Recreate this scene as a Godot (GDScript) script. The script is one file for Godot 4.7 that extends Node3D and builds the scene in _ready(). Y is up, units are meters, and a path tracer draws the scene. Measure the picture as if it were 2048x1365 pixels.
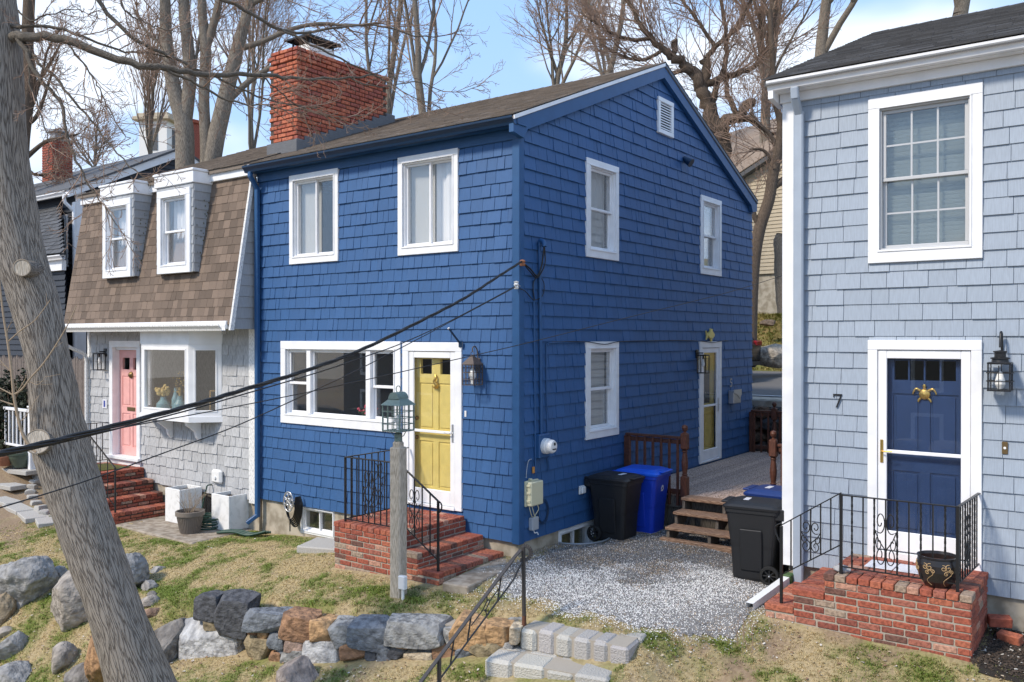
extends Node3D
# A steep New England street front: a navy shingled house between a mansard row house and a grey-blue house, early spring.
# World axes: x runs along the house fronts, z towards the street, y up. The navy house's front right corner stands at x = z = 0.

const EYE := Vector3(6.1987, 2.72, 8.599)
const TURN := 36.2365
const LENS := 1717.2

var rng := RandomNumberGenerator.new()
var M := {}
var taken := {}
var box_cache := {}
var nz := FastNoiseLite.new()
var nz2 := FastNoiseLite.new()


# ---------- mesh builder ----------
class MB:
	var v := PackedVector3Array()
	var n := PackedVector3Array()
	var t := PackedVector2Array()
	var c := PackedColorArray()
	var i := PackedInt32Array()
	var x := Transform3D.IDENTITY
	var col := Color.WHITE

	func put(p: Vector3, m: Vector3, uv := Vector2.ZERO) -> int:
		v.append(x * p)
		n.append((x.basis * m).normalized())
		t.append(uv)
		c.append(col)
		return v.size() - 1

	func tri(a: Vector3, b: Vector3, d: Vector3) -> void:  # counter-clockwise seen from outside
		var m := (b - a).cross(d - a).normalized()
		var k := put(a, m, Vector2(0, 0))
		put(b, m, Vector2(1, 0))
		put(d, m, Vector2(1, 1))
		i.append_array([k, k + 2, k + 1])

	func quad(a: Vector3, b: Vector3, d: Vector3, e: Vector3) -> void:
		var m := (d - a).cross(e - b).normalized()
		var k := put(a, m, Vector2(0, 0))
		put(b, m, Vector2(1, 0))
		put(d, m, Vector2(1, 1))
		put(e, m, Vector2(0, 1))
		i.append_array([k, k + 2, k + 1, k, k + 3, k + 2])

	func quad_out(a: Vector3, b: Vector3, d: Vector3, e: Vector3, out: Vector3) -> void:
		if (d - a).cross(e - b).dot(out) < 0:
			quad(e, d, b, a)
		else:
			quad(a, b, d, e)

	func tri_out(a: Vector3, b: Vector3, d: Vector3, out: Vector3) -> void:
		if (b - a).cross(d - a).dot(out) < 0:
			tri(a, d, b)
		else:
			tri(a, b, d)

	func box(lo: Vector3, hi: Vector3) -> void:
		var p := [lo, Vector3(hi.x, lo.y, lo.z), Vector3(hi.x, hi.y, lo.z), Vector3(lo.x, hi.y, lo.z), Vector3(lo.x, lo.y, hi.z), Vector3(hi.x, lo.y, hi.z), hi, Vector3(lo.x, hi.y, hi.z)]
		quad(p[4], p[5], p[6], p[7])
		quad(p[1], p[0], p[3], p[2])
		quad(p[0], p[4], p[7], p[3])
		quad(p[5], p[1], p[2], p[6])
		quad(p[7], p[6], p[2], p[3])
		quad(p[0], p[1], p[5], p[4])

	func cbox(lo: Vector3, hi: Vector3, ch := 0.006) -> void:  # a box with chamfered edges
		var o := (lo + hi) / 2
		var h := (hi - lo) / 2
		ch = minf(ch, minf(h.x, minf(h.y, h.z)) * 0.8)
		var corner := func(s: Vector3, a: int) -> Vector3:
			var q := Vector3(h.x - ch, h.y - ch, h.z - ch)
			q[a] = h[a]
			return o + q * s
		for a in 3:
			var b := (a + 1) % 3
			var d := (a + 2) % 3
			for s in [-1.0, 1.0]:
				var q := []
				for w in [[-1.0, -1.0], [1.0, -1.0], [1.0, 1.0], [-1.0, 1.0]]:
					var e := Vector3.ZERO
					e[a] = s
					e[b] = w[0]
					e[d] = w[1]
					q.append(corner.call(e, a))
				var out := Vector3.ZERO
				out[a] = s
				quad_out(q[0], q[1], q[2], q[3], out)
			for s in [-1.0, 1.0]:
				for w in [-1.0, 1.0]:  # the edge along d between the faces of a and b
					var e0 := Vector3.ZERO
					e0[a] = s
					e0[b] = w
					e0[d] = -1.0
					var e1 := e0
					e1[d] = 1.0
					var out := Vector3.ZERO
					out[a] = s
					out[b] = w
					quad_out(corner.call(e0, a), corner.call(e1, a), corner.call(e1, b), corner.call(e0, b), out)
		for sx in [-1.0, 1.0]:
			for sy in [-1.0, 1.0]:
				for sz in [-1.0, 1.0]:
					var s := Vector3(sx, sy, sz)
					tri_out(corner.call(s, 0), corner.call(s, 1), corner.call(s, 2), s)

	func bar(a: Vector3, b: Vector3, w: float, h: float, up := Vector3.UP, ch := 0.0) -> void:  # a beam from a to b
		var d := (b - a)
		var l := d.length()
		d /= l
		if absf(d.dot(up)) > 0.99:
			up = Vector3.RIGHT
		var s := d.cross(up).normalized()
		var u := s.cross(d).normalized()
		var keep := x
		x = x * Transform3D(Basis(s, u, -d), a)
		if ch > 0:
			cbox(Vector3(-w / 2, -h / 2, -l), Vector3(w / 2, h / 2, 0), ch)
		else:
			box(Vector3(-w / 2, -h / 2, -l), Vector3(w / 2, h / 2, 0))
		x = keep

	func tube(p: Array, r, sides := 8, cap := true, round_end := false) -> void:
		var m := p.size()
		if m < 2:
			return
		var d: Vector3 = (p[1] - p[0]).normalized()
		var s := d.cross(Vector3.UP if absf(d.y) < 0.9 else Vector3.RIGHT).normalized()
		var first := v.size()
		var run := 0.0
		var r0: float = r[0] if r is Array else r
		for k in m:
			var e: Vector3 = (p[mini(k + 1, m - 1)] - p[maxi(k - 1, 0)]).normalized()
			s = (s - e * s.dot(e)).normalized()
			var u := e.cross(s)
			var rr: float = r[k] if r is Array else r
			if k > 0:
				run += p[k].distance_to(p[k - 1])
			for j in sides + 1:
				var a := TAU * j / sides
				var o := s * cos(a) + u * sin(a)
				put(p[k] + o * rr, o, Vector2(float(j) / sides, run / (TAU * maxf(r0, 0.004))))
		for k in m - 1:
			for j in sides:
				var a := first + k * (sides + 1) + j
				var b := a + sides + 1
				i.append_array([a, b, b + 1, a, b + 1, a + 1])
		if cap:
			for e in [0, m - 1]:
				var o: Vector3 = (p[0] - p[1]).normalized() if e == 0 else (p[m - 1] - p[m - 2]).normalized()
				var k := put(p[e], o, Vector2(0.5, 0.5))
				for j in sides + 1:
					put_raw(v[first + e * (sides + 1) + j], (x.basis * o).normalized(), Vector2(0.5, 0.5))
				for j in sides:
					if e == 0:
						i.append_array([k, k + 1 + j, k + 2 + j])
					else:
						i.append_array([k, k + 2 + j, k + 1 + j])

	func put_raw(p: Vector3, m: Vector3, uv: Vector2) -> void:
		v.append(p)
		n.append(m)
		t.append(uv)
		c.append(col)

	func lathe(p: Array, segs := 20) -> void:  # p: Vector2(radius, height) from bottom to top, about y
		for k in p.size() - 1:
			var a: Vector2 = p[k]
			var b: Vector2 = p[k + 1]
			if a.distance_to(b) < 1e-6:
				continue
			var m := Vector2(b.y - a.y, a.x - b.x).normalized()
			var first := v.size()
			for j in segs + 1:
				var w := TAU * j / segs
				var o := Vector3(cos(w), 0, sin(w))
				put(o * a.x + Vector3(0, a.y, 0), o * m.x + Vector3(0, m.y, 0), Vector2(float(j) / segs, a.y))
				put(o * b.x + Vector3(0, b.y, 0), o * m.x + Vector3(0, m.y, 0), Vector2(float(j) / segs, b.y))
			for j in segs:
				var q := first + j * 2
				i.append_array([q, q + 2, q + 1, q + 1, q + 2, q + 3])

	func prism(poly: Array, z0: float, z1: float) -> void:  # polygon in x and y, pushed along z
		var pk := PackedVector2Array(poly)
		if Geometry2D.is_polygon_clockwise(pk):
			pk.reverse()
		var area := 0.0
		for k in pk.size():
			area += pk[k].cross(pk[(k + 1) % pk.size()])
		if area < 0:
			pk.reverse()
		var tr := Geometry2D.triangulate_polygon(pk)
		for k in range(0, tr.size(), 3):
			var a := pk[tr[k]]
			var b := pk[tr[k + 1]]
			var d := pk[tr[k + 2]]
			tri_out(Vector3(a.x, a.y, z1), Vector3(b.x, b.y, z1), Vector3(d.x, d.y, z1), Vector3(0, 0, 1))
			tri_out(Vector3(a.x, a.y, z0), Vector3(b.x, b.y, z0), Vector3(d.x, d.y, z0), Vector3(0, 0, -1))
		for k in pk.size():
			var a := pk[k]
			var b := pk[(k + 1) % pk.size()]
			quad(Vector3(a.x, a.y, z1), Vector3(a.x, a.y, z0), Vector3(b.x, b.y, z0), Vector3(b.x, b.y, z1))

	func add(mesh: ArrayMesh, xf: Transform3D) -> void:
		var s := mesh.surface_get_arrays(0)
		var first := v.size()
		var vs: PackedVector3Array = s[Mesh.ARRAY_VERTEX]
		var ns: PackedVector3Array = s[Mesh.ARRAY_NORMAL]
		for k in vs.size():
			v.append(xf * vs[k])
			n.append((xf.basis * ns[k]).normalized())
			t.append(Vector2.ZERO)
			c.append(col)
		for k in s[Mesh.ARRAY_INDEX]:
			i.append(first + k)

	func mesh() -> ArrayMesh:
		var a := []
		a.resize(Mesh.ARRAY_MAX)
		a[Mesh.ARRAY_VERTEX] = v
		a[Mesh.ARRAY_NORMAL] = n
		a[Mesh.ARRAY_TEX_UV] = t
		a[Mesh.ARRAY_COLOR] = c
		a[Mesh.ARRAY_INDEX] = i
		var m := ArrayMesh.new()
		if v.size():
			m.add_surface_from_arrays(Mesh.PRIMITIVE_TRIANGLES, a)
		return m


# ---------- naming and tagging ----------
func numbered(called: String) -> String:
	var k: int = taken.get(called, 0)
	taken[called] = k + 1
	return called if k == 0 else "%s_%03d" % [called, k]

func thing(called: String, label: String, category: String, group := "") -> Node3D:
	var o := Node3D.new()
	o.name = numbered(called)
	add_child(o)
	o.set_meta("label", label)
	o.set_meta("category", category)
	if group:
		o.set_meta("group", group)
	return o

func one(called: String, mb: MB, m: Material, label: String, category: String, group := "") -> MeshInstance3D:
	var o := MeshInstance3D.new()
	o.name = numbered(called)
	o.mesh = mb.mesh()
	o.material_override = m
	add_child(o)
	o.set_meta("label", label)
	o.set_meta("category", category)
	if group:
		o.set_meta("group", group)
	return o

func setting(called: String, mb: MB, m: Material, parent: Node = null) -> MeshInstance3D:
	var o := MeshInstance3D.new()
	o.name = called
	o.mesh = mb.mesh()
	o.material_override = m
	(self if parent == null else parent).add_child(o, true)
	if parent == null:
		o.set_meta("kind", "structure")
	return o

func part(called: String, mb: MB, m: Material, parent: Node, label := "") -> MeshInstance3D:
	var o := MeshInstance3D.new()
	o.name = called
	o.mesh = mb.mesh()
	o.material_override = m
	parent.add_child(o, true)
	if label:
		o.set_meta("label", label)
	return o

func piece(called: String, mesh: Mesh, m: Material, xf: Transform3D, parent: Node) -> MeshInstance3D:
	var o := MeshInstance3D.new()
	o.name = called
	o.mesh = mesh
	o.material_override = m
	o.transform = xf
	parent.add_child(o, true)
	return o

func stuff(o: Node) -> void:
	o.set_meta("kind", "stuff")

func at(px: float, py: float, depth: float) -> Vector3:  # the point that lies that deep in the view
	var w := deg_to_rad(TURN)
	var f := Vector3(-sin(w), 0, -cos(w))
	var r := Vector3(cos(w), 0, -sin(w))
	return EYE + f * depth + r * ((px - 1024.0) / LENS * depth) + Vector3.UP * ((676.4 - py) / LENS * depth)

func block(size: Vector3, ch := 0.006) -> ArrayMesh:  # shared chamfered blocks
	var key := "%d %d %d %d" % [roundi(size.x * 1000), roundi(size.y * 1000), roundi(size.z * 1000), roundi(ch * 10000)]
	if not box_cache.has(key):
		var b := MB.new()
		b.cbox(-size / 2, size / 2, ch)
		box_cache[key] = b.mesh()
	return box_cache[key]


# ---------- materials (linear base colours) ----------
func lin(r: float, g: float, b: float) -> Color:
	return Color(r, g, b).linear_to_srgb()

func noise_tex(freq: float, lo: Color, hi: Color, type := FastNoiseLite.TYPE_SIMPLEX, octaves := 5, size := 512, seed_ := 1, fractal := FastNoiseLite.FRACTAL_FBM, p0 := 0.0, p1 := 1.0) -> NoiseTexture2D:
	var f := FastNoiseLite.new()
	f.noise_type = type
	f.frequency = freq
	f.fractal_type = fractal
	f.fractal_octaves = octaves
	f.seed = seed_
	var t := NoiseTexture2D.new()
	t.width = size
	t.height = size
	t.seamless = true
	t.noise = f
	var g := Gradient.new()
	g.offsets = PackedFloat32Array([p0, p1])
	g.colors = PackedColorArray([lo.linear_to_srgb(), hi.linear_to_srgb()])
	t.color_ramp = g
	return t

func mat(called: String, color: Color, rough := 0.8, tex: Texture2D = null, scale := Vector3.ONE, bump: Texture2D = null, bump_cm := 0.0, metal := 0.0) -> StandardMaterial3D:
	var m := StandardMaterial3D.new()
	m.resource_name = called
	m.albedo_color = color
	m.roughness = rough
	m.metallic = metal
	m.vertex_color_use_as_albedo = true
	if tex or bump:
		m.uv1_triplanar = true
		m.uv1_world_triplanar = true
		m.uv1_scale = scale
	if tex:
		m.albedo_texture = tex
	if bump:
		m.heightmap_enabled = true
		m.heightmap_texture = bump
		m.heightmap_scale = bump_cm
	M[called] = m
	return m

func grey(g: float) -> Color:
	return Color(g, g, g)

func materials() -> void:
	var soft := noise_tex(0.01, grey(0.92), grey(1.0), FastNoiseLite.TYPE_SIMPLEX, 5, 512, 3, FastNoiseLite.FRACTAL_FBM, 0.25, 0.75)
	var grain := noise_tex(0.02, grey(0.86), grey(1.0), FastNoiseLite.TYPE_SIMPLEX, 4, 512, 7, FastNoiseLite.FRACTAL_FBM, 0.25, 0.75)
	var speck := noise_tex(0.09, grey(0.62), grey(1.0), FastNoiseLite.TYPE_SIMPLEX, 3, 512, 11, FastNoiseLite.FRACTAL_FBM, 0.25, 0.75)
	var speck2 := noise_tex(0.05, grey(0.35), grey(1.0), FastNoiseLite.TYPE_SIMPLEX, 5, 512, 13, FastNoiseLite.FRACTAL_FBM, 0.2, 0.75)
	var height := noise_tex(0.03, grey(0.0), grey(1.0), FastNoiseLite.TYPE_SIMPLEX, 5, 512, 17)
	var ridge := noise_tex(0.014, grey(0.0), grey(1.0), FastNoiseLite.TYPE_SIMPLEX, 4, 512, 19, FastNoiseLite.FRACTAL_RIDGED, 0.1, 0.9)
	var wood := Vector3(7, 0.45, 7)
	# painted shingles: wood grain runs up the shingle
	mat("blue_shingle", lin(0.032, 0.112, 0.285), 0.58, grain, wood, ridge, 0.015)
	mat("blue_paint", lin(0.02, 0.09, 0.23), 0.5, soft, Vector3.ONE * 0.6)
	mat("blue_gutter", lin(0.004, 0.028, 0.075), 0.4, soft, Vector3.ONE * 0.6)
	mat("grey_blue_shingle", lin(0.345, 0.405, 0.485), 0.6, grain, wood, ridge, 0.008)
	mat("grey_blue_paint", lin(0.36, 0.42, 0.5), 0.45, soft, Vector3.ONE * 0.6)
	mat("old_grey_shingle", lin(0.54, 0.55, 0.565), 0.85, noise_tex(0.02, grey(0.72), grey(1.0), FastNoiseLite.TYPE_SIMPLEX, 5, 512, 27, FastNoiseLite.FRACTAL_FBM, 0.25, 0.7), Vector3(5, 0.7, 5), ridge, 0.1)
	mat("cheek_shingle", lin(0.40, 0.425, 0.455), 0.8, grain, wood, ridge, 0.05)
	mat("white_trim", lin(0.86, 0.87, 0.89), 0.42, soft, Vector3.ONE * 0.5)
	mat("worn_white", lin(0.8, 0.8, 0.79), 0.6, noise_tex(0.03, Color(0.55, 0.56, 0.56), Color(1, 1, 1), FastNoiseLite.TYPE_SIMPLEX, 6, 512, 31, FastNoiseLite.FRACTAL_FBM, 0.22, 0.42), Vector3(3, 0.8, 3))
	mat("vinyl_grey", lin(0.5, 0.51, 0.52), 0.4)
	mat("asphalt_shingle", lin(0.26, 0.215, 0.178), 0.93, speck, Vector3.ONE * 3.0, speck, 0.25)
	mat("mansard_shingle", lin(0.27, 0.2, 0.152), 0.93, speck, Vector3.ONE * 3.0, speck, 0.25)
	mat("dark_roof_shingle", lin(0.13, 0.13, 0.135), 0.93, speck, Vector3.ONE * 3.0, speck, 0.25)
	mat("slate_roof", lin(0.15, 0.155, 0.165), 0.9, speck2, Vector3.ONE * 1.5, speck, 0.2)
	mat("tan_roof", lin(0.35, 0.27, 0.205), 0.93, speck, Vector3.ONE * 2.0)
	mat("concrete", lin(0.46, 0.41, 0.33), 0.92, noise_tex(0.01, Color(0.62, 0.6, 0.56), Color(1, 1, 1), FastNoiseLite.TYPE_SIMPLEX, 6, 512, 37, FastNoiseLite.FRACTAL_FBM, 0.2, 0.7), Vector3.ONE * 0.6, speck, 0.06)
	mat("patio", lin(0.36, 0.31, 0.25), 0.92, noise_tex(0.014, Color(0.6, 0.56, 0.52), Color(1, 1, 1), FastNoiseLite.TYPE_SIMPLEX, 6, 512, 38, FastNoiseLite.FRACTAL_FBM, 0.2, 0.7), Vector3.ONE * 0.7, speck, 0.06)
	mat("pale_stone", lin(0.52, 0.5, 0.46), 0.9, speck, Vector3.ONE * 1.3, speck, 0.2)
	mat("mortar", lin(0.46, 0.41, 0.34), 0.95, speck, Vector3.ONE * 3.0, speck, 0.3)
	mat("dark_mortar", lin(0.1, 0.07, 0.055), 0.95, speck, Vector3.ONE * 3.0, speck, 0.3)
	var bt := noise_tex(0.018, Color(0.6, 0.58, 0.58), Color(1, 1, 1), FastNoiseLite.TYPE_SIMPLEX, 5, 512, 41, FastNoiseLite.FRACTAL_FBM, 0.25, 0.62)
	var k := 0
	for b in [[0.37, 0.1, 0.058], [0.31, 0.082, 0.05], [0.43, 0.135, 0.075], [0.25, 0.075, 0.052], [0.36, 0.125, 0.085], [0.17, 0.08, 0.06], [0.5, 0.27, 0.19], [0.36, 0.27, 0.2]]:
		mat("brick_%d" % k, lin(b[0], b[1], b[2]), 0.86, bt, Vector3.ONE * 2.2, speck, 0.35)
		k += 1
	k = 0
	for b in [[0.5, 0.14, 0.07], [0.42, 0.11, 0.06], [0.55, 0.17, 0.09], [0.36, 0.1, 0.066]]:
		mat("chimney_brick_%d" % k, lin(b[0], b[1], b[2]), 0.86, bt, Vector3.ONE * 1.6, speck, 0.35)
		k += 1
	mat("lead", lin(0.13, 0.135, 0.145), 0.75, soft, Vector3.ONE * 1.5, height, 0.35)
	mat("stone", lin(1, 1, 1), 0.9, noise_tex(0.016, Color(0.42, 0.42, 0.43), Color(1, 1, 1), FastNoiseLite.TYPE_SIMPLEX, 6, 512, 43, FastNoiseLite.FRACTAL_FBM, 0.22, 0.68), Vector3.ONE * 0.9, height, 1.6)
	mat("granite", lin(0.64, 0.62, 0.585), 0.88, noise_tex(0.12, Color(0.45, 0.45, 0.46), Color(1, 1, 1), FastNoiseLite.TYPE_SIMPLEX, 4, 512, 47, FastNoiseLite.FRACTAL_FBM, 0.25, 0.6), Vector3.ONE * 2.2, height, 0.9)
	mat("earth", lin(1, 1, 1), 0.97, noise_tex(0.03, Color(0.68, 0.66, 0.63), Color(1, 1, 1), FastNoiseLite.TYPE_SIMPLEX, 6, 512, 53, FastNoiseLite.FRACTAL_FBM, 0.2, 0.7), Vector3.ONE * 1.1, speck, 1.0)
	mat("gravel_bed", lin(0.3, 0.29, 0.28), 0.97, speck2, Vector3.ONE * 2.5, speck, 1.0)
	mat("pebble", lin(1, 1, 1), 0.8)
	mat("grass", lin(1, 1, 1), 0.85)
	M.grass.backlight_enabled = true
	M.grass.backlight = Color(0.35, 0.35, 0.3)
	mat("asphalt", lin(0.15, 0.145, 0.14), 0.93, speck, Vector3.ONE * 0.8)
	mat("black_iron", lin(0.012, 0.012, 0.013), 0.42)
	mat("grey_iron", lin(0.055, 0.05, 0.05), 0.5, speck, Vector3.ONE * 3.0)
	mat("rust_iron", lin(0.16, 0.06, 0.03), 0.8, speck2, Vector3.ONE * 3.0)
	mat("yellow_paint", lin(0.74, 0.6, 0.19), 0.4, soft, Vector3.ONE * 0.8)
	mat("pink_paint", lin(0.82, 0.43, 0.40), 0.5, soft, Vector3.ONE * 0.8)
	mat("navy_door", lin(0.022, 0.05, 0.135), 0.35, soft, Vector3.ONE * 0.8)
	mat("brass", lin(0.68, 0.45, 0.13), 0.32, null, Vector3.ONE, null, 0.0, 0.9)
	mat("old_brass", lin(0.22, 0.15, 0.07), 0.45, null, Vector3.ONE, null, 0.0, 0.8)
	mat("verdigris", lin(0.21, 0.29, 0.27), 0.75, noise_tex(0.04, Color(0.42, 0.4, 0.36), Color(1, 1, 1), FastNoiseLite.TYPE_SIMPLEX, 5, 512, 59, FastNoiseLite.FRACTAL_FBM, 0.25, 0.65), Vector3.ONE * 3.0)
	mat("dull_copper", lin(0.16, 0.125, 0.11), 0.6, speck2, Vector3.ONE * 3.0, null, 0.0, 0.3)
	mat("silver", lin(0.62, 0.62, 0.62), 0.35, null, Vector3.ONE, null, 0.0, 0.85)
	mat("galvanised", lin(0.42, 0.44, 0.46), 0.5, speck, Vector3.ONE * 2.0, null, 0.0, 0.4)
	mat("post_wood", lin(0.6, 0.53, 0.435), 0.9, noise_tex(0.03, Color(0.5, 0.48, 0.45), Color(1, 1, 1), FastNoiseLite.TYPE_SIMPLEX, 5, 512, 61, FastNoiseLite.FRACTAL_FBM, 0.25, 0.65), Vector3(6, 0.5, 6), ridge, 0.5)
	mat("stain_wood", lin(0.13, 0.045, 0.024), 0.55, noise_tex(0.03, Color(0.5, 0.5, 0.5), Color(1, 1, 1), FastNoiseLite.TYPE_SIMPLEX, 5, 512, 63, FastNoiseLite.FRACTAL_FBM, 0.25, 0.6), Vector3(5, 0.6, 5))
	mat("deck_wood", lin(0.72, 0.55, 0.44), 0.85, noise_tex(0.03, Color(0.36, 0.3, 0.28), Color(1, 1, 1), FastNoiseLite.TYPE_SIMPLEX, 5, 512, 67, FastNoiseLite.FRACTAL_FBM, 0.25, 0.62), Vector3(5, 5, 0.6), ridge, 0.3)
	mat("step_wood", lin(0.4, 0.255, 0.165), 0.85, noise_tex(0.03, Color(0.36, 0.3, 0.28), Color(1, 1, 1), FastNoiseLite.TYPE_SIMPLEX, 5, 512, 68, FastNoiseLite.FRACTAL_FBM, 0.25, 0.62), Vector3(0.6, 5, 5), ridge, 0.3)
	mat("skirt_wood", lin(0.2, 0.17, 0.14), 0.9, noise_tex(0.03, Color(0.45, 0.45, 0.45), Color(1, 1, 1), FastNoiseLite.TYPE_SIMPLEX, 5, 512, 69, FastNoiseLite.FRACTAL_FBM, 0.25, 0.62), Vector3(5, 0.5, 5))
	mat("fence_wood", lin(0.21, 0.175, 0.155), 0.92, noise_tex(0.03, Color(0.5, 0.5, 0.5), Color(1, 1, 1), FastNoiseLite.TYPE_SIMPLEX, 5, 512, 71, FastNoiseLite.FRACTAL_FBM, 0.25, 0.62), Vector3(5, 0.5, 5))
	mat("black_plastic", lin(0.014, 0.0145, 0.016), 0.5, null, Vector3.ONE * 4.0, speck, 0.06)
	mat("blue_plastic", lin(0.008, 0.05, 0.5), 0.42, null, Vector3.ONE * 4.0, speck, 0.06)
	mat("blue_lid", lin(0.01, 0.11, 0.7), 0.4, null, Vector3.ONE * 4.0, speck, 0.06)
	mat("navy_plastic", lin(0.012, 0.035, 0.16), 0.45, null, Vector3.ONE * 4.0, speck, 0.06)
	mat("rubber", lin(0.012, 0.012, 0.012), 0.8)
	mat("white_plastic", lin(0.78, 0.78, 0.77), 0.35)
	mat("cream_plastic", lin(0.66, 0.62, 0.42), 0.45)
	mat("grey_plastic", lin(0.4, 0.42, 0.44), 0.5)
	mat("green_hose", lin(0.014, 0.055, 0.038), 0.45)
	mat("black_hose", lin(0.01, 0.01, 0.011), 0.4)
	mat("white_planter", lin(0.78, 0.78, 0.77), 0.7, noise_tex(0.012, Color(0.9, 0.9, 0.89), Color(1, 1, 1), FastNoiseLite.TYPE_SIMPLEX, 6, 512, 73, FastNoiseLite.FRACTAL_FBM, 0.2, 0.45), Vector3.ONE * 1.0)
	mat("wicker", lin(0.29, 0.245, 0.205), 0.8, speck2, Vector3.ONE * 5.0)
	mat("soil", lin(0.05, 0.034, 0.024), 1.0, speck2, Vector3.ONE * 4.0, speck, 1.5)
	mat("terracotta", lin(0.36, 0.15, 0.08), 0.85, speck, Vector3.ONE * 3.0)
	mat("green_glaze", lin(0.07, 0.095, 0.07), 0.3)
	mat("black_glaze", lin(0.018, 0.016, 0.017), 0.3)
	mat("gold_scroll", lin(0.45, 0.3, 0.15), 0.6)
	mat("twig", lin(0.3, 0.205, 0.15), 0.9)
	mat("dry_twig", lin(0.36, 0.27, 0.18), 0.9)
	mat("ivy", lin(0.02, 0.03, 0.012), 0.7)
	mat("moss", lin(0.12, 0.13, 0.02), 0.95, speck2, Vector3.ONE * 4.0)
	mat("moss_film", lin(0.16, 0.15, 0.06), 0.95, speck2, Vector3.ONE * 4.0)
	mat("navy_clapboard", lin(0.024, 0.03, 0.043), 0.6, soft, Vector3.ONE * 0.6)
	mat("beige_clapboard", lin(0.46, 0.39, 0.28), 0.7, soft, Vector3.ONE * 0.6)
	mat("far_white", lin(0.72, 0.72, 0.7), 0.7)
	mat("curtain", lin(0.78, 0.79, 0.8), 0.9)
	M.curtain.backlight_enabled = true
	M.curtain.backlight = Color(0.3, 0.3, 0.3)
	mat("grey_screen", lin(0.45, 0.46, 0.45), 0.9)
	mat("slat_blind", lin(0.3, 0.36, 0.35), 0.6)
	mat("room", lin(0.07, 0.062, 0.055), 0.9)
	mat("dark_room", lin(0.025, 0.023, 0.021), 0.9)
	mat("lamp_shade", lin(0.6, 0.63, 0.55), 0.8)
	mat("flower", lin(0.75, 0.09, 0.16), 0.7)
	mat("leaf", lin(0.05, 0.1, 0.03), 0.7)
	mat("dried_flower", lin(0.62, 0.46, 0.17), 0.9)
	mat("vase_blue", lin(0.16, 0.32, 0.36), 0.4)
	mat("gold_frame", lin(0.5, 0.3, 0.08), 0.5)
	mat("black_car", lin(0.01, 0.01, 0.011), 0.18)
	mat("red_lens", lin(0.22, 0.01, 0.012), 0.2)
	mat("bulb_white", lin(0.85, 0.85, 0.82), 0.3)
	mat("cable", lin(0.012, 0.012, 0.013), 0.5)
	mat("orange", lin(0.6, 0.26, 0.06), 0.6)
	mat("print_blue", lin(0.04, 0.06, 0.3), 0.6)
	mat("white_paper", lin(0.7, 0.7, 0.74), 0.7)
	mat("mulch", lin(0.045, 0.034, 0.026), 0.98, speck2, Vector3.ONE * 5.0, speck, 2.0)
	var g := StandardMaterial3D.new()
	g.resource_name = "glass"
	g.albedo_color = Color(0.9, 0.95, 0.95, 0.004)
	g.transparency = BaseMaterial3D.TRANSPARENCY_ALPHA
	g.roughness = 0.0
	g.metallic_specular = 0.75
	M.glass = g
	# bark runs along the limb in the tube's own coordinates
	var bark_tex := noise_tex(0.012, Color(1, 1, 1), Color(0.3, 0.27, 0.25), FastNoiseLite.TYPE_SIMPLEX, 3, 1024, 81, FastNoiseLite.FRACTAL_RIDGED, 0.45, 0.97)
	for b in [["bark", [0.3, 0.265, 0.225]], ["bark_light", [0.29, 0.25, 0.2]], ["bark_dark", [0.16, 0.118, 0.085]]]:
		var m := mat(b[0], lin(b[1][0], b[1][1], b[1][2]), 0.95)
		m.albedo_texture = bark_tex
		m.uv1_scale = Vector3(4, 0.5, 1)
		m.heightmap_enabled = true
		m.heightmap_texture = bark_tex
		m.heightmap_scale = 2.2


# ---------- cladding: shingles, roof tabs ----------
var wedges := []
var wedge_sets := {}

func wedge_set(lo: float) -> Array:
	if not wedge_sets.has(lo):
		var w := []
		for k in 6:
			w.append(wedge(lerpf(lo, 1.0, k / 5.0)))
		wedge_sets[lo] = w
	return wedge_sets[lo]

func wedge(tone: float) -> ArrayMesh:  # one shingle of unit size: thick at the butt, thin at the top
	var b := MB.new()
	b.col = Color(tone, tone, tone)
	var p := [Vector3(0, 0, 0), Vector3(1, 0, 0), Vector3(1, 0, 1), Vector3(0, 0, 1), Vector3(0, 1, 0), Vector3(1, 1, 0), Vector3(1, 1, 0.2), Vector3(0, 1, 0.2)]
	b.quad(p[3], p[2], p[6], p[7])
	b.quad(p[0], p[1], p[2], p[3])
	b.quad(p[0], p[3], p[7], p[4])
	b.quad(p[2], p[1], p[5], p[6])
	return b.mesh()

func free_spans(v0: float, v1: float, blocked: Array) -> Array:
	var spans := [[v0, v1]]
	for h in blocked:
		var next := []
		for s in spans:
			if h[1] <= s[0] or h[0] >= s[1]:
				next.append(s)
				continue
			if h[0] > s[0]:
				next.append([s[0], h[0]])
			if h[1] < s[1]:
				next.append([h[1], s[1]])
		spans = next
	return spans

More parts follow.
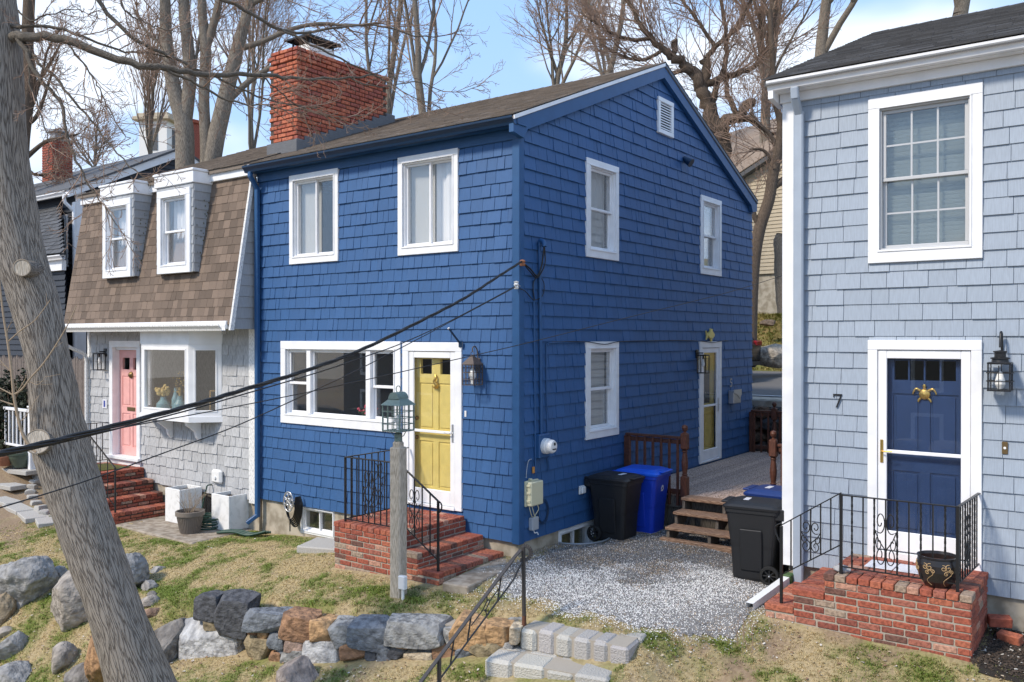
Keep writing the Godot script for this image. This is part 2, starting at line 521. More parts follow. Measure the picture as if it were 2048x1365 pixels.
# fills a face with courses; o lower left corner, u along, w up the face, m outwards; holes are Rect2 in (u, w)
func clad(list: Array, o: Vector3, u: Vector3, w: Vector3, m: Vector3, width: float, v0: float, v1: float, course: float, holes: Array, wmin: float, wmax: float, top = null, ragged := 0.002, tone := 0.16) -> void:
	var va := v0
	while va < v1 - 0.01:
		var vb := minf(va + course, v1)
		var cuts := [0.0, width]
		for h: Rect2 in holes:
			if h.position.y < vb - 0.004 and h.end.y > va + 0.004:
				cuts.append(clampf(h.position.x, 0, width))
				cuts.append(clampf(h.end.x, 0, width))
		cuts.sort()
		for k in cuts.size() - 1:
			var a: float = cuts[k]
			var b: float = cuts[k + 1]
			if b - a < 0.012:
				continue
			var mid := (a + b) / 2
			var blocked := []
			for h: Rect2 in holes:
				if h.position.x < mid and h.end.x > mid:
					blocked.append([h.position.y, h.end.y])
			for s in free_spans(va, vb, blocked):
				if s[1] - s[0] < 0.01:
					continue
				var p := a
				while p < b - 0.004:
					var q := p + rng.randf_range(wmin, wmax)
					if b - q < wmin * 0.6:
						q = b
					var vl: float = s[1]
					var vr: float = s[1]
					if top != null:
						vl = minf(vl, top.call(p))
						vr = minf(vr, top.call(q))
					if maxf(vl, vr) > s[0] + 0.01:
						var low: float = s[0] - rng.randf() * ragged
						list.append({"o": o, "u": u, "w": w, "m": m, "a": p, "b": q, "lo": low, "l": maxf(vl, low + 0.002), "r": maxf(vr, low + 0.002), "tone": 1.0 - rng.randf() * tone, "cut": vl != vr})
					p = q
		va = vb

# the pieces that show largest become single parts, the rest one part
func lay(list: Array, called: String, rest: String, m: Material, parent: Node, thick: float, gap: float, most: int, seen_from := EYE, uneven := 0.25) -> void:
	wedges = wedge_set(0.86)
	var least := 1.0
	for s in list:
		least = minf(least, s.tone)
	least = snappedf(least, 0.05)
	var forms := wedge_set(least)
	for s in list:
		var c: Vector3 = s.o + s.u * ((s.a + s.b) / 2) + s.w * ((s.lo + s.l) / 2)
		var d: Vector3 = seen_from - c
		var away := d.length()
		var facing: float = maxf(0.0, s.m.dot(d) / away)
		s.score = (s.b - s.a) * (s.l - s.lo) * facing / (away * away)
		if c.distance_to(EYE) > 0.1:
			var p := to_picture(c)
			if p.x < 0 or p.x > 2048 or p.y < 0 or p.y > 1365:
				s.score = 0.0
		if s.cut:
			s.score = 0.0
	list.sort_custom(func(p, q): return p.score > q.score)
	var b := MB.new()
	for k in list.size():
		var s: Dictionary = list[k]
		var th: float = thick * (1.0 - uneven + uneven * 2 * rng.randf())
		var g := gap / 2
		if k < most and s.score > 0:
			var xf := Transform3D(Basis(s.u * (s.b - s.a - gap), s.w * (s.l - s.lo + 0.012), s.m * th), s.o + s.u * (s.a + g) + s.w * s.lo)
			piece(called, forms[clampi(int((s.tone - least) / maxf(1.0 - least, 0.01) * 6), 0, 5)], m, xf, parent)
			continue
		b.col = Color(s.tone, s.tone, s.tone)
		b.x = Transform3D(Basis(s.u, s.w, s.m), s.o)
		var p := [Vector3(s.a + g, s.lo, 0), Vector3(s.b - g, s.lo, 0), Vector3(s.b - g, s.lo, th), Vector3(s.a + g, s.lo, th), Vector3(s.a + g, s.l, 0), Vector3(s.b - g, s.r, 0), Vector3(s.b - g, s.r, th * 0.25), Vector3(s.a + g, s.l, th * 0.25)]
		b.quad(p[3], p[2], p[6], p[7])
		b.quad(p[0], p[1], p[2], p[3])
		b.quad(p[0], p[3], p[7], p[4])
		b.quad(p[2], p[1], p[5], p[6])
	if b.v.size():
		stuff(part(rest, b, m, parent))

func to_picture(p: Vector3) -> Vector2:
	var w := deg_to_rad(TURN)
	var d := p - EYE
	var f := d.dot(Vector3(-sin(w), 0, -cos(w)))
	if f < 0.1:
		return Vector2(-1, -1)
	return Vector2(1024 + LENS * d.dot(Vector3(cos(w), 0, -sin(w))) / f, 676.4 - LENS * d.y / f)

# ---------- walls with openings ----------
# o lower left corner of the outer face; holes are Rect2 in (along, up)
func wall_sheet(b: MB, o: Vector3, u: Vector3, m: Vector3, width: float, height: float, holes: Array, thick: float) -> void:
	var keep := b.x
	b.x = Transform3D(Basis(u, Vector3.UP, m), o)
	wall_sheet_local(b, width, height, holes, thick)
	b.x = keep

func wall_sheet_local(b: MB, width: float, height: float, holes: Array, thick: float) -> void:
	var us := [0.0, width]
	var vs := [0.0, height]
	for h: Rect2 in holes:
		us.append_array([h.position.x, h.end.x])
		vs.append_array([h.position.y, h.end.y])
	us.sort()
	vs.sort()
	var z := -thick
	for a in us.size() - 1:
		for e in vs.size() - 1:
			var u0: float = us[a]
			var u1: float = us[a + 1]
			var v0: float = vs[e]
			var v1: float = vs[e + 1]
			if u1 - u0 < 1e-5 or v1 - v0 < 1e-5:
				continue
			var open := false
			for h: Rect2 in holes:
				if h.has_point(Vector2((u0 + u1) / 2, (v0 + v1) / 2)):
					open = true
			if open:
				continue
			b.quad(Vector3(u0, v0, 0), Vector3(u1, v0, 0), Vector3(u1, v1, 0), Vector3(u0, v1, 0))
			b.quad(Vector3(u1, v0, z), Vector3(u0, v0, z), Vector3(u0, v1, z), Vector3(u1, v1, z))
	for h: Rect2 in holes:
		var p := h.position
		var q := h.end
		b.quad(Vector3(p.x, p.y, 0), Vector3(p.x, p.y, z), Vector3(p.x, q.y, z), Vector3(p.x, q.y, 0))
		b.quad(Vector3(q.x, p.y, z), Vector3(q.x, p.y, 0), Vector3(q.x, q.y, 0), Vector3(q.x, q.y, z))
		b.quad(Vector3(p.x, p.y, 0), Vector3(q.x, p.y, 0), Vector3(q.x, p.y, z), Vector3(p.x, p.y, z))
		b.quad(Vector3(p.x, q.y, z), Vector3(q.x, q.y, z), Vector3(q.x, q.y, 0), Vector3(p.x, q.y, 0))
	b.quad(Vector3(0, 0, z), Vector3(0, 0, 0), Vector3(0, height, 0), Vector3(0, height, z))
	b.quad(Vector3(width, 0, 0), Vector3(width, 0, z), Vector3(width, height, z), Vector3(width, height, 0))
	b.quad(Vector3(0, height, 0), Vector3(width, height, 0), Vector3(width, height, z), Vector3(0, height, z))
	b.quad(Vector3(0, 0, z), Vector3(width, 0, z), Vector3(width, 0, 0), Vector3(0, 0, 0))

func frame_boards(b: MB, x0: float, y0: float, x1: float, y1: float, t: float, z0: float, z1: float, ch := 0.004, sill := -1.0) -> void:
	var s := t if sill < 0 else sill
	b.cbox(Vector3(x0, y1 - t, z0), Vector3(x1, y1, z1), ch)
	b.cbox(Vector3(x0, y0, z0), Vector3(x1, y0 + s, z1), ch)
	b.cbox(Vector3(x0, y0 + s, z0), Vector3(x0 + t, y1 - t, z1 - 0.002), ch)
	b.cbox(Vector3(x1 - t, y0 + s, z0), Vector3(x1, y1 - t, z1 - 0.002), ch)

func local_mb(xf: Transform3D) -> MB:
	var b := MB.new()
	b.x = xf
	return b

func pane(xf: Transform3D, x0: float, y0: float, x1: float, y1: float, z: float, parent: Node, faces := 4) -> void:
	var b := local_mb(xf)
	for k in [0.0, 0.003, 0.014, 0.017].slice(0, faces):  # both faces of both sheets of the glazing
		b.quad(Vector3(x0, y0, z - k), Vector3(x1, y0, z - k), Vector3(x1, y1, z - k), Vector3(x0, y1, z - k))
	part("pane", b, M.glass, parent)

func cloth(xf: Transform3D, x0: float, y0: float, x1: float, y1: float, z: float, fold: float, amp: float, m: Material, called: String, parent: Node) -> void:
	var b := local_mb(xf)
	var k := maxi(2, int((x1 - x0) / fold * 6))
	for j in k:
		var a := lerpf(x0, x1, float(j) / k)
		var e := lerpf(x0, x1, float(j + 1) / k)
		var za := z + amp * sin(a / fold * TAU + 0.6 * sin(a * 9.0))
		var ze := z + amp * sin(e / fold * TAU + 0.6 * sin(e * 9.0))
		b.quad(Vector3(a, y0, za), Vector3(e, y0, ze), Vector3(e, y1, ze), Vector3(a, y1, za))
		b.quad(Vector3(e, y0, ze - 0.004), Vector3(a, y0, za - 0.004), Vector3(a, y1, za - 0.004), Vector3(e, y1, ze - 0.004))
	part(called, b, m, parent)

# the casing is the part, its frame, sashes and panes are sub-parts; xf: lower left corner of the casing on the wall
func window(parent: Node, xf: Transform3D, w: float, h: float, kind: String, casing := 0.1, blind := "curtain", trim: Material = null, sash_m: Material = null) -> MeshInstance3D:
	if trim == null:
		trim = M.white_trim
	if sash_m == null:
		sash_m = M.white_trim
	var b := local_mb(xf)
	frame_boards(b, 0, 0, w, h, casing, -0.03, 0.042, 0.004, casing + 0.02)
	frame_boards(b, casing - 0.012, casing + 0.008, w - casing + 0.012, h - casing + 0.012, 0.02, 0.0425, 0.052, 0.003)
	var o := part("window", b, trim, parent)
	var i0 := casing
	var f := local_mb(xf)
	frame_boards(f, i0, i0 + 0.02, w - i0, h - i0, 0.024, -0.11, 0.022)
	part("frame", f, sash_m, o)
	var x0 := i0 + 0.024
	var x1 := w - x0
	var y0 := x0 + 0.02
	var y1 := h - x0
	var sash := func(a0: float, e0: float, a1: float, e1: float, z: float, t := 0.04, cols := 1, rows := 1) -> void:
		var s := local_mb(xf)
		frame_boards(s, a0, e0, a1, e1, t, z - 0.016, z + 0.014)
		for q in range(1, cols):
			var gx := lerpf(a0 + t, a1 - t, float(q) / cols)
			s.box(Vector3(gx - 0.009, e0 + t, z - 0.005), Vector3(gx + 0.009, e1 - t, z + 0.004))
		for q in range(1, rows):
			var gy := lerpf(e0 + t, e1 - t, float(q) / rows)
			s.box(Vector3(a0 + t, gy - 0.009, z - 0.0042), Vector3(a1 - t, gy + 0.009, z + 0.0035))
		part("sash", s, sash_m, o)
		pane(xf, a0 + t - 0.002, e0 + t - 0.002, a1 - t + 0.002, e1 - t + 0.002, z + (0.006 if cols > 1 else 0.0), o)
	if kind == "slider":
		var mx := (x0 + x1) / 2
		sash.call(x0, y0, mx + 0.02, y1, -0.03, 0.028)
		sash.call(mx - 0.02, y0, x1, y1, -0.066, 0.028)
		cloth(xf, x0, y0, mx, y1, -0.13, 0.5, 0.01, M.grey_screen, "curtain", o)
		if blind == "curtain":
			cloth(xf, mx, y0, x1, y1, -0.17, 0.35, 0.03, M.curtain, "curtain", o)
	elif kind == "double":
		var my := (y0 + y1) / 2
		sash.call(x0, my - 0.02, x1, y1, -0.03, 0.036)
		sash.call(x0, y0, x1, my + 0.02, -0.064, 0.036)
		if blind == "curtain":
			cloth(xf, x0, y0, x1, y1, -0.15, 0.16, 0.02, M.grey_screen, "curtain", o)
		elif blind == "shade":
			cloth(xf, x0, y0, x1, y1, -0.14, 0.9, 0.004, M.grey_screen, "roller_shade", o)
	elif kind == "grid":
		var my := (y0 + y1) / 2
		sash.call(x0, my - 0.02, x1, y1, -0.03, 0.036, 3, 2)
		sash.call(x0, y0, x1, my + 0.02, -0.064, 0.036, 3, 2)
		var yy := y0
		while yy < y1:
			var s := local_mb(xf)
			s.x = xf * Transform3D(Basis(Vector3.RIGHT, 0.5), Vector3(0, yy, -0.15))
			s.box(Vector3(x0, -0.026, -0.001), Vector3(x1, 0.026, 0.001))
			part("slat", s, M.slat_blind, o)
			yy += 0.045
	elif kind == "triple":
		var w3 := (x1 - x0)
		var a := x0 + w3 * 0.2
		var e := x1 - w3 * 0.2
		var s := local_mb(xf)
		s.cbox(Vector3(a, y0, -0.1), Vector3(a + 0.09, y1, 0.03), 0.004)
		s.cbox(Vector3(e - 0.09, y0, -0.1), Vector3(e, y1, 0.03), 0.004)
		part("mullion", s, trim, o)
		for q in [[x0, a], [e, x1]]:
			var my := (y0 + y1) / 2 - 0.02
			sash.call(q[0], my - 0.02, q[1], y1, -0.03, 0.034)
			sash.call(q[0], y0, q[1], my + 0.02, -0.062, 0.034)
		sash.call(a + 0.09, y0, e - 0.09, y1, -0.03, 0.03)
	elif kind == "basement":
		var mx := (x0 + x1) / 2
		sash.call(x0, y0, mx + 0.012, y1, -0.02, 0.022)
		sash.call(mx - 0.012, y0, x1, y1, -0.05, 0.022)
	return o

# ---------- doors ----------
func leaf(xf: Transform3D, w: float, h: float, panels: Array, lights: Array, m: Material, parent: Node) -> MeshInstance3D:
	var b := local_mb(xf)
	var all := panels + lights
	wall_sheet_local(b, w, h, all, 0.012)
	b.x = xf * Transform3D(Basis.IDENTITY, Vector3(0, 0, -0.0125))
	wall_sheet_local(b, w, h, lights, 0.03)
	b.x = xf
	for r: Rect2 in panels:
		b.cbox(Vector3(r.position.x + 0.025, r.position.y + 0.025, -0.014), Vector3(r.end.x - 0.025, r.end.y - 0.025, -0.002), 0.009)
	var o := part("leaf", b, m, parent)
	return o

func storm_door(xf: Transform3D, w: float, h: float, bar_y: float, glass_low: float, left_handle: bool, handle_m: Material, parent: Node) -> void:
	var t := 0.085
	var s := local_mb(xf)
	s.cbox(Vector3(0, 0, 0), Vector3(t, h, 0.03), 0.006)
	s.cbox(Vector3(w - t, 0, 0), Vector3(w, h, 0.03), 0.006)
	s.cbox(Vector3(t, h - t, 0), Vector3(w - t, h, 0.029), 0.006)
	s.cbox(Vector3(t, 0, 0), Vector3(w - t, glass_low, 0.029), 0.006)
	part("storm_frame", s, M.white_trim, parent)
	var bar := local_mb(xf)
	bar.cbox(Vector3(t, bar_y - 0.018, 0.002), Vector3(w - t, bar_y + 0.018, 0.026), 0.004)
	part("cross_bar", bar, M.white_trim, parent)
	pane(xf, t - 0.004, bar_y + 0.016, w - t + 0.004, h - t + 0.004, 0.012, parent, 2)
	pane(xf, t - 0.004, glass_low - 0.004, w - t + 0.004, bar_y - 0.016, 0.012, parent, 2)
	var k := local_mb(xf)
	var hx := t * 0.45 if left_handle else w - t * 0.45
	var way := 1.0 if left_handle else -1.0
	k.cbox(Vector3(hx - 0.015, bar_y - 0.12, 0.03), Vector3(hx + 0.015, bar_y + 0.12, 0.04), 0.006)
	k.tube([Vector3(hx, bar_y, 0.04), Vector3(hx, bar_y, 0.07), Vector3(hx + way * 0.03, bar_y + 0.002, 0.082), Vector3(hx + way * 0.11, bar_y + 0.006, 0.08)], 0.007, 8)
	part("handle", k, handle_m, parent)

# ---------- brickwork ----------
func brick_mat(from := 0, to := 7) -> Material:
	var r := rng.randf()
	var k := 0
	for q in [0.24, 0.42, 0.58, 0.7, 0.82, 0.88, 0.95, 1.01]:
		if r < q:
			break
		k += 1
	return M["brick_%d" % clampi(k, from, to)]

func one_brick(parent: Node, xf: Transform3D, size: Vector3, m: Material, jitter := 0.003) -> void:
	var j := Vector3(rng.randf_range(-1, 1), rng.randf_range(-1, 1), rng.randf_range(-1, 1)) * jitter
	var turn := Basis.from_euler(Vector3(rng.randf_range(-1, 1), rng.randf_range(-1, 1), rng.randf_range(-1, 1)) * 0.012)
	piece("brick", block(size, 0.006), m, xf * Transform3D(turn, j), parent)

# running bond on an upright face: o lower left, u along, m outwards; reach(y) tells where the course ends
func brick_face(parent: Node, o: Vector3, u: Vector3, m: Vector3, height: float, course: float, reach: Callable, from: Callable = func(_y): return 0.0) -> void:
	var rows := roundi(height / course)
	for r in rows:
		var y := r * course
		var a: float = from.call(y + course * 0.5)
		var end: float = reach.call(y + course * 0.5)
		var first := true
		while a < end - 0.02:
			var l := 0.205
			if first and r % 2 == 1:
				l = 0.1
			first = false
			if end - a - l < 0.05:
				l = end - a
			if l > 0.27:
				l /= 2
			var c := o + u * (a + l / 2) + Vector3.UP * (y + course / 2) - m * 0.047
			one_brick(parent, Transform3D(Basis(u, Vector3.UP, m), c), Vector3(l - 0.013, course - 0.013, 0.1), brick_mat(), 0.003)
			a += l

# a tread of bricks laid side by side: each lies across the tread (along a), they follow each other along e
func brick_tread(parent: Node, o: Vector3, a: Vector3, e: Vector3, deep: float, long: float, thick: float) -> void:
	var k := maxi(1, roundi(long / 0.105))
	var w := long / k
	for j in k:
		var c := o + a * (deep / 2) + e * (w * (j + 0.5)) - Vector3.UP * (thick / 2)
		one_brick(parent, Transform3D(Basis(a, Vector3.UP, e if a.cross(Vector3.UP).dot(e) > 0 else -e), c), Vector3(deep - 0.004, thick, w - 0.009), brick_mat(), 0.003)

# ---------- stones ----------
var ico := []

func ball(level: int) -> Array:  # [points, triangles] of a divided icosahedron
	while ico.size() <= level:
		if ico.is_empty():
			var g := (1 + sqrt(5.0)) / 2
			var p := []
			for q in [[-1, g, 0], [1, g, 0], [-1, -g, 0], [1, -g, 0], [0, -1, g], [0, 1, g], [0, -1, -g], [0, 1, -g], [g, 0, -1], [g, 0, 1], [-g, 0, -1], [-g, 0, 1]]:
				p.append(Vector3(q[0], q[1], q[2]).normalized())
			ico.append([p, [[0, 11, 5], [0, 5, 1], [0, 1, 7], [0, 7, 10], [0, 10, 11], [1, 5, 9], [5, 11, 4], [11, 10, 2], [10, 7, 6], [7, 1, 8], [3, 9, 4], [3, 4, 2], [3, 2, 6], [3, 6, 8], [3, 8, 9], [4, 9, 5], [2, 4, 11], [6, 2, 10], [8, 6, 7], [9, 8, 1]]])
			continue
		var last: Array = ico[ico.size() - 1]
		var pts: Array = last[0].duplicate()
		var tris := []
		var mids := {}
		for f in last[1]:
			var e := []
			for q in 3:
				var a: int = f[q]
				var b: int = f[(q + 1) % 3]
				var key := mini(a, b) * 100000 + maxi(a, b)
				if not mids.has(key):
					mids[key] = pts.size()
					pts.append(((pts[a] + pts[b]) / 2).normalized())
				e.append(mids[key])
			tris.append_array([[f[0], e[0], e[2]], [f[1], e[1], e[0]], [f[2], e[2], e[1]], [e[0], e[1], e[2]]])
		ico.append([pts, tris])
	return ico[level]

# a field stone: a ball cut by planes, roughened by noise, squeezed to size
func rock(b: MB, size: Vector3, seed_: int, level := 3, cuts := 9, rough := 0.1, square := 0.0) -> void:
	var r := RandomNumberGenerator.new()
	r.seed = seed_
	var planes := []
	for k in cuts:
		planes.append([Vector3(r.randf_range(-1, 1), r.randf_range(-1, 1), r.randf_range(-1, 1)).normalized(), r.randf_range(0.55, 0.85)])
	if square > 0:
		for a in [Vector3.RIGHT, Vector3.LEFT, Vector3.UP, Vector3.DOWN, Vector3.BACK, Vector3.FORWARD]:
			planes.append([(a + Vector3(r.randf_range(-1, 1), r.randf_range(-1, 1), r.randf_range(-1, 1)) * 0.12).normalized(), 1.0 - 0.42 * square])
	var src: Array = ball(level)
	var off := Vector3(r.randf(), r.randf(), r.randf()) * 50
	var pts := []
	for p: Vector3 in src[0]:
		var q := p
		for c in planes:
			var over: float = q.dot(c[0]) - c[1]
			if over > 0:
				q -= c[0] * over * 0.93
		q *= 1.0 + rough * nz.get_noise_3dv(p * 22.0 + off) + rough * 0.55 * nz.get_noise_3dv(p * 70.0 + off)
		pts.append(q)
	var lo := Vector3.ONE * 9
	var hi := -lo
	for q: Vector3 in pts:
		lo = lo.min(q)
		hi = hi.max(q)
	var norms := []
	norms.resize(pts.size())
	norms.fill(Vector3.ZERO)
	for k in pts.size():
		pts[k] = (pts[k] - (lo + hi) / 2) / (hi - lo) * size
	for f in src[1]:
		var m: Vector3 = (pts[f[1]] - pts[f[0]]).cross(pts[f[2]] - pts[f[0]])
		for q in f:
			norms[q] += m
	# faces that meet at a sharp angle keep their own normals
	var first := -1
	for f in src[1]:
		var m: Vector3 = (pts[f[1]] - pts[f[0]]).cross(pts[f[2]] - pts[f[0]]).normalized()
		first = b.v.size()
		for q in f:
			var s: Vector3 = norms[q].normalized()
			b.put(pts[q], s if s.dot(m) > 0.9 else (s + m * 1.5).normalized())
		if m.dot(pts[f[0]]) >= 0:
			b.i.append_array([first, first + 2, first + 1])
		else:
			b.i.append_array([first, first + 1, first + 2])

# ---------- limbs ----------
func spline(p: Array, steps := 5) -> Array:
	var out := []
	for k in p.size() - 1:
		var a: Vector3 = p[maxi(k - 1, 0)]
		var b: Vector3 = p[k]
		var c: Vector3 = p[k + 1]
		var d: Vector3 = p[mini(k + 2, p.size() - 1)]
		for j in steps:
			out.append(b.cubic_interpolate(c, a, d, float(j) / steps))
	out.append(p[p.size() - 1])
	return out

func radii(n: int, r0: float, r1: float, power := 1.0) -> Array:
	var out := []
	for k in n:
		out.append(lerpf(r0, r1, pow(float(k) / (n - 1), power)))
	return out

func rand_dir(r: RandomNumberGenerator) -> Vector3:
	return Vector3(r.randf_range(-1, 1), r.randf_range(-1, 1), r.randf_range(-1, 1)).normalized()

# grows a bare limb and its side shoots; P: {n, ratio, angle, wobble, lift, levels, thin}
func limb(big: MB, fine: MB, p: Vector3, d: Vector3, length: float, radius: float, level: int, P: Dictionary, r: RandomNumberGenerator) -> void:
	var segs := clampi(int(length / P.get("seg", 0.25)), 3, 9)
	var pts := [p]
	var q := p
	var e := d
	for k in segs:
		e = (e + rand_dir(r) * P.wobble + Vector3.UP * P.lift).normalized()
		q += e * length / segs
		pts.append(q)
	var tip: float = maxf(P.thin, radius * 0.3)
	(big if level <= 1 else fine).tube(pts, radii(pts.size(), radius, tip), 8 if radius > 0.06 else 5 if radius > 0.018 else 3, false)
	if level >= P.levels:
		return
	var n: int = P.n[level]
	for k in n:
		var f0: float = P.get("from", 0.25) if level == 0 else 0.2
		var f := f0 + (1.0 - f0) * (k + r.randf()) / n
		var at_ := clampf(f, 0, 0.999) * segs
		var j := int(at_)
		var b: Vector3 = pts[j].lerp(pts[j + 1], at_ - j)
		var along: Vector3 = (pts[j + 1] - pts[j]).normalized()
		var side := along.cross(rand_dir(r)).normalized()
		var g: float = P.angle * r.randf_range(0.7, 1.25)
		var rr := lerpf(radius, tip, f)
		limb(big, fine, b, (along * cos(g) + side * sin(g)).normalized(), length * P.ratio * r.randf_range(0.65, 1.15) * (1.15 - 0.55 * f), maxf(P.thin, rr * r.randf_range(0.5, 0.72)), level + 1, P, r)

# side shoots along a limb that is laid out by hand
func shoots(fine: MB, pts: Array, n: int, length: float, radius: float, P: Dictionary, r: RandomNumberGenerator, from := 0.1) -> void:
	for k in n:
		var f := lerpf(from, 0.995, (k + r.randf()) / n) * (pts.size() - 1)
		var j := mini(int(f), pts.size() - 2)
		var along: Vector3 = (pts[j + 1] - pts[j]).normalized()
		var side := along.cross(rand_dir(r)).normalized()
		var g: float = P.angle * r.randf_range(0.6, 1.3)
		limb(fine, fine, pts[j].lerp(pts[j + 1], f - j), (along * cos(g) + side * sin(g)).normalized(), length * r.randf_range(0.4, 1.2), radius * r.randf_range(0.6, 1.2), 1, P, r)

# ---------- ironwork ----------
func curl(c: Vector2, r0: float, r1: float, a0: float, turns: float, n := 22) -> Array:
	var out := []
	for k in n + 1:
		var f := float(k) / n
		var a := a0 + TAU * turns * f
		out.append(c + Vector2(cos(a), sin(a)) * lerpf(r0, r1, f))
	return out

func heart_scroll(b: MB, xf: Transform3D, w: float, h: float) -> void:  # two mirrored scrolls about a bar
	for s in [-1.0, 1.0]:
		var p := []
		for q: Vector2 in curl(Vector2(0.24, 0.8), 0.06, 0.235, -PI * 0.9, 1.25, 20):
			p.append(q)
		p.append_array([Vector2(0.47, 0.62), Vector2(0.3, 0.42), Vector2(0.06, 0.27), Vector2(0.02, 0.2)])
		var low := curl(Vector2(0.24, 0.13), 0.22, 0.06, PI * 0.9, 1.2, 18)
		p.append_array(low)
		var pts := []
		for q: Vector2 in p:
			pts.append(xf * Vector3(s * q.x * w, q.y * h, 0))
		b.tube(pts, 0.0055, 5, true)
		var mid := []
		for q: Vector2 in curl(Vector2(0.3, 0.36), 0.05, 0.15, PI * 0.2, 1.05, 14):
			mid.append(xf * Vector3(s * q.x * w, q.y * h, 0))
		b.tube(mid, 0.005, 5, true)

func twisted_bar(b: MB, a: Vector3, e: Vector3, w := 0.014) -> void:
	var n := 26
	for k in n:
		var turn := k * 0.55
		b.col = Color.WHITE
		var p := a.lerp(e, float(k) / n)
		var q := a.lerp(e, float(k + 1) / n)
		var keep := b.x
		b.x = b.x * Transform3D(Basis(Vector3.UP, turn), p)
		b.box(Vector3(-w / 2, 0, -w / 2), Vector3(w / 2, p.distance_to(q), w / 2))
		b.x = keep


# ---------- the lie of the land ----------
func ss(a: float, b: float, x: float) -> float:
	return smoothstep(a, b, x)

func wall_line(x: float) -> float:  # where the retaining wall's face stands
	var p := [[-3.2, 2.75], [-2.46, 2.66], [-1.4, 2.57], [-0.5, 2.37], [0.34, 2.06], [1.2, 1.8], [2.5, 1.62]]
	if x <= p[0][0]:
		return 2.75 + (p[0][0] - x) * 0.1
	for k in p.size() - 1:
		if x <= p[k + 1][0]:
			return lerpf(p[k][1], p[k + 1][1], (x - p[k][0]) / (p[k + 1][0] - p[k][0]))
	return 1.62

func ground(x: float, z: float) -> float:
	var yard := -0.35 * ss(0.3, -5.4, x) - 0.17 * pow(maxf(0, z - 1.0), 1.2)
	yard -= 0.05 * ss(0.2, 1.5, z) * ss(-1.5, -0.5, x)
	var right := -0.05 - 0.03 * maxf(0, x - 2.6) - 0.27 * maxf(0, z - 0.1) * ss(2.0, 3.2, x) - 0.09 * maxf(0, z)
	yard = lerpf(yard, right, ss(0.6, 2.8, x))
	var low := -0.56 - 0.3 * (z - 2.1) + 0.05 * (x - 0.5) - 0.12 * ss(-2, -6, x)
	low = maxf(low, -2.1)
	var edge := wall_line(x)
	var soft := 0.14 + 1.3 * ss(-2.7, -4.2, x)
	var h := lerpf(yard, low, ss(edge - 0.48 + soft * 0.1, edge - 0.28 + soft, z) * (1.0 - ss(2.35, 2.9, x)))
	h = lerpf(h, right - 0.2 * maxf(0, z - 0.9), ss(2.3, 3.0, x))
	if absf(z + 1.39) < 0.46 and x > -0.2 and x < 0.41 * sqrt(maxf(0.0, 1.0 - pow((z + 1.39) / 0.46, 2))):
		h = -0.4
	h += 0.65 * ss(-11.6, -13.0, x) * ss(1.5, 0.3, z)
	# behind the houses the hill carries a road
	var hill := 1.34 + 0.055 * maxf(0, -9.7 - z) + 0.36 * maxf(0, -16.2 - z) * (1.0 - 0.75 * ss(-22.5, -24.0, z))
	h = lerpf(h, hill, ss(-8.9, -9.3, z))
	h += 0.02 * nz2.get_noise_2d(x * 30, z * 30) + 0.008 * nz2.get_noise_2d(x * 120, z * 120)
	return h

func gravel_mask(x: float, z: float) -> float:
	var e := 0.16 * nz2.get_noise_2d(x * 60 + 300, z * 60)
	var front := 1.2 if x < 2.1 else 1.2 - (x - 2.1) * 0.7
	var left := 0.02 + 0.42 * ss(0.15, 1.3, z) + e
	if pow((z + 1.39) / 0.5, 2) + pow(x / 0.46, 2) < 1.0:
		return -1.0
	return minf(minf(front + e - z, x - left), minf(3.12 - x, z + 2.75))

func green_mask(x: float, z: float) -> float:  # where the lawn has already turned green
	var g := 0.5 + 0.9 * nz2.get_noise_2d(x * 38 + 91, z * 38) + 0.5 * nz2.get_noise_2d(x * 130, z * 130 + 44)
	g += 0.55 * exp(-pow((x + 3.5) / 1.0, 2) - pow((z - 2.35 + 0.2 * (x + 3.5)) / 0.25, 2))
	g += 0.45 * exp(-pow((x + 2.3) / 0.5, 2) - pow((z - 2.3) / 0.15, 2))
	g += 0.3 * exp(-pow((x + 1.2) / 0.9, 2) - pow((z - 1.6) / 0.3, 2))
	g += 0.25 * exp(-pow((x + 4.0) / 1.4, 2) - pow((z - 0.25) / 0.25, 2))
	g += 0.16 * ss(2.6, 3.4, z)
	g -= 0.35 * exp(-pow((x + 2.8) / 1.3, 2) - pow((z - 1.4) / 0.7, 2))
	return g

func dirt_mask(x: float, z: float) -> float:
	var d := 0.25 + 0.9 * nz2.get_noise_2d(x * 55 - 400, z * 55)
	d += 0.7 * exp(-pow((x + 0.95) / 0.32, 2) - pow((z - 1.75) / 0.2, 2))
	d += 0.9 * ss(-7.9, -9.2, x)
	d += 0.5 * ss(2.2, 2.9, z) * ss(-1.0, 0.6, x)
	d += 0.3 * ss(2.2, 3.2, x)
	return d

func ground_color(x: float, z: float) -> Color:
	var straw := Color(0.42, 0.33, 0.19)
	var green := Color(0.2, 0.21, 0.055)
	var dirt := Color(0.27, 0.19, 0.125)
	if z < -8.9:
		var k := clampf(0.5 + 1.2 * nz2.get_noise_2d(x * 8, z * 8), 0, 1)
		return Color(0.3, 0.2, 0.075).lerp(Color(0.14, 0.15, 0.035), k)
	var c := straw.lerp(green, clampf(green_mask(x, z) * 1.2 - 0.3, 0, 1))
	return c.lerp(dirt, clampf(dirt_mask(x, z) * 2.0 - 1.0, 0, 0.9))

func steps_of(a: float, b: float, s: float) -> Array:
	var n := maxi(1, roundi((b - a) / s))
	var out := []
	for k in n:
		out.append(lerpf(a, b, float(k) / n))
	return out

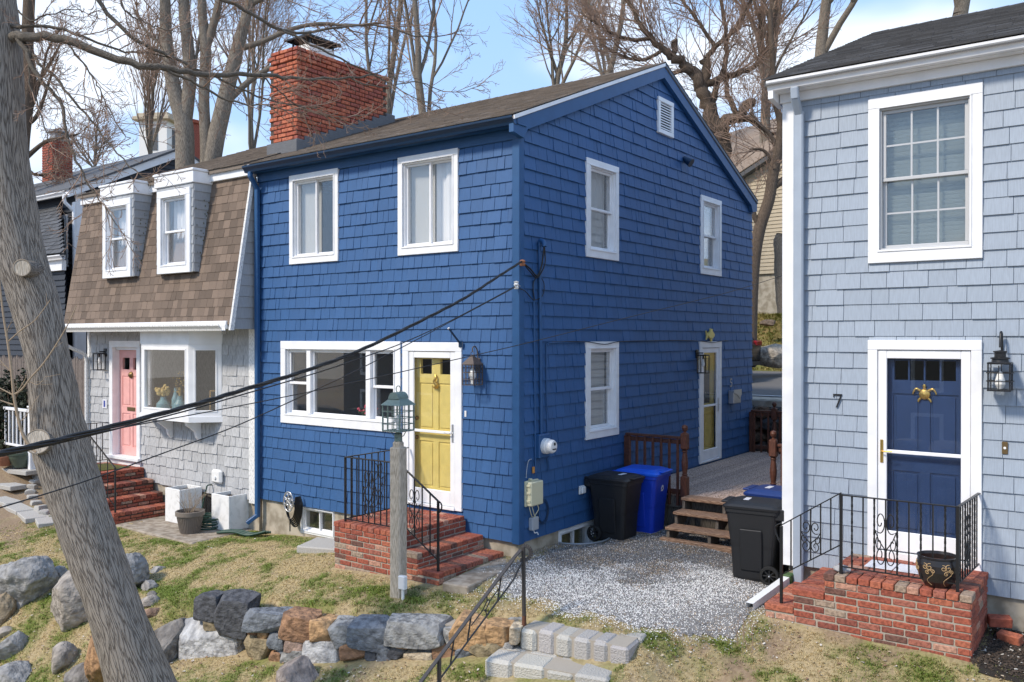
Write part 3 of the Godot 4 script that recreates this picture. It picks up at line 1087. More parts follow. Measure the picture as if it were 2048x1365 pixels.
func terrain() -> void:
	var xs := steps_of(-90, -30, 6) + steps_of(-30, -12, 1.2) + steps_of(-12, -7, 0.2) + steps_of(-7, 6.6, 0.07) + steps_of(6.6, 12, 0.6) + steps_of(12, 60, 6) + [60.0]
	var zs := steps_of(-90, -30, 6) + steps_of(-30, -10, 0.8) + steps_of(-10, -8.6, 0.12) + steps_of(-8.6, -3, 0.6) + steps_of(-3, -0.4, 0.06) + steps_of(-0.4, 4.6, 0.06) + steps_of(4.6, 12, 0.5) + steps_of(12, 60, 6) + [60.0]
	var b := MB.new()
	var w := xs.size()
	for z in zs:
		for x in xs:
			b.col = ground_color(x, z)
			b.put(Vector3(x, ground(x, z), z), Vector3.UP)
	for r in zs.size() - 1:
		for q in w - 1:
			var k := r * w + q
			b.i.append_array([k, k + 1, k + w + 1, k, k + w + 1, k + w])
	for r in zs.size():
		for q in w:
			var k := r * w + q
			var l := b.v[r * w + maxi(q - 1, 0)]
			var e := b.v[r * w + mini(q + 1, w - 1)]
			var u := b.v[maxi(r - 1, 0) * w + q]
			var d := b.v[mini(r + 1, zs.size() - 1) * w + q]
			b.n[k] = (d - u).cross(e - l).normalized()
	setting("ground", b, M.earth)
	# the gravel of the drive between the houses
	var g := MB.new()
	var s := 0.07
	var x := -0.3
	while x < 3.2:
		var z := -3.0
		while z < 1.7:
			if gravel_mask(x + s / 2, z + s / 2) > 0.1:
				var t := (0.75 + 0.3 * rng.randf()) * (0.55 + 1.1 * pale_share(x, z))
				g.col = Color(t, t, t)
				g.quad(Vector3(x, ground(x, z + s) + 0.01, z + s), Vector3(x + s, ground(x + s, z + s) + 0.01, z + s), Vector3(x + s, ground(x + s, z) + 0.01, z), Vector3(x, ground(x, z) + 0.01, z))
			z += s
		x += s
	var drive := setting("gravel_drive", g, M.gravel_bed)
	pebbles(drive)
	# the road up behind the houses
	var rd := MB.new()
	var xr := -70.0
	while xr < 40:
		for q in [[-16.0, -13.0], [-13.0, -9.95]]:
			rd.quad(Vector3(xr, ground(xr, q[1]) + 0.06, q[1]), Vector3(xr + 5, ground(xr + 5, q[1]) + 0.06, q[1]), Vector3(xr + 5, ground(xr + 5, q[0]) + 0.06, q[0]), Vector3(xr, ground(xr, q[0]) + 0.06, q[0]))
		xr += 5
	var road := setting("road", rd, M.asphalt)
	var ln := MB.new()
	ln.box(Vector3(-30, ground(0, -10.15) + 0.066, -10.2), Vector3(30, ground(0, -10.15) + 0.075, -10.1))
	setting("edge_line", ln, M.far_white, road)
	# street in front, below the yard and out of the picture
	var st := MB.new()
	st.quad(Vector3(-60, -2.0, 14.5), Vector3(40, -2.0, 14.5), Vector3(40, -2.0, 8.0), Vector3(-60, -2.0, 8.0))
	setting("street", st, M.asphalt)

func multi(called: String, mesh: Mesh, m: Material, xfs: Array, cols: Array, parent: Node = null) -> MultiMeshInstance3D:
	var mm := MultiMesh.new()
	mm.transform_format = MultiMesh.TRANSFORM_3D
	mm.use_colors = true
	mm.mesh = mesh
	mm.instance_count = xfs.size()
	for k in xfs.size():
		mm.set_instance_transform(k, xfs[k])
		mm.set_instance_color(k, cols[k])
	var o := MultiMeshInstance3D.new()
	o.name = called
	o.multimesh = mm
	o.material_override = m
	(self if parent == null else parent).add_child(o, true)
	stuff(o)
	return o

func pale_share(x: float, z: float) -> float:  # where the drive is spread with white chips
	return ss(-0.4, 0.4, z + 0.55 * (x - 0.5) - 0.3 + 1.1 * nz2.get_noise_2d(x * 30, z * 30)) * (1.0 - 0.65 * ss(2.3, 3.0, x + 0.3 * z))

func pebbles(drive: Node) -> void:
	var r := RandomNumberGenerator.new()
	r.seed = 5
	var shapes := []
	for k in 1:
		var b := MB.new()
		rock(b, Vector3(1.0, 0.62, 0.8), 900 + k, 1, 5, 0.1)
		shapes.append(b.mesh())
	var xfs := []
	var cols := []
	for k in 120000:
		var x := r.randf_range(-1.6, 3.6)
		var z := r.randf_range(-2.8, 2.1)
		var g := gravel_mask(x, z)
		if g < 0 and r.randf() > exp(g * 7.0) * 0.3:
			continue
		if x > 2.98 and z < -0.85 or z > 1.32 and x > 1.1 and x < 2.4:
			continue
		var s := r.randf_range(0.006, 0.014)
		xfs.append(Transform3D(Basis.from_euler(Vector3(r.randf() * TAU, r.randf() * TAU, r.randf() * TAU)).scaled(Vector3.ONE * s), Vector3(x, ground(x, z) + 0.012 + s * 0.15, z)))
		var white := 0.1 + 0.74 * pale_share(x, z)
		var c := Color(0.9, 0.88, 0.85) if r.randf() < white else Color(0.24, 0.245, 0.255) if r.randf() < 0.8 - 0.5 * ss(0.02, 0.3, nz2.get_noise_2d(x * 45 + 70, z * 45)) else Color(0.4, 0.3, 0.2)
		var t := r.randf_range(0.7, 1.1)
		cols.append(Color(c.r * t, c.g * t, c.b * t))
	multi("pebbles", shapes[0], M.pebble, xfs, cols, drive)

func in_box(x: float, z: float, x0: float, x1: float, z0: float, z1: float) -> bool:
	return x > x0 and x < x1 and z > z0 and z < z1

func turf() -> void:
	var r := RandomNumberGenerator.new()
	r.seed = 8
	var shapes := []
	for k in 1:
		var b := MB.new()
		for j in 9:
			var a := r.randf() * TAU
			var p := Vector3(r.randf_range(-0.7, 0.7), 0, r.randf_range(-0.7, 0.7))
			var lean := Vector3(cos(a), 0, sin(a)) * r.randf_range(0.25, 1.0)
			var side := Vector3(-sin(a), 0, cos(a)) * 0.09
			var h := r.randf_range(0.55, 1.1)
			var m := p + Vector3.UP * h * 0.6 + lean * 0.35
			b.quad(p - side, p + side, m + side * 0.7, m - side * 0.7)
			b.tri(m - side * 0.7, m + side * 0.7, p + Vector3.UP * h + lean)
		b.n.fill(Vector3.UP)
		shapes.append(b.mesh())
	var xfs := []
	var cols := []
	for k in 150000:
		var x := r.randf_range(-9.4, 6.4)
		var z := r.randf_range(0.05, 4.6)
		if x < -5.2 and z < 1.15 or in_box(x, z, -1.98, 0.25, -0.1, 1.33) or in_box(x, z, 3.0, 5.1, -1, 0.18) or in_box(x, z, 1.2, 2.3, 1.35, 3.2) or gravel_mask(x, z) > 0.02:
			continue
		if to_picture(Vector3(x, -0.3, z)).y > 1420:
			continue
		if in_box(x, z, -2.5, 1.2, 1.0, 2.9) and absf(z - wall_line(x) + 0.1) < 0.2:
			continue
		var d := dirt_mask(x, z)
		if r.randf() < clampf(d * 1.2 - 0.5, 0, 0.85):
			continue
		var g := clampf(green_mask(x, z) + r.randf_range(-0.3, 0.3), 0, 1)
		var c := Color(0.6, 0.48, 0.25).lerp(Color(0.17, 0.235, 0.035), ss(0.36, 0.9, g))
		var t := r.randf_range(0.7, 1.2)
		var s := r.randf_range(0.016, 0.03) * (1.0 + 0.5 * ss(0.5, 0.9, g))
		xfs.append(Transform3D(Basis(Vector3.UP, r.randf() * TAU).scaled(Vector3(s, s * r.randf_range(0.5, 0.85), s)), Vector3(x, ground(x, z) - 0.002, z)))
		cols.append(Color(c.r * t, c.g * t, c.b * t))
	for k in 9000:
		var x := r.randf_range(-6.5, 2.0)
		var z := r.randf_range(-23.0, -16.1)
		var g := clampf(0.5 + 1.3 * nz2.get_noise_2d(x * 9, z * 9) + r.randf_range(-0.25, 0.25), 0, 1)
		var c := Color(0.45, 0.33, 0.13).lerp(Color(0.2, 0.22, 0.04), g)
		var s := r.randf_range(0.05, 0.11)
		xfs.append(Transform3D(Basis(Vector3.UP, r.randf() * TAU).scaled(Vector3(s, s, s)), Vector3(x, ground(x, z) - 0.01, z)))
		cols.append(c * r.randf_range(0.7, 1.15))
	var o := multi("lawn_grass", shapes[0], M.grass, xfs, cols)
	o.set_meta("label", "short straw coloured and green grass of the sloping yard")
	o.set_meta("category", "grass")
	# dead leaves and chips lie on the low ground
	var lb := MB.new()
	lb.quad(Vector3(-0.5, 0, -0.3), Vector3(0.5, 0.1, -0.3), Vector3(0.5, 0, 0.3), Vector3(-0.5, 0.12, 0.3))
	var lx := []
	var lc := []
	for k in 9000:
		var x := r.randf_range(-9, 6)
		var z := r.randf_range(0.2, 4.5)
		var keep := 0.12
		if z > wall_line(x) + 0.05 and x < 1.1:
			keep = 0.9
		elif x > 2.2:
			keep = 0.7
		if r.randf() > keep or in_box(x, z, -1.98, 0.25, -0.1, 1.33) or in_box(x, z, 3.0, 5.1, -1, 0.18) or in_box(x, z, 1.1, 2.4, 1.25, 3.2):
			continue
		var s := r.randf_range(0.008, 0.035)
		lx.append(Transform3D(Basis.from_euler(Vector3(r.randf_range(-0.4, 0.4), r.randf() * TAU, r.randf_range(-0.4, 0.4))).scaled(Vector3.ONE * s), Vector3(x, ground(x, z) + 0.014, z)))
		lc.append([Color(0.6, 0.55, 0.48), Color(0.3, 0.18, 0.1), Color(0.22, 0.13, 0.08), Color(0.5, 0.4, 0.28)][r.randi() % 4])
	var lo := multi("dead_leaves", lb.mesh(), M.pebble, lx, lc)
	lo.set_meta("label", "dead leaves and wood chips strewn over the slope")
	lo.set_meta("category", "leaf litter")


# ---------- the scene ----------
func sky_picture() -> ImageTexture:
	var w := 1024
	var h := 512
	var im := Image.create(w, h, false, Image.FORMAT_RGBF)
	var n := FastNoiseLite.new()
	n.seed = 21
	n.frequency = 0.55
	n.fractal_octaves = 6
	n.fractal_gain = 0.55
	for y in h:
		var el := PI / 2 - PI * (y + 0.5) / h
		for x in w:
			var az := TAU * ((x + 0.5) / w - 0.5)
			var d := Vector3(sin(az) * cos(el), sin(el), -cos(az) * cos(el))
			var up := maxf(d.y, 0.0)
			var c := Color(0.30, 0.43, 0.60).lerp(Color(0.13, 0.27, 0.55), pow(up, 0.55))
			var q := Vector3(d.x, 0, d.z) / (up + 0.22)
			var k := n.get_noise_3d(q.x * 1.1, 3.0 + q.x * 0.4, q.z * 1.9)
			var k2 := n.get_noise_3d(q.x * 3.1 + 40, 0, q.z * 5.2)
			var cover := smoothstep(-0.16, 0.42, k + 0.25 * k2) * 0.86
			c = c.lerp(Color(0.56, 0.60, 0.66), cover)
			c = c.lerp(Color(0.46, 0.53, 0.61), 0.5 * exp(-up * 7.0))
			if d.y < 0:
				c = Color(0.34, 0.32, 0.3)
			im.set_pixel(x, y, c)
	return ImageTexture.create_from_image(im)

func _ready() -> void:
	rng.seed = 20240402
	nz.frequency = 0.05
	nz.seed = 4
	nz2.frequency = 0.03
	nz2.seed = 9
	nz2.fractal_octaves = 4
	var cam := Camera3D.new()
	cam.name = "camera"
	cam.position = EYE
	cam.rotation_degrees = Vector3(-0.2035, TURN, 0)
	cam.fov = rad_to_deg(2 * atan(682.5 / LENS))
	cam.near = 0.1
	cam.far = 400
	add_child(cam)
	var env := Environment.new()
	env.background_mode = Environment.BG_SKY
	var sky := Sky.new()
	var sm := PanoramaSkyMaterial.new()
	sm.panorama = sky_picture()
	sky.sky_material = sm
	env.sky = sky
	env.tonemap_mode = Environment.TONE_MAPPER_LINEAR
	env.tonemap_exposure = 2.1
	env.background_energy_multiplier = 1.0
	env.sdfgi_enabled = true
	env.ssao_enabled = true
	env.ssil_enabled = true
	var we := WorldEnvironment.new()
	we.name = "environment"
	we.environment = env
	add_child(we)
	var sun := DirectionalLight3D.new()
	sun.name = "sun"
	sun.light_energy = 0.6
	sun.light_angular_distance = 8.0
	sun.light_color = Color(1.0, 0.95, 0.88)
	sun.shadow_enabled = true
	sun.look_at_from_position(Vector3.ZERO, Vector3(0.32, -0.8, -0.78))
	add_child(sun)
	materials()
	terrain()
	navy_house()
	row_house()
	grey_house()
	far_houses()
	yard_things()
	deck_and_bins()
	stoops()
	fittings()
	trees()
	wires()
	turf()


# ---------- the navy house ----------
func face_xf(face: String, a: float, y: float, off := 0.0) -> Transform3D:  # front: x along, out +z; gable: -z along, out +x
	if face == "front":
		return Transform3D(Basis.IDENTITY, Vector3(a, y, off))
	return Transform3D(Basis(Vector3(0, 0, -1), Vector3.UP, Vector3(1, 0, 0)), Vector3(off, y, a))

# a roof slope of thin tabs: from the eave (low) to the ridge, x0 to x1
func roof_slope(parent: Node, low: Vector3, high: Vector3, x0: float, x1: float, m: Material, holes: Array, tab: float, course: float, most := 0, called := "roof_shingle", tone := 0.34) -> void:
	var w := (high - low)
	var l := w.length()
	w /= l
	var u := Vector3.RIGHT if w.z <= 0 else Vector3.LEFT
	var nrm := u.cross(w).normalized()
	var list := []
	var o := low
	o.x = x0 if u.x > 0 else x1
	clad(list, o + nrm * 0.004, u, w, nrm, x1 - x0, 0, l, course, holes, tab * 0.65, tab * 1.25, null, 0.004, tone)
	lay(list, called, called + "_field", m, parent, 0.012, 0.004, most)

func gutter(parent: Node, a: Vector3, b: Vector3, m: Material, called := "gutter") -> void:  # K-style trough along x
	var p := [Vector2(0, 0), Vector2(0.07, 0), Vector2(0.082, 0.03), Vector2(0.1, 0.052), Vector2(0.122, 0.075), Vector2(0.124, 0.1), Vector2(0.112, 0.1), Vector2(0.11, 0.08), Vector2(0.09, 0.06), Vector2(0.072, 0.035), Vector2(0.062, 0.01), Vector2(0.008, 0.01), Vector2(0.008, 0.1), Vector2(0, 0.1)]
	var g := MB.new()
	g.x = Transform3D(Basis(Vector3(0, 0, 1), Vector3.UP, Vector3(-1, 0, 0)), Vector3.ZERO)
	var q := []
	for k in p:
		q.append(Vector2(k.x + a.z, k.y + a.y))
	g.prism(q, -b.x, -a.x)
	part(called, g, m, parent)

func navy_house() -> void:
	var h := thing("navy_house", "navy blue shingled two storey house with a yellow front door", "house")
	var W := 5.06
	var D := 7.85
	var base := 0.185
	var top := 5.34
	var ridge := Vector3(0, 7.08, -3.83)
	var front := [Rect2(-4.296, 3.84, 1.082, 1.352), Rect2(-2.02, 3.845, 1.071, 1.342), Rect2(-4.503, 1.417, 2.531, 1.256), Rect2(-1.932, 0.47, 1.046, 2.193)]
	var side := [Rect2(1.552, 3.844, 0.904, 1.37), Rect2(5.367, 3.838, 0.9, 1.374), Rect2(1.545, 1.31, 0.911, 1.359), Rect2(5.315, 0.53, 0.952, 2.128), Rect2(3.717, 5.975, 0.538, 0.573)]
	var holes_f := []
	for r: Rect2 in front:
		holes_f.append(Rect2(r.position.x + W + 0.03, r.position.y - base + 0.03, r.size.x - 0.06, r.size.y - 0.06))
	var holes_s := []
	for k in 4:
		var r: Rect2 = side[k]
		holes_s.append(Rect2(r.position.x + 0.03, r.position.y - base + 0.03, r.size.x - 0.06, r.size.y - 0.06))
	# sheathing
	var b := MB.new()
	wall_sheet(b, Vector3(-W, base, 0), Vector3.RIGHT, Vector3.BACK, W, top - base, holes_f, 0.12)
	wall_sheet(b, Vector3(0, base, -0.12), Vector3.FORWARD, Vector3.RIGHT, D - 0.12, top - base, holes_s.map(func(r): return Rect2(r.position.x - 0.12, r.position.y, r.size.x, r.size.y)), 0.12)
	wall_sheet(b, Vector3(0, base, -D), Vector3.LEFT, Vector3.FORWARD, W, top - base, [], 0.12)
	wall_sheet(b, Vector3(-W, base, -D), Vector3.BACK, Vector3.LEFT, D, top - base, [], 0.12)
	b.x = Transform3D(Basis(Vector3(0, 0, -1), Vector3.UP, Vector3(1, 0, 0)), Vector3.ZERO)
	for x in [[-0.12, 0.0], [-W, -W + 0.12]]:
		b.prism([Vector2(0.02, top), Vector2(D - 0.02, top), Vector2(3.83, ridge.y - 0.07)], x[0], x[1])
	var wall := part("wall", b, M.blue_paint, h)
	# shingles
	var list := []
	var clear_f := front.map(func(r): return Rect2(r.position.x + W - 0.002, r.position.y - base, r.size.x, r.size.y))
	clear_f.append(Rect2(W - 0.085, -1, 0.3, 9))
	clad(list, Vector3(-W, base, 0.002), Vector3.RIGHT, Vector3.UP, Vector3.BACK, W - 0.002, 0.0, top - base - 0.17, 0.166, clear_f, 0.075, 0.24, null, 0.003, 0.1)
	var clear_s := side.map(func(r): return Rect2(r.position.x, r.position.y - base, r.size.x, r.size.y))
	clear_s.append(Rect2(-0.3, -1, 0.385, 6.3))
	var rake := func(a: float) -> float:
		return minf(top - base + (ridge.y - 5.36) * a / 3.83, top - base + (ridge.y - 5.36) * (D - a) / (D - 3.83)) - 0.1
	clad(list, Vector3(0.002, base, 0), Vector3.FORWARD, Vector3.UP, Vector3.RIGHT, D, 0.0, 7.0 - base, 0.166, clear_s, 0.08, 0.26, rake, 0.003, 0.1)
	lay(list, "shingle", "shingle_siding", M.blue_shingle, wall, 0.024, 0.006, 300)
	# corner boards, frieze, rakes
	var t := MB.new()
	t.cbox(Vector3(-0.085, base - 0.02, 0.001), Vector3(0.026, top - 0.02, 0.026), 0.004)
	t.cbox(Vector3(0.001, base - 0.02, -0.085), Vector3(0.0255, top - 0.02, 0.0005), 0.004)
	part("corner_board", t, M.blue_paint, h)
	t = MB.new()
	t.cbox(Vector3(-W - 0.02, top - 0.165, 0.001), Vector3(0.0, top - 0.03, 0.032), 0.004)
	t.cbox(Vector3(-W - 0.04, top - 0.028, -0.02), Vector3(0.11, top - 0.008, 0.16), 0.004)
	part("frieze", t, M.blue_paint, h)
	var sl := (ridge.y - 5.42) / (3.83 + 0.22)
	for q in [[0.24, 1.0], [-7.9, -1.0]]:
		t = MB.new()
		var e: float = q[0]
		var y0 := ridge.y - sl * absf(e + 3.83)
		t.x = Transform3D(Basis(Vector3(0, 0, -1), Vector3.UP, Vector3(1, 0, 0)), Vector3.ZERO)
		var poly := [Vector2(-e, y0 - 0.035), Vector2(3.83, ridge.y - 0.035), Vector2(3.83, ridge.y - 0.23), Vector2(-e - q[1] * -0.3, y0 + sl * 0.3 - 0.24), Vector2(-e - q[1] * -0.22, y0 - 0.24), Vector2(-e, y0 - 0.2)]
		t.prism(poly, 0.028, 0.095)
		part("rake_board", t, M.blue_paint, h)
		t = MB.new()
		t.x = Transform3D(Basis(Vector3(0, 0, -1), Vector3.UP, Vector3(1, 0, 0)), Vector3.ZERO)
		t.prism([Vector2(-e, y0 + 0.0), Vector2(3.83, ridge.y - 0.0), Vector2(3.83, ridge.y - 0.05), Vector2(-e, y0 - 0.05)], 0.0955, 0.112)
		part("drip_edge", t, M.white_trim if q[1] > 0 else M.blue_gutter, h)
	# roof
	var rb := MB.new()
	rb.x = Transform3D(Basis(Vector3(0, 0, -1), Vector3.UP, Vector3(1, 0, 0)), Vector3.ZERO)
	rb.prism([Vector2(-0.23, 5.415), Vector2(3.83, ridge.y), Vector2(7.89, 5.415), Vector2(7.89, 5.36), Vector2(3.83, ridge.y - 0.06), Vector2(-0.23, 5.36)], -W - 0.05, 0.105)
	var roof := part("roof", rb, M.asphalt_shingle, h)
	var zf := -0.53
	var zb := -2.6
	var along := Vector3(0, ridge.y - 5.415, -4.06).length()
	var f := func(z: float) -> float: return (0.23 - z) / 4.06 * along
	roof_slope(roof, Vector3(0, 5.418, 0.25), Vector3(0, ridge.y + 0.004, -3.83), -W - 0.05, 0.118, M.asphalt_shingle, [Rect2(-0.4, f.call(zf) - 0.02, 0.66, f.call(zb) - f.call(zf) + 0.04)], 0.24, 0.14)
	roof_slope(roof, Vector3(0, 5.418, -7.91), Vector3(0, ridge.y + 0.004, -3.83), -W - 0.05, 0.118, M.asphalt_shingle, [], 0.24, 0.14)
	var cap := MB.new()
	for k in 26:
		cap.x = Transform3D(Basis.IDENTITY, Vector3(-W + 0.2 * k, ridge.y + 0.012, -3.83))
		var g := rng.randf_range(0.7, 1.0)
		cap.col = Color(g, g, g)
		var xl := 0.0
		var xr := minf(0.23, 0.115 + W - 0.2 * k)
		cap.quad(Vector3(xl, -0.05, 0.13), Vector3(xr, -0.045, 0.13), Vector3(xr, 0.012, 0), Vector3(xl, 0.006, 0))
		cap.quad(Vector3(xl, 0.006, 0), Vector3(xr, 0.012, 0), Vector3(xr, -0.045, -0.13), Vector3(xl, -0.05, -0.13))
	stuff(part("ridge_cap", cap, M.asphalt_shingle, roof))
	gutter(h, Vector3(-W - 0.06, 5.3, 0.165), Vector3(0.1, 5.3, 0.165), M.blue_gutter)
	# downspout at the left end
	var ds := MB.new()
	ds.bar(Vector3(-5.0, 5.31, 0.22), Vector3(-5.0, 5.22, 0.22), 0.07, 0.06, Vector3.BACK, 0.01)
	ds.bar(Vector3(-5.0, 5.24, 0.22), Vector3(-5.02, 5.06, 0.075), 0.07, 0.06, Vector3.BACK, 0.01)
	ds.bar(Vector3(-5.02, 5.09, 0.075), Vector3(-5.02, -0.1, 0.075), 0.075, 0.065, Vector3.BACK, 0.01)
	ds.bar(Vector3(-5.02, -0.07, 0.07), Vector3(-5.12, -0.19, 0.2), 0.075, 0.065, Vector3.UP, 0.01)
	part("downspout", ds, M.blue_paint, h)
	# foundation with two cellar windows
	var fd := MB.new()
	wall_sheet(fd, Vector3(-W + 0.02, -0.9, -0.03), Vector3.RIGHT, Vector3.BACK, W - 0.05, 1.08, [Rect2(0.93, 0.66, 0.75, 0.41)], 0.25)
	wall_sheet(fd, Vector3(-0.03, -0.9, -0.28), Vector3.FORWARD, Vector3.RIGHT, D - 0.3, 1.08, [Rect2(0.66, 0.62, 0.9, 0.44)], 0.25)
	fd.box(Vector3(-W + 0.02, -0.9, -D + 0.05), Vector3(-0.28, 0.18, -D + 0.3))
	part("foundation", fd, M.concrete, h)
	window(h, Transform3D(Basis.IDENTITY, Vector3(-W + 0.95, -0.24, -0.06)), 0.75, 0.41, "basement", 0.022)
	window(h, face_xf("gable", -0.94, -0.28, -0.06), 0.9, 0.44, "basement", 0.045)
	# inside: floors and dim rooms
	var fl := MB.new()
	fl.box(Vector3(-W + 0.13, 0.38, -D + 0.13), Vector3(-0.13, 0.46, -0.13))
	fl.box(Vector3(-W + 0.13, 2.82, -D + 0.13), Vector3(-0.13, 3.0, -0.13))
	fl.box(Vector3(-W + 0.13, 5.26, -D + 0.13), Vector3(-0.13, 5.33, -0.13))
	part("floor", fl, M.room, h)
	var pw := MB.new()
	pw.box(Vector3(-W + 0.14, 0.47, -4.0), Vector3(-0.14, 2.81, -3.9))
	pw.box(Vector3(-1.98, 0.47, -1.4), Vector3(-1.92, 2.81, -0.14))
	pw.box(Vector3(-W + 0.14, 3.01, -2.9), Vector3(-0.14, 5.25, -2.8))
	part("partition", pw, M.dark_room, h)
	# windows
	for k in 2:
		var r: Rect2 = front[k]
		window(h, face_xf("front", r.position.x, r.position.y), r.size.x, r.size.y, "slider", 0.085, ["", "curtain"][k])
	var r3: Rect2 = front[2]
	window(h, face_xf("front", r3.position.x, r3.position.y), r3.size.x, r3.size.y, "triple", 0.115)
	for k in 3:
		var r: Rect2 = side[k]
		window(h, face_xf("gable", -r.position.x, r.position.y), r.size.x, r.size.y, "double", 0.09, "shade" if k == 2 else "curtain")
	# louvred gable vent
	var v: Rect2 = side[4]
	var vx := face_xf("gable", -v.position.x, v.position.y)
	var vb := local_mb(vx)
	frame_boards(vb, 0, 0, v.size.x, v.size.y, 0.07, 0.0, 0.055, 0.006)
	var vent := part("gable_vent", vb, M.white_trim, h)
	vb = local_mb(vx)
	vb.box(Vector3(0.05, 0.05, 0.001), Vector3(v.size.x - 0.05, v.size.y - 0.05, 0.004))
	part("screen", vb, M.dark_room, vent)
	for k in 10:
		var sb := local_mb(vx * Transform3D(Basis(Vector3.RIGHT, -0.5), Vector3(0, 0.1 + k * 0.042, 0.03)))
		sb.box(Vector3(0.07, -0.013, -0.003), Vector3(v.size.x - 0.07, 0.013, 0.003))
		part("slat", sb, M.white_trim, vent)
	# front door behind its storm door
	var dr: Rect2 = front[3]
	var dx := face_xf("front", dr.position.x, dr.position.y)
	var cb := local_mb(dx)
	cb.cbox(Vector3(0, 0, -0.03), Vector3(0.11, dr.size.y - 0.12, 0.042), 0.004)
	cb.cbox(Vector3(dr.size.x - 0.11, 0, -0.03), Vector3(dr.size.x, dr.size.y - 0.12, 0.042), 0.004)
	cb.cbox(Vector3(0, dr.size.y - 0.12, -0.03), Vector3(dr.size.x, dr.size.y, 0.044), 0.004)
	cb.cbox(Vector3(0.11, 0, -0.12), Vector3(dr.size.x - 0.11, 0.04, 0.06), 0.004)
	var door := part("front_door", cb, M.white_trim, h)
	storm_door(dx * Transform3D(Basis.IDENTITY, Vector3(0.115, 0.045, 0.0)), dr.size.x - 0.23, dr.size.y - 0.17, 0.96, 0.19, false, M.silver, door)
	var lw := dr.size.x - 0.24
	var lf := leaf(dx * Transform3D(Basis.IDENTITY, Vector3(0.12, 0.045, -0.06)), lw, 2.03, [Rect2(0.11, 0.2, 0.25, 0.62), Rect2(0.45, 0.2, 0.25, 0.62), Rect2(0.11, 0.98, 0.25, 0.62), Rect2(0.45, 0.98, 0.25, 0.62)], [Rect2(0.13, 1.72, 0.2, 0.2), Rect2(0.48, 1.72, 0.2, 0.2)], M.yellow_paint, door)
	lf.set_meta("label", "yellow panelled door leaf")
	var kb := local_mb(dx * Transform3D(Basis.IDENTITY, Vector3(0.19, 0.045, -0.06)))
	for y in [0.86, 1.12]:
		kb.tube([Vector3(0, y, 0), Vector3(0, y, 0.02), Vector3(0, y, 0.03), Vector3(0, y, 0.055)], [0.028, 0.028, 0.012, 0.024], 12)
	part("knob", kb, M.old_brass, door)
	var kn := local_mb(dx * Transform3D(Basis.IDENTITY, Vector3(0.53, 1.62, -0.06)))  # a bird shaped knocker
	kn.tube(spline([Vector3(0, 0.14, 0.02), Vector3(0.02, 0.1, 0.035), Vector3(0.0, 0.05, 0.04), Vector3(0.03, 0.0, 0.03), Vector3(0.01, -0.03, 0.02)]), radii(21, 0.012, 0.03), 8)
	kn.lathe([Vector2(0, -0.04), Vector2(0.045, -0.035), Vector2(0.05, -0.02), Vector2(0.0, -0.01)], 12)
	part("knocker", kn, M.brass, door)
	# side door onto the deck
	var sr: Rect2 = side[3]
	var sx := face_xf("gable", -sr.position.x, sr.position.y)
	var scb := local_mb(sx)
	scb.cbox(Vector3(0, 0, -0.03), Vector3(0.1, sr.size.y - 0.11, 0.042), 0.004)
	scb.cbox(Vector3(sr.size.x - 0.1, 0, -0.03), Vector3(sr.size.x, sr.size.y - 0.11, 0.042), 0.004)
	scb.cbox(Vector3(0, sr.size.y - 0.11, -0.03), Vector3(sr.size.x, sr.size.y, 0.044), 0.004)
	scb.cbox(Vector3(0.1, 0, -0.12), Vector3(sr.size.x - 0.1, 0.035, 0.05), 0.004)
	var sdoor := part("side_door", scb, M.white_trim, h)
	storm_door(sx * Transform3D(Basis.IDENTITY, Vector3(0.105, 0.04, 0.0)), sr.size.x - 0.21, sr.size.y - 0.155, 0.95, 0.18, false, M.silver, sdoor)
	leaf(sx * Transform3D(Basis.IDENTITY, Vector3(0.11, 0.04, -0.06)), sr.size.x - 0.22, 1.96, [Rect2(0.1, 0.2, 0.22, 0.6), Rect2(0.41, 0.2, 0.22, 0.6)], [Rect2(0.1, 0.98, 0.53, 0.82)], M.yellow_paint, sdoor)
	# chimney
	chimney(h)

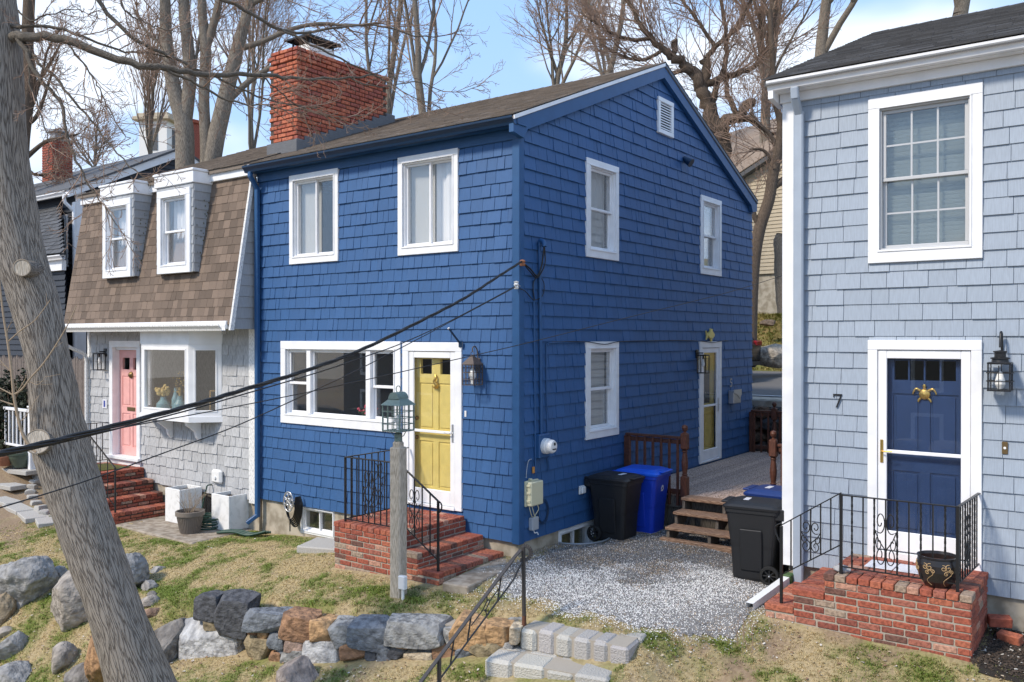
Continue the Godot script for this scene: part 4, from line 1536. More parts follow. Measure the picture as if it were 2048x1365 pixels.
func chimney(h: Node) -> void:
	var x0 := -5.5
	var x1 := -4.8
	var z0 := -2.6
	var z1 := -0.53
	var core := MB.new()
	core.box(Vector3(x0 + 0.02, 5.2, z0 + 0.02), Vector3(x1 - 0.02, 7.4, z1 - 0.02))
	var ch := part("chimney", core, M.dark_mortar, h, "red brick chimney")
	var c := 0.0715
	var all := []
	var y := 5.72
	var row := 0
	while y < 7.4:
		var out := 0.0
		if y > 7.18:
			out = 0.022
		var faces := [[Vector3(x0 - out, y, z1 + out), Vector3.RIGHT, Vector3.BACK, x1 - x0 + 2 * out], [Vector3(x1 + out, y, z1 + out), Vector3.FORWARD, Vector3.RIGHT, z1 - z0 + 2 * out], [Vector3(x0 - out, y, z0 - out), Vector3.BACK, Vector3.LEFT, z1 - z0 + 2 * out], [Vector3(x1 + out, y, z0 - out), Vector3.LEFT, Vector3.FORWARD, x1 - x0 + 2 * out]]
		for q in 4:
			var fc: Array = faces[q]
			var a := 0.1
			if row % 2 == (q % 2):
				a = 0.0
			var end: float = fc[3] - (0.1 if row % 2 != (q % 2) else 0.0)
			# each course starts where the neighbouring face's course ends
			while a < end - 0.01:
				var l := 0.215
				if end - a - l < 0.09:
					l = end - a
				if l > 0.29:
					l /= 2
				var p: Vector3 = fc[0] + fc[1] * (a + l / 2) + Vector3.UP * (c / 2) - fc[2] * 0.05
				all.append([Transform3D(Basis(fc[1], Vector3.UP, fc[2]), p), Vector3(l - 0.012, c - 0.013, 0.1), 1.0 if q < 2 else 0.0])
				a += l
		y += c
		row += 1
	all.sort_custom(func(a, b): return a[2] * 100 + a[0].origin.z > b[2] * 100 + b[0].origin.z)
	var rest := MB.new()
	for k in all.size():
		var e: Array = all[k]
		var xf: Transform3D = e[0] * Transform3D(Basis.from_euler(Vector3(rng.randf_range(-1, 1), rng.randf_range(-1, 1), rng.randf_range(-1, 1)) * 0.014), Vector3(0, rng.randf_range(-0.002, 0.002), rng.randf_range(-0.006, 0.006)))
		if k < 300:
			piece("brick", block(Vector3(snappedf(e[1].x, 0.01), e[1].y, e[1].z), 0.008), M["chimney_brick_%d" % (rng.randi() % 4)], xf, ch)
		else:
			var g := rng.randf_range(0.7, 1.0)
			rest.col = Color(g, g, g)
			rest.add(block(Vector3(snappedf(e[1].x, 0.01), e[1].y, e[1].z), 0.008), xf)
	stuff(part("brickwork", rest, M.chimney_brick_0, ch))
	# lead flashing, stepped up the slope
	var fb := MB.new()
	fb.cbox(Vector3(x0 - 0.03, 5.55, z1 - 0.1), Vector3(x1 + 0.03, 5.93, z1 + 0.03), 0.008)
	var z := z1
	while z > z0:
		var yr := 5.415 + (0.23 - z) * 0.4101
		fb.cbox(Vector3(x1 - 0.05, yr - 0.2, z - 0.2), Vector3(x1 + 0.028 + 0.004 * rng.randf(), yr + 0.2 + 0.03 * rng.randf(), z + 0.02), 0.01)
		z -= 0.17
	part("flashing", fb, M.lead, ch)
	var fl := MB.new()
	fl.cbox(Vector3(x0 + 0.12, 7.4, -1.45), Vector3(x1 - 0.12, 7.62, -0.9), 0.01)
	part("flue", fl, M.far_white, ch)
	var cp := MB.new()
	for q in [[x0 + 0.14, -1.43], [x1 - 0.14, -1.43], [x0 + 0.14, -0.92], [x1 - 0.14, -0.92]]:
		cp.bar(Vector3(q[0], 7.6, q[1]), Vector3(q[0], 7.75, q[1]), 0.025, 0.025)
	cp.x = Transform3D(Basis.IDENTITY, Vector3((x0 + x1) / 2, 7.74, -1.175))
	var p := [Vector3(-0.3, 0, 0.36), Vector3(0.3, 0, 0.36), Vector3(0.3, 0, -0.36), Vector3(-0.3, 0, -0.36)]
	var tp := Vector3(0, 0.1, 0)
	for k in 4:
		cp.tri_out(p[k], p[(k + 1) % 4], tp, Vector3.UP)
		cp.quad_out(p[k], p[(k + 1) % 4], p[(k + 1) % 4] + Vector3(0, -0.03, 0), p[k] + Vector3(0, -0.03, 0), p[k] + p[(k + 1) % 4])
	part("cap", cp, M.black_iron, ch)


# ---------- the grey row house with the mansard ----------
func row_house() -> void:
	var h := thing("row_house", "grey shingled row house with brown mansard, two dormers and pink door", "house")
	var x0 := -10.3
	var x1 := -5.1
	var base := 0.2
	var top := 2.86
	var dr := Rect2(-9.489, 0.37, 1.044, 2.297)
	var hole_d := Rect2(dr.position.x - x0 + 0.06, dr.position.y - base, dr.size.x - 0.12, dr.size.y - 0.06)
	var bay := Rect2(-8.25 - x0, 1.47 - base, 2.18, 1.25)
	var b := MB.new()
	wall_sheet(b, Vector3(x0, base, 0), Vector3.RIGHT, Vector3.BACK, x1 - x0, 5.2 - base, [hole_d, bay, Rect2(-8.83 - x0, 3.9 - base, 0.8, 1.2), Rect2(-7.08 - x0, 3.9 - base, 0.8, 1.2)], 0.12)
	b.box(Vector3(x0, base, -7.8), Vector3(x0 + 0.12, 5.4, -0.12))
	b.box(Vector3(x0 + 0.12, base, -7.8), Vector3(x1, 5.4, -7.68))
	var wall := part("wall", b, M.old_grey_shingle, h)
	var list := []
	clad(list, Vector3(x0, base, 0.002), Vector3.RIGHT, Vector3.UP, Vector3.BACK, x1 - x0, -0.06, top - base, 0.165, [Rect2(dr.position.x - x0, dr.position.y - base - 0.6, dr.size.x, dr.size.y + 0.6), Rect2(-8.22 - x0, 1.36 - base, 2.2, 1.5), Rect2(x1 - x0 - 0.2, -1, 1, 9)], 0.09, 0.22, null, 0.022, 0.16)
	lay(list, "shingle", "shingle_siding", M.old_grey_shingle, wall, 0.02, 0.007, 300, EYE, 0.4)
	var cb := MB.new()
	cb.cbox(Vector3(x1 - 0.2, 0.08, 0.001), Vector3(x1 + 0.0, top, 0.03), 0.004)
	cb.cbox(Vector3(x0 - 0.02, base - 0.02, 0.0005), Vector3(x0 + 0.06, top, 0.028), 0.004)
	part("corner_board", cb, M.worn_white, h)
	var fd := MB.new()
	wall_sheet(fd, Vector3(x0 + 0.02, -0.9, -0.02), Vector3.RIGHT, Vector3.BACK, x1 - x0 - 0.02, 1.08, [Rect2(3.72, 0.58, 0.6, 0.42)], 0.3)
	part("foundation", fd, M.concrete, h)
	window(h, Transform3D(Basis.IDENTITY, Vector3(x0 + 3.74, -0.32, -0.06)), 0.6, 0.42, "basement", 0.035, "", M.skirt_wood, M.skirt_wood)
	# the mansard
	var lo := Vector3(0, 2.93, 0.5)
	var hi := Vector3(0, 5.3, 0.1)
	var mb := MB.new()
	mb.x = Transform3D(Basis(Vector3(0, 0, -1), Vector3.UP, Vector3(1, 0, 0)), Vector3.ZERO)
	mb.prism([Vector2(-0.5, 2.93), Vector2(-0.1, 5.3), Vector2(0.0, 5.3), Vector2(-0.4, 2.93)], x0, x1 - 0.03)
	var mans := part("mansard", mb, M.mansard_shingle, h)
	var w := (hi - lo)
	var l := w.length()
	w /= l
	var dorm := [[-8.97, -7.93], [-7.22, -6.16]]
	var holes := []
	for d in dorm:
		holes.append(Rect2(d[0] - x0, (3.79 - 2.93) / 2.37 * l, d[1] - d[0], 3))
	list = []
	clad(list, Vector3(x0 + 0.02, lo.y, lo.z), Vector3.RIGHT, w, Vector3.RIGHT.cross(w).normalized(), x1 - x0 - 0.05, 0.0, l, 0.142, holes, 0.11, 0.2, null, 0.002, 0.42)
	lay(list, "roof_shingle", "roof_shingle_field", M.mansard_shingle, mans, 0.009, 0.004, 300)
	# right cheek and its worn trim
	var ck := MB.new()
	ck.x = Transform3D(Basis(Vector3(0, 0, -1), Vector3.UP, Vector3(1, 0, 0)), Vector3.ZERO)
	ck.prism([Vector2(-0.47, 2.86), Vector2(-0.09, 5.26), Vector2(0.0, 5.26), Vector2(0.0, 2.86)], x1 - 0.06, x1 - 0.028)
	var cheek := part("mansard_cheek", ck, M.cheek_shingle, h)
	list = []
	var rows := 14
	for k in rows:
		var y := 2.86 + k * 2.4 / rows
		var zz := 0.47 - 0.38 * (k + 0.5) / rows
		var s := MB.new()
		s.x = Transform3D(Basis(Vector3(0, 0, -1), Vector3.UP, Vector3(1, 0, 0)), Vector3(x1 - 0.028, y, zz))
		s.x = s.x * Transform3D(Basis.IDENTITY.scaled(Vector3(zz, 2.4 / rows, 0.016)), Vector3.ZERO)
		piece("shingle", wedges[k % 6], M.cheek_shingle, s.x, cheek)
	var tr := MB.new()
	tr.x = ck.x
	tr.prism([Vector2(-0.525, 2.84), Vector2(-0.115, 5.3), Vector2(-0.055, 5.3), Vector2(-0.455, 2.84)], x1 - 0.029, x1 + 0.012)
	part("cheek_trim", tr, M.worn_white, h)
	# cornice and gutter below the mansard
	var co := MB.new()
	co.cbox(Vector3(x0 - 0.05, 2.862, 0.002), Vector3(x1 - 0.06, 2.9, 0.47), 0.004)
	co.cbox(Vector3(x0 - 0.05, 2.86, 0.472), Vector3(x1 - 0.09, 2.985, 0.53), 0.008)
	part("cornice", co, M.white_trim, h)
	gutter(h, Vector3(x0 - 0.12, 2.83, 0.53), Vector3(x1 - 0.1, 2.83, 0.53), M.worn_white)
	var ds := MB.new()
	ds.tube(spline([Vector3(x0 - 0.03, 2.84, 0.58), Vector3(x0 - 0.03, 2.66, 0.56), Vector3(x0 + 0.02, 2.5, 0.3), Vector3(x0 + 0.03, 2.38, 0.09), Vector3(x0 + 0.03, 2.1, 0.07)]), 0.035, 8)
	ds.tube([Vector3(x0 + 0.03, 2.1, 0.07), Vector3(x0 + 0.03, -0.3, 0.07)], 0.035, 8)
	part("downspout", ds, M.worn_white, h)
	# frieze at the top and the low roof over it
	var fz := MB.new()
	for q in [[x0 - 0.02, dorm[0][0] - 0.03], [dorm[0][1] + 0.03, dorm[1][0] - 0.03], [dorm[1][1] + 0.03, x1 - 0.02]]:
		fz.cbox(Vector3(q[0], 5.28, -0.02), Vector3(q[1], 5.45, 0.16), 0.005)
	part("frieze", fz, M.white_trim, h)
	var rb := MB.new()
	rb.x = ck.x
	rb.prism([Vector2(-0.2, 5.46), Vector2(3.83, 7.06), Vector2(7.8, 5.46), Vector2(7.8, 5.4), Vector2(3.83, 7.0), Vector2(-0.2, 5.4)], x0 - 0.06, x1 - 0.08)
	var roof := part("roof", rb, M.asphalt_shingle, h)
	roof_slope(roof, Vector3(0, 5.458, 0.215), Vector3(0, 7.07, -3.83), x0 - 0.07, x1 - 0.06, M.asphalt_shingle, [], 0.24, 0.14)
	# dormers
	for d in dorm:
		dormer(h, d[0], d[1])
	# bay window
	bay_window(h)
	# pink door
	var dx := face_xf("front", dr.position.x, dr.position.y)
	var dw := dr.size.x
	var dh := dr.size.y
	var c := local_mb(dx)
	c.cbox(Vector3(0, 0.1, -0.03), Vector3(0.11, dh - 0.12, 0.045), 0.004)
	c.cbox(Vector3(dw - 0.11, 0.1, -0.03), Vector3(dw, dh - 0.12, 0.045), 0.004)
	c.cbox(Vector3(0, dh - 0.12, -0.03), Vector3(dw, dh, 0.047), 0.004)
	c.cbox(Vector3(-0.03, 0.1, -0.1), Vector3(dw + 0.03, 0.16, 0.1), 0.006)
	c.cbox(Vector3(0, 0.0, -0.03), Vector3(dw, 0.1, 0.04), 0.004)
	c.box(Vector3(0.06, 0.16, -0.14), Vector3(0.11, dh - 0.12, -0.031))
	c.box(Vector3(dw - 0.11, 0.16, -0.14), Vector3(dw - 0.06, dh - 0.12, -0.031))
	c.box(Vector3(0.11, dh - 0.17, -0.14), Vector3(dw - 0.11, dh - 0.1, -0.031))
	var door := part("front_door", c, M.white_trim, h)
	var lw := dw - 0.22
	leaf(dx * Transform3D(Basis.IDENTITY, Vector3(0.11, 0.16, -0.1)), lw, dh - 0.33, [Rect2(0.1, 0.16, 0.27, 0.62), Rect2(lw - 0.37, 0.16, 0.27, 0.62), Rect2(0.1, 0.92, 0.27, 0.56), Rect2(lw - 0.37, 0.92, 0.27, 0.56)], [Rect2(0.11, 1.6, 0.24, 0.22), Rect2(lw - 0.35, 1.6, 0.24, 0.22)], M.pink_paint, door).set_meta("label", "pink panelled door leaf")
	var kb := local_mb(dx * Transform3D(Basis.IDENTITY, Vector3(dw / 2, 0.16, -0.1)))
	kb.cbox(Vector3(-0.13, 0.83, 0), Vector3(0.13, 0.9, 0.012), 0.004)
	part("mail_slot", kb, M.old_brass, door)
	kb = local_mb(dx * Transform3D(Basis.IDENTITY, Vector3(dw / 2, 1.66, -0.1)))
	kb.x = kb.x * Transform3D(Basis(Vector3.RIGHT, PI / 2), Vector3.ZERO)
	kb.lathe([Vector2(0.065, 0), Vector2(0.06, 0.02), Vector2(0.03, 0.05), Vector2(0.0, 0.06)], 14)
	part("knocker", kb, M.old_brass, door)
	# dim room behind the bay
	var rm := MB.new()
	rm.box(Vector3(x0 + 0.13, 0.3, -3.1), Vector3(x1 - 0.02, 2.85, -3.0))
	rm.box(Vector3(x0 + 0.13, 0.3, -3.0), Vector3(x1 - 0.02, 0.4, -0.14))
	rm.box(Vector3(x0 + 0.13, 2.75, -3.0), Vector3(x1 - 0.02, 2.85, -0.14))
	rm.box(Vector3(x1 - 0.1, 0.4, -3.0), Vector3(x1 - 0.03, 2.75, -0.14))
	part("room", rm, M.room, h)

func dormer(h: Node, a: float, e: float) -> void:
	var z := 0.44
	var b := MB.new()
	wall_sheet(b, Vector3(a, 3.8, z), Vector3.RIGHT, Vector3.BACK, e - a, 1.45, [Rect2(0.1, 0.08, e - a - 0.2, 1.25)], 0.06)
	b.x = Transform3D(Basis(Vector3(0, 0, -1), Vector3.UP, Vector3(1, 0, 0)), Vector3.ZERO)
	for q in [[a + 0.002, a + 0.05], [e - 0.05, e - 0.002]]:
		b.prism([Vector2(-z + 0.06, 3.8), Vector2(-z + 0.06, 5.25), Vector2(-0.08, 5.25), Vector2(-0.33, 3.8)], q[0], q[1])
	var o := part("dormer", b, M.cheek_shingle, h)
	var list := []
	var hole := Rect2(0.07, 0.0, e - a - 0.14, 1.38)
	clad(list, Vector3(a, 3.8, z + 0.001), Vector3.RIGHT, Vector3.UP, Vector3.BACK, e - a, 0.0, 1.45, 0.15, [hole], 0.1, 0.2)
	for k in 10:
		var y := 3.8 + k * 0.145
		var back := 0.5 - 0.4 * (y + 0.07 - 2.93) / 2.37
		var xf := Transform3D(Basis(Vector3(0, 0, -(z - back + 0.02)), Vector3(0, 0.15, 0), Vector3(0.014, 0, 0)), Vector3(e, y, z))
		piece("cheek_shingle", wedges[(k * 5 + 2) % 6], M.cheek_shingle, xf, o)
		xf = Transform3D(Basis(Vector3(0, 0, z - back + 0.02), Vector3(0, 0.15, 0), Vector3(-0.014, 0, 0)), Vector3(a, y, back - 0.02))
		piece("cheek_shingle", wedges[(k * 3 + 1) % 6], M.cheek_shingle, xf, o)
	lay(list, "shingle", "dormer_shingles", M.cheek_shingle, o, 0.014, 0.003, 60)
	var hd := MB.new()
	hd.cbox(Vector3(a - 0.03, 5.24, -0.02), Vector3(e + 0.03, 5.43, z + 0.035), 0.006)
	hd.cbox(Vector3(a - 0.05, 5.43, -0.02), Vector3(e + 0.05, 5.47, z + 0.055), 0.006)
	part("header", hd, M.white_trim, o)
	window(o, Transform3D(Basis.IDENTITY, Vector3(a + 0.06, 3.79, z)), e - a - 0.12, 1.38, "double", 0.11, "")
	# lace curtain
	cloth(Transform3D(Basis.IDENTITY, Vector3(a + 0.06, 3.79, z)), 0.15, 0.15, e - a - 0.27, 1.24, -0.2, 0.12, 0.02, M.curtain, "curtain", o)
	# a streak of green film where the cheek stays wet
	var g := MB.new()
	var r := RandomNumberGenerator.new()
	r.seed = int(a * -100)
	for k in 22:
		var y := 3.85 + r.randf() * 1.2
		var back := 0.5 - 0.4 * (y - 2.93) / 2.37
		var zz := lerpf(back + 0.015, z - 0.02, pow(r.randf(), 2.0))
		var s := r.randf_range(0.005, 0.012)
		g.quad(Vector3(e + 0.0165, y - s, zz + s * 0.6), Vector3(e + 0.0165, y - s * 0.8, zz - s), Vector3(e + 0.0165, y + s * 1.6, zz - s * 0.7), Vector3(e + 0.0165, y + s * 1.3, zz + s * 0.8))
	var film := part("algae", g, M.moss_film, o)
	stuff(film)

func bay_window(h: Node) -> void:
	var z := 0.36
	var xa := -7.83
	var xb := -6.42
	var y0 := 1.42
	var y1 := 2.62
	var b := MB.new()
	var base := [Vector3(-8.2, 0, 0.0), Vector3(xa, 0, z), Vector3(xb, 0, z), Vector3(-6.04, 0, 0.0)]
	var slab := func(ya: float, yb: float, grow: float) -> void:
		var p := []
		for q: Vector3 in base:
			var o := Vector3(q.x + (-grow if q.x < -7 else grow), 0, q.z + (grow if q.z > 0 else 0.0))
			p.append(o)
		for k in 3:
			b.quad_out(p[k] + Vector3.UP * ya, p[k + 1] + Vector3.UP * ya, p[k + 1] + Vector3.UP * yb, p[k] + Vector3.UP * yb, Vector3(p[k].x + p[k + 1].x + 14.24, 0, 1.0))
		for yy in [ya, yb]:
			b.quad_out(p[0] + Vector3.UP * yy, p[1] + Vector3.UP * yy, p[2] + Vector3.UP * yy, p[3] + Vector3.UP * yy, Vector3(0, 1 if yy == yb else -1, 0))
	slab.call(1.33, y0, 0.03)
	slab.call(y1, 2.86, 0.02)
	var o := part("bay_window", b, M.white_trim, h)
	for k in 3:
		var p: Vector3 = base[k]
		var q: Vector3 = base[k + 1]
		var u := (q - p)
		var l := u.length()
		u /= l
		var xf := Transform3D(Basis(u, Vector3.UP, u.cross(Vector3.UP)), p + Vector3.UP * y0)
		var f := local_mb(xf)
		frame_boards(f, 0.002, 0, l - 0.002, y1 - y0, 0.085, -0.06, 0.012)
		frame_boards(f, 0.075, 0.075, l - 0.075, y1 - y0 - 0.075, 0.03, -0.045, 0.02)
		part("sash", f, M.white_trim, o)
		pane(xf, 0.1, 0.1, l - 0.1, y1 - y0 - 0.1, -0.01, o)
	for x in [-7.45, -6.62]:
		var br := MB.new()
		br.x = Transform3D(Basis(Vector3(0, 0, 1), Vector3.UP, Vector3(-1, 0, 0)), Vector3.ZERO)
		br.prism([Vector2(0.02, 1.328), Vector2(0.3, 1.328), Vector2(0.29, 1.26), Vector2(0.2, 1.2), Vector2(0.13, 1.14), Vector2(0.1, 1.04), Vector2(0.05, 0.98), Vector2(0.02, 1.0)], -x - 0.03, -x + 0.03)
		part("bracket", br, M.white_trim, o)

# ---------- the grey-blue house ----------
func grey_house() -> void:
	var h := thing("grey_blue_house", "pale grey-blue shingled house with a navy front door", "house")
	var Z := -0.9
	var X := 3.01
	var W := 5.2
	var D := 9.0
	var base := 0.22
	var top := 5.42
	var win := Rect2(3.89, 3.5, 1.062, 1.714)
	var dr := Rect2(3.89, 0.45, 1.06, 2.248)
	var holes := [Rect2(win.position.x - X + 0.03, win.position.y - base + 0.03, win.size.x - 0.06, win.size.y - 0.06), Rect2(dr.position.x - X + 0.03, dr.position.y - base, dr.size.x - 0.06, dr.size.y - 0.03)]
	var b := MB.new()
	wall_sheet(b, Vector3(X, base, Z), Vector3.RIGHT, Vector3.BACK, W, top - base, holes, 0.12)
	wall_sheet(b, Vector3(X, base, Z - D), Vector3.BACK, Vector3.LEFT, D - 0.12, top - base, [], 0.12)
	wall_sheet(b, Vector3(X + W, base, Z - 0.12), Vector3.FORWARD, Vector3.RIGHT, D - 0.12, top - base, [], 0.12)
	wall_sheet(b, Vector3(X + W, base, Z - D), Vector3.LEFT, Vector3.FORWARD, W, top - base, [], 0.12)
	b.x = Transform3D(Basis(Vector3(0, 0, -1), Vector3.UP, Vector3(1, 0, 0)), Vector3.ZERO)
	for q in [[X, X + 0.12], [X + W - 0.12, X + W]]:
		b.prism([Vector2(0.95, top), Vector2(9.85, top), Vector2(5.42, 7.3)], q[0], q[1])
	var wall := part("wall", b, M.grey_blue_paint, h)
	var list := []
	var clear := [Rect2(win.position.x - X, win.position.y - base, win.size.x, win.size.y), Rect2(dr.position.x - X, -1, dr.size.x, dr.size.y + 1.23), Rect2(-1, -1, 1.115, 9)]
	clad(list, Vector3(X, base, Z + 0.002), Vector3.RIGHT, Vector3.UP, Vector3.BACK, W, 0.0, top - base - 0.1, 0.168, clear, 0.16, 0.3, null, 0.001, 0.07)
	clad(list, Vector3(X - 0.002, base, Z - D), Vector3.BACK, Vector3.UP, Vector3.LEFT, D, 0.0, top - base, 0.168, [Rect2(D - 0.1, -1, 1, 9)], 0.16, 0.3, null, 0.001, 0.07)
	lay(list, "shingle", "shingle_siding", M.grey_blue_shingle, wall, 0.02, 0.005, 300)
	var cb := MB.new()
	cb.cbox(Vector3(X - 0.028, base - 0.02, Z - 0.1), Vector3(X + 0.115, top - 0.09, Z + 0.03), 0.004)
	part("corner_board", cb, M.white_trim, h)
	var fz := MB.new()
	fz.cbox(Vector3(X - 0.05, top - 0.1, Z + 0.001), Vector3(X + W, top + 0.0, Z + 0.05), 0.004)
	fz.cbox(Vector3(X - 0.1, top + 0.001, Z - 0.1), Vector3(X + W + 0.1, top + 0.02, Z + 0.16), 0.004)
	part("frieze", fz, M.white_trim, h)
	var rk := MB.new()
	rk.x = Transform3D(Basis(Vector3(0, 0, -1), Vector3.UP, Vector3(1, 0, 0)), Vector3.ZERO)
	rk.prism([Vector2(0.66, 5.5), Vector2(5.42, 7.38), Vector2(5.42, 7.2), Vector2(1.0, 5.44), Vector2(1.0, 5.3), Vector2(0.66, 5.34)], X - 0.115, X - 0.06)
	rk.prism([Vector2(5.42, 7.38), Vector2(10.15, 5.5), Vector2(10.15, 5.34), Vector2(5.42, 7.2)], X - 0.115, X - 0.06)
	part("rake_board", rk, M.white_trim, h)
	var rb := MB.new()
	rb.x = rk.x
	rb.prism([Vector2(0.62, 5.53), Vector2(5.42, 7.42), Vector2(10.2, 5.53), Vector2(10.2, 5.47), Vector2(5.42, 7.36), Vector2(0.62, 5.47)], X - 0.14, X + W + 0.15)
	var roof := part("roof", rb, M.dark_roof_shingle, h)
	roof_slope(roof, Vector3(0, 5.535, -0.6), Vector3(0, 7.43, -5.42), X - 0.16, X + W + 0.15, M.dark_roof_shingle, [], 0.28, 0.14, 0, "roof_shingle", 0.4)
	var cap := MB.new()
	for k in 27:
		cap.x = Transform3D(Basis.IDENTITY, Vector3(X - 0.16 + 0.2 * k, 7.437, -5.42))
		var g := rng.randf_range(0.7, 1.0)
		cap.col = Color(g, g, g)
		cap.quad(Vector3(0, -0.045, 0.13), Vector3(0.23, -0.04, 0.13), Vector3(0.23, 0.014, 0), Vector3(0, 0.008, 0))
		cap.quad(Vector3(0, 0.008, 0), Vector3(0.23, 0.014, 0), Vector3(0.23, -0.04, -0.13), Vector3(0, -0.045, -0.13))
	stuff(part("ridge_cap", cap, M.dark_roof_shingle, roof))
	gutter(h, Vector3(X - 0.12, top + 0.005, Z + 0.17), Vector3(X + W + 0.1, top + 0.005, Z + 0.17), M.white_trim)
	var ds := MB.new()
	ds.bar(Vector3(3.18, 5.43, Z + 0.22), Vector3(3.18, 5.3, Z + 0.2), 0.085, 0.065, Vector3.BACK, 0.012)
	ds.bar(Vector3(3.18, 5.32, Z + 0.2), Vector3(3.18, 5.16, Z + 0.075), 0.085, 0.065, Vector3.BACK, 0.012)
	ds.bar(Vector3(3.18, 5.2, Z + 0.075), Vector3(3.18, 0.0, Z + 0.075), 0.105, 0.07, Vector3.BACK, 0.014)
	part("downspout", ds, M.grey_blue_paint, h)
	var fd := MB.new()
	fd.box(Vector3(X + 0.03, -0.9, Z - D + 0.05), Vector3(X + W - 0.03, base - 0.005, Z - 0.03))
	part("foundation", fd, M.concrete, h)
	var fl := MB.new()
	fl.box(Vector3(X + 0.13, 0.35, Z - D + 0.13), Vector3(X + W - 0.13, 0.45, Z - 0.13))
	fl.box(Vector3(X + 0.13, 2.85, Z - D + 0.13), Vector3(X + W - 0.13, 3.0, Z - 0.13))
	fl.box(Vector3(X + 0.13, 5.3, Z - D + 0.13), Vector3(X + W - 0.13, 5.38, Z - 0.13))
	part("floor", fl, M.room, h)
	window(h, Transform3D(Basis.IDENTITY, Vector3(win.position.x, win.position.y, Z)), win.size.x, win.size.y, "grid", 0.105, "", M.white_trim, M.vinyl_grey)
	# door
	var dx := Transform3D(Basis.IDENTITY, Vector3(dr.position.x, dr.position.y, Z))
	var c := local_mb(dx)
	c.cbox(Vector3(0, -0.15, -0.03), Vector3(0.095, dr.size.y - 0.1, 0.045), 0.004)
	c.cbox(Vector3(dr.size.x - 0.095, -0.15, -0.03), Vector3(dr.size.x, dr.size.y - 0.1, 0.045), 0.004)
	c.cbox(Vector3(0, dr.size.y - 0.1, -0.03), Vector3(dr.size.x, dr.size.y, 0.047), 0.004)
	c.cbox(Vector3(0.095, -0.15, -0.1), Vector3(dr.size.x - 0.095, 0.06, 0.046), 0.004)
	var door := part("front_door", c, M.white_trim, h)
	storm_door(dx * Transform3D(Basis.IDENTITY, Vector3(0.1, 0.075, 0.0)), dr.size.x - 0.2, dr.size.y - 0.18, 1.02, 0.2, true, M.brass, door)
	var lw := dr.size.x - 0.22
	var lights := []
	for k in 4:
		lights.append(Rect2(0.13 + k * 0.148, 1.76, 0.132, 0.2))
	leaf(dx * Transform3D(Basis.IDENTITY, Vector3(0.11, 0.075, -0.06)), lw, 2.06, [Rect2(0.12, 0.2, 0.26, 0.62), Rect2(0.47, 0.2, 0.26, 0.62), Rect2(0.12, 1.0, 0.26, 0.62), Rect2(0.47, 1.0, 0.26, 0.62)], lights, M.navy_door, door).set_meta("label", "navy blue panelled door leaf")
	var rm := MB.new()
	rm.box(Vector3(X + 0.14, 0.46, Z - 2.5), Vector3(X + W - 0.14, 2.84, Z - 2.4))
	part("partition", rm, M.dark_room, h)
	# turtle knocker
	var t := thing("turtle_door_ornament", "gold sea turtle ornament on the navy front door", "ornament")
	var tb := MB.new()
	tb.x = dx * Transform3D(Basis(Vector3.RIGHT, PI / 2), Vector3(0.11 + lw / 2, 0.075 + 1.62, -0.058))
	var sh := MB.new()
	sh.x = tb.x
	sh.lathe([Vector2(0.056, 0.004), Vector2(0.05, 0.018), Vector2(0.032, 0.03), Vector2(0.0, 0.036)], 16)
	part("shell", sh, M.brass, t)
	var hd := MB.new()
	hd.x = tb.x
	hd.tube([Vector3(0, 0.012, -0.05), Vector3(0, 0.018, -0.075), Vector3(0, 0.018, -0.09), Vector3(0, 0.014, -0.102)], [0.013, 0.014, 0.018, 0.006], 10)
	part("head", hd, M.brass, t)
	for s in [-1.0, 1.0]:
		var fp := MB.new()
		fp.x = tb.x
		fp.tube(spline([Vector3(s * 0.04, 0.01, -0.035), Vector3(s * 0.075, 0.012, -0.055), Vector3(s * 0.1, 0.01, -0.03), Vector3(s * 0.11, 0.008, 0.0)], 4), radii(13, 0.016, 0.006), 8)
		part("flipper", fp, M.brass, t)
		fp = MB.new()
		fp.x = tb.x
		fp.tube([Vector3(s * 0.035, 0.01, 0.04), Vector3(s * 0.055, 0.01, 0.06), Vector3(s * 0.06, 0.008, 0.08)], [0.013, 0.013, 0.006], 8)
		part("flipper", fp, M.brass, t)

# ---------- houses further off ----------
func clap_wall(parent: Node, o: Vector3, u: Vector3, m: Vector3, width: float, height: float, course: float, mt: Material, top = null) -> void:
	var k := 0
	while k * course < height:
		var y := k * course
		var a := 0.0
		var e := width
		if top != null:
			var span: Array = top.call(y + course)
			a = span[0]
			e = span[1]
		if e - a > 0.05:
			var b := MB.new()
			b.x = Transform3D(Basis(u, Vector3.UP, m), o)
			var y1 := minf(y + course, height)
			b.quad(Vector3(a, y, 0.03), Vector3(e, y, 0.03), Vector3(e, y1, 0.004), Vector3(a, y1, 0.004))
			b.quad(Vector3(a, y, 0), Vector3(e, y, 0), Vector3(e, y, 0.03), Vector3(a, y, 0.03))
			part("clapboard", b, mt, parent)
		k += 1

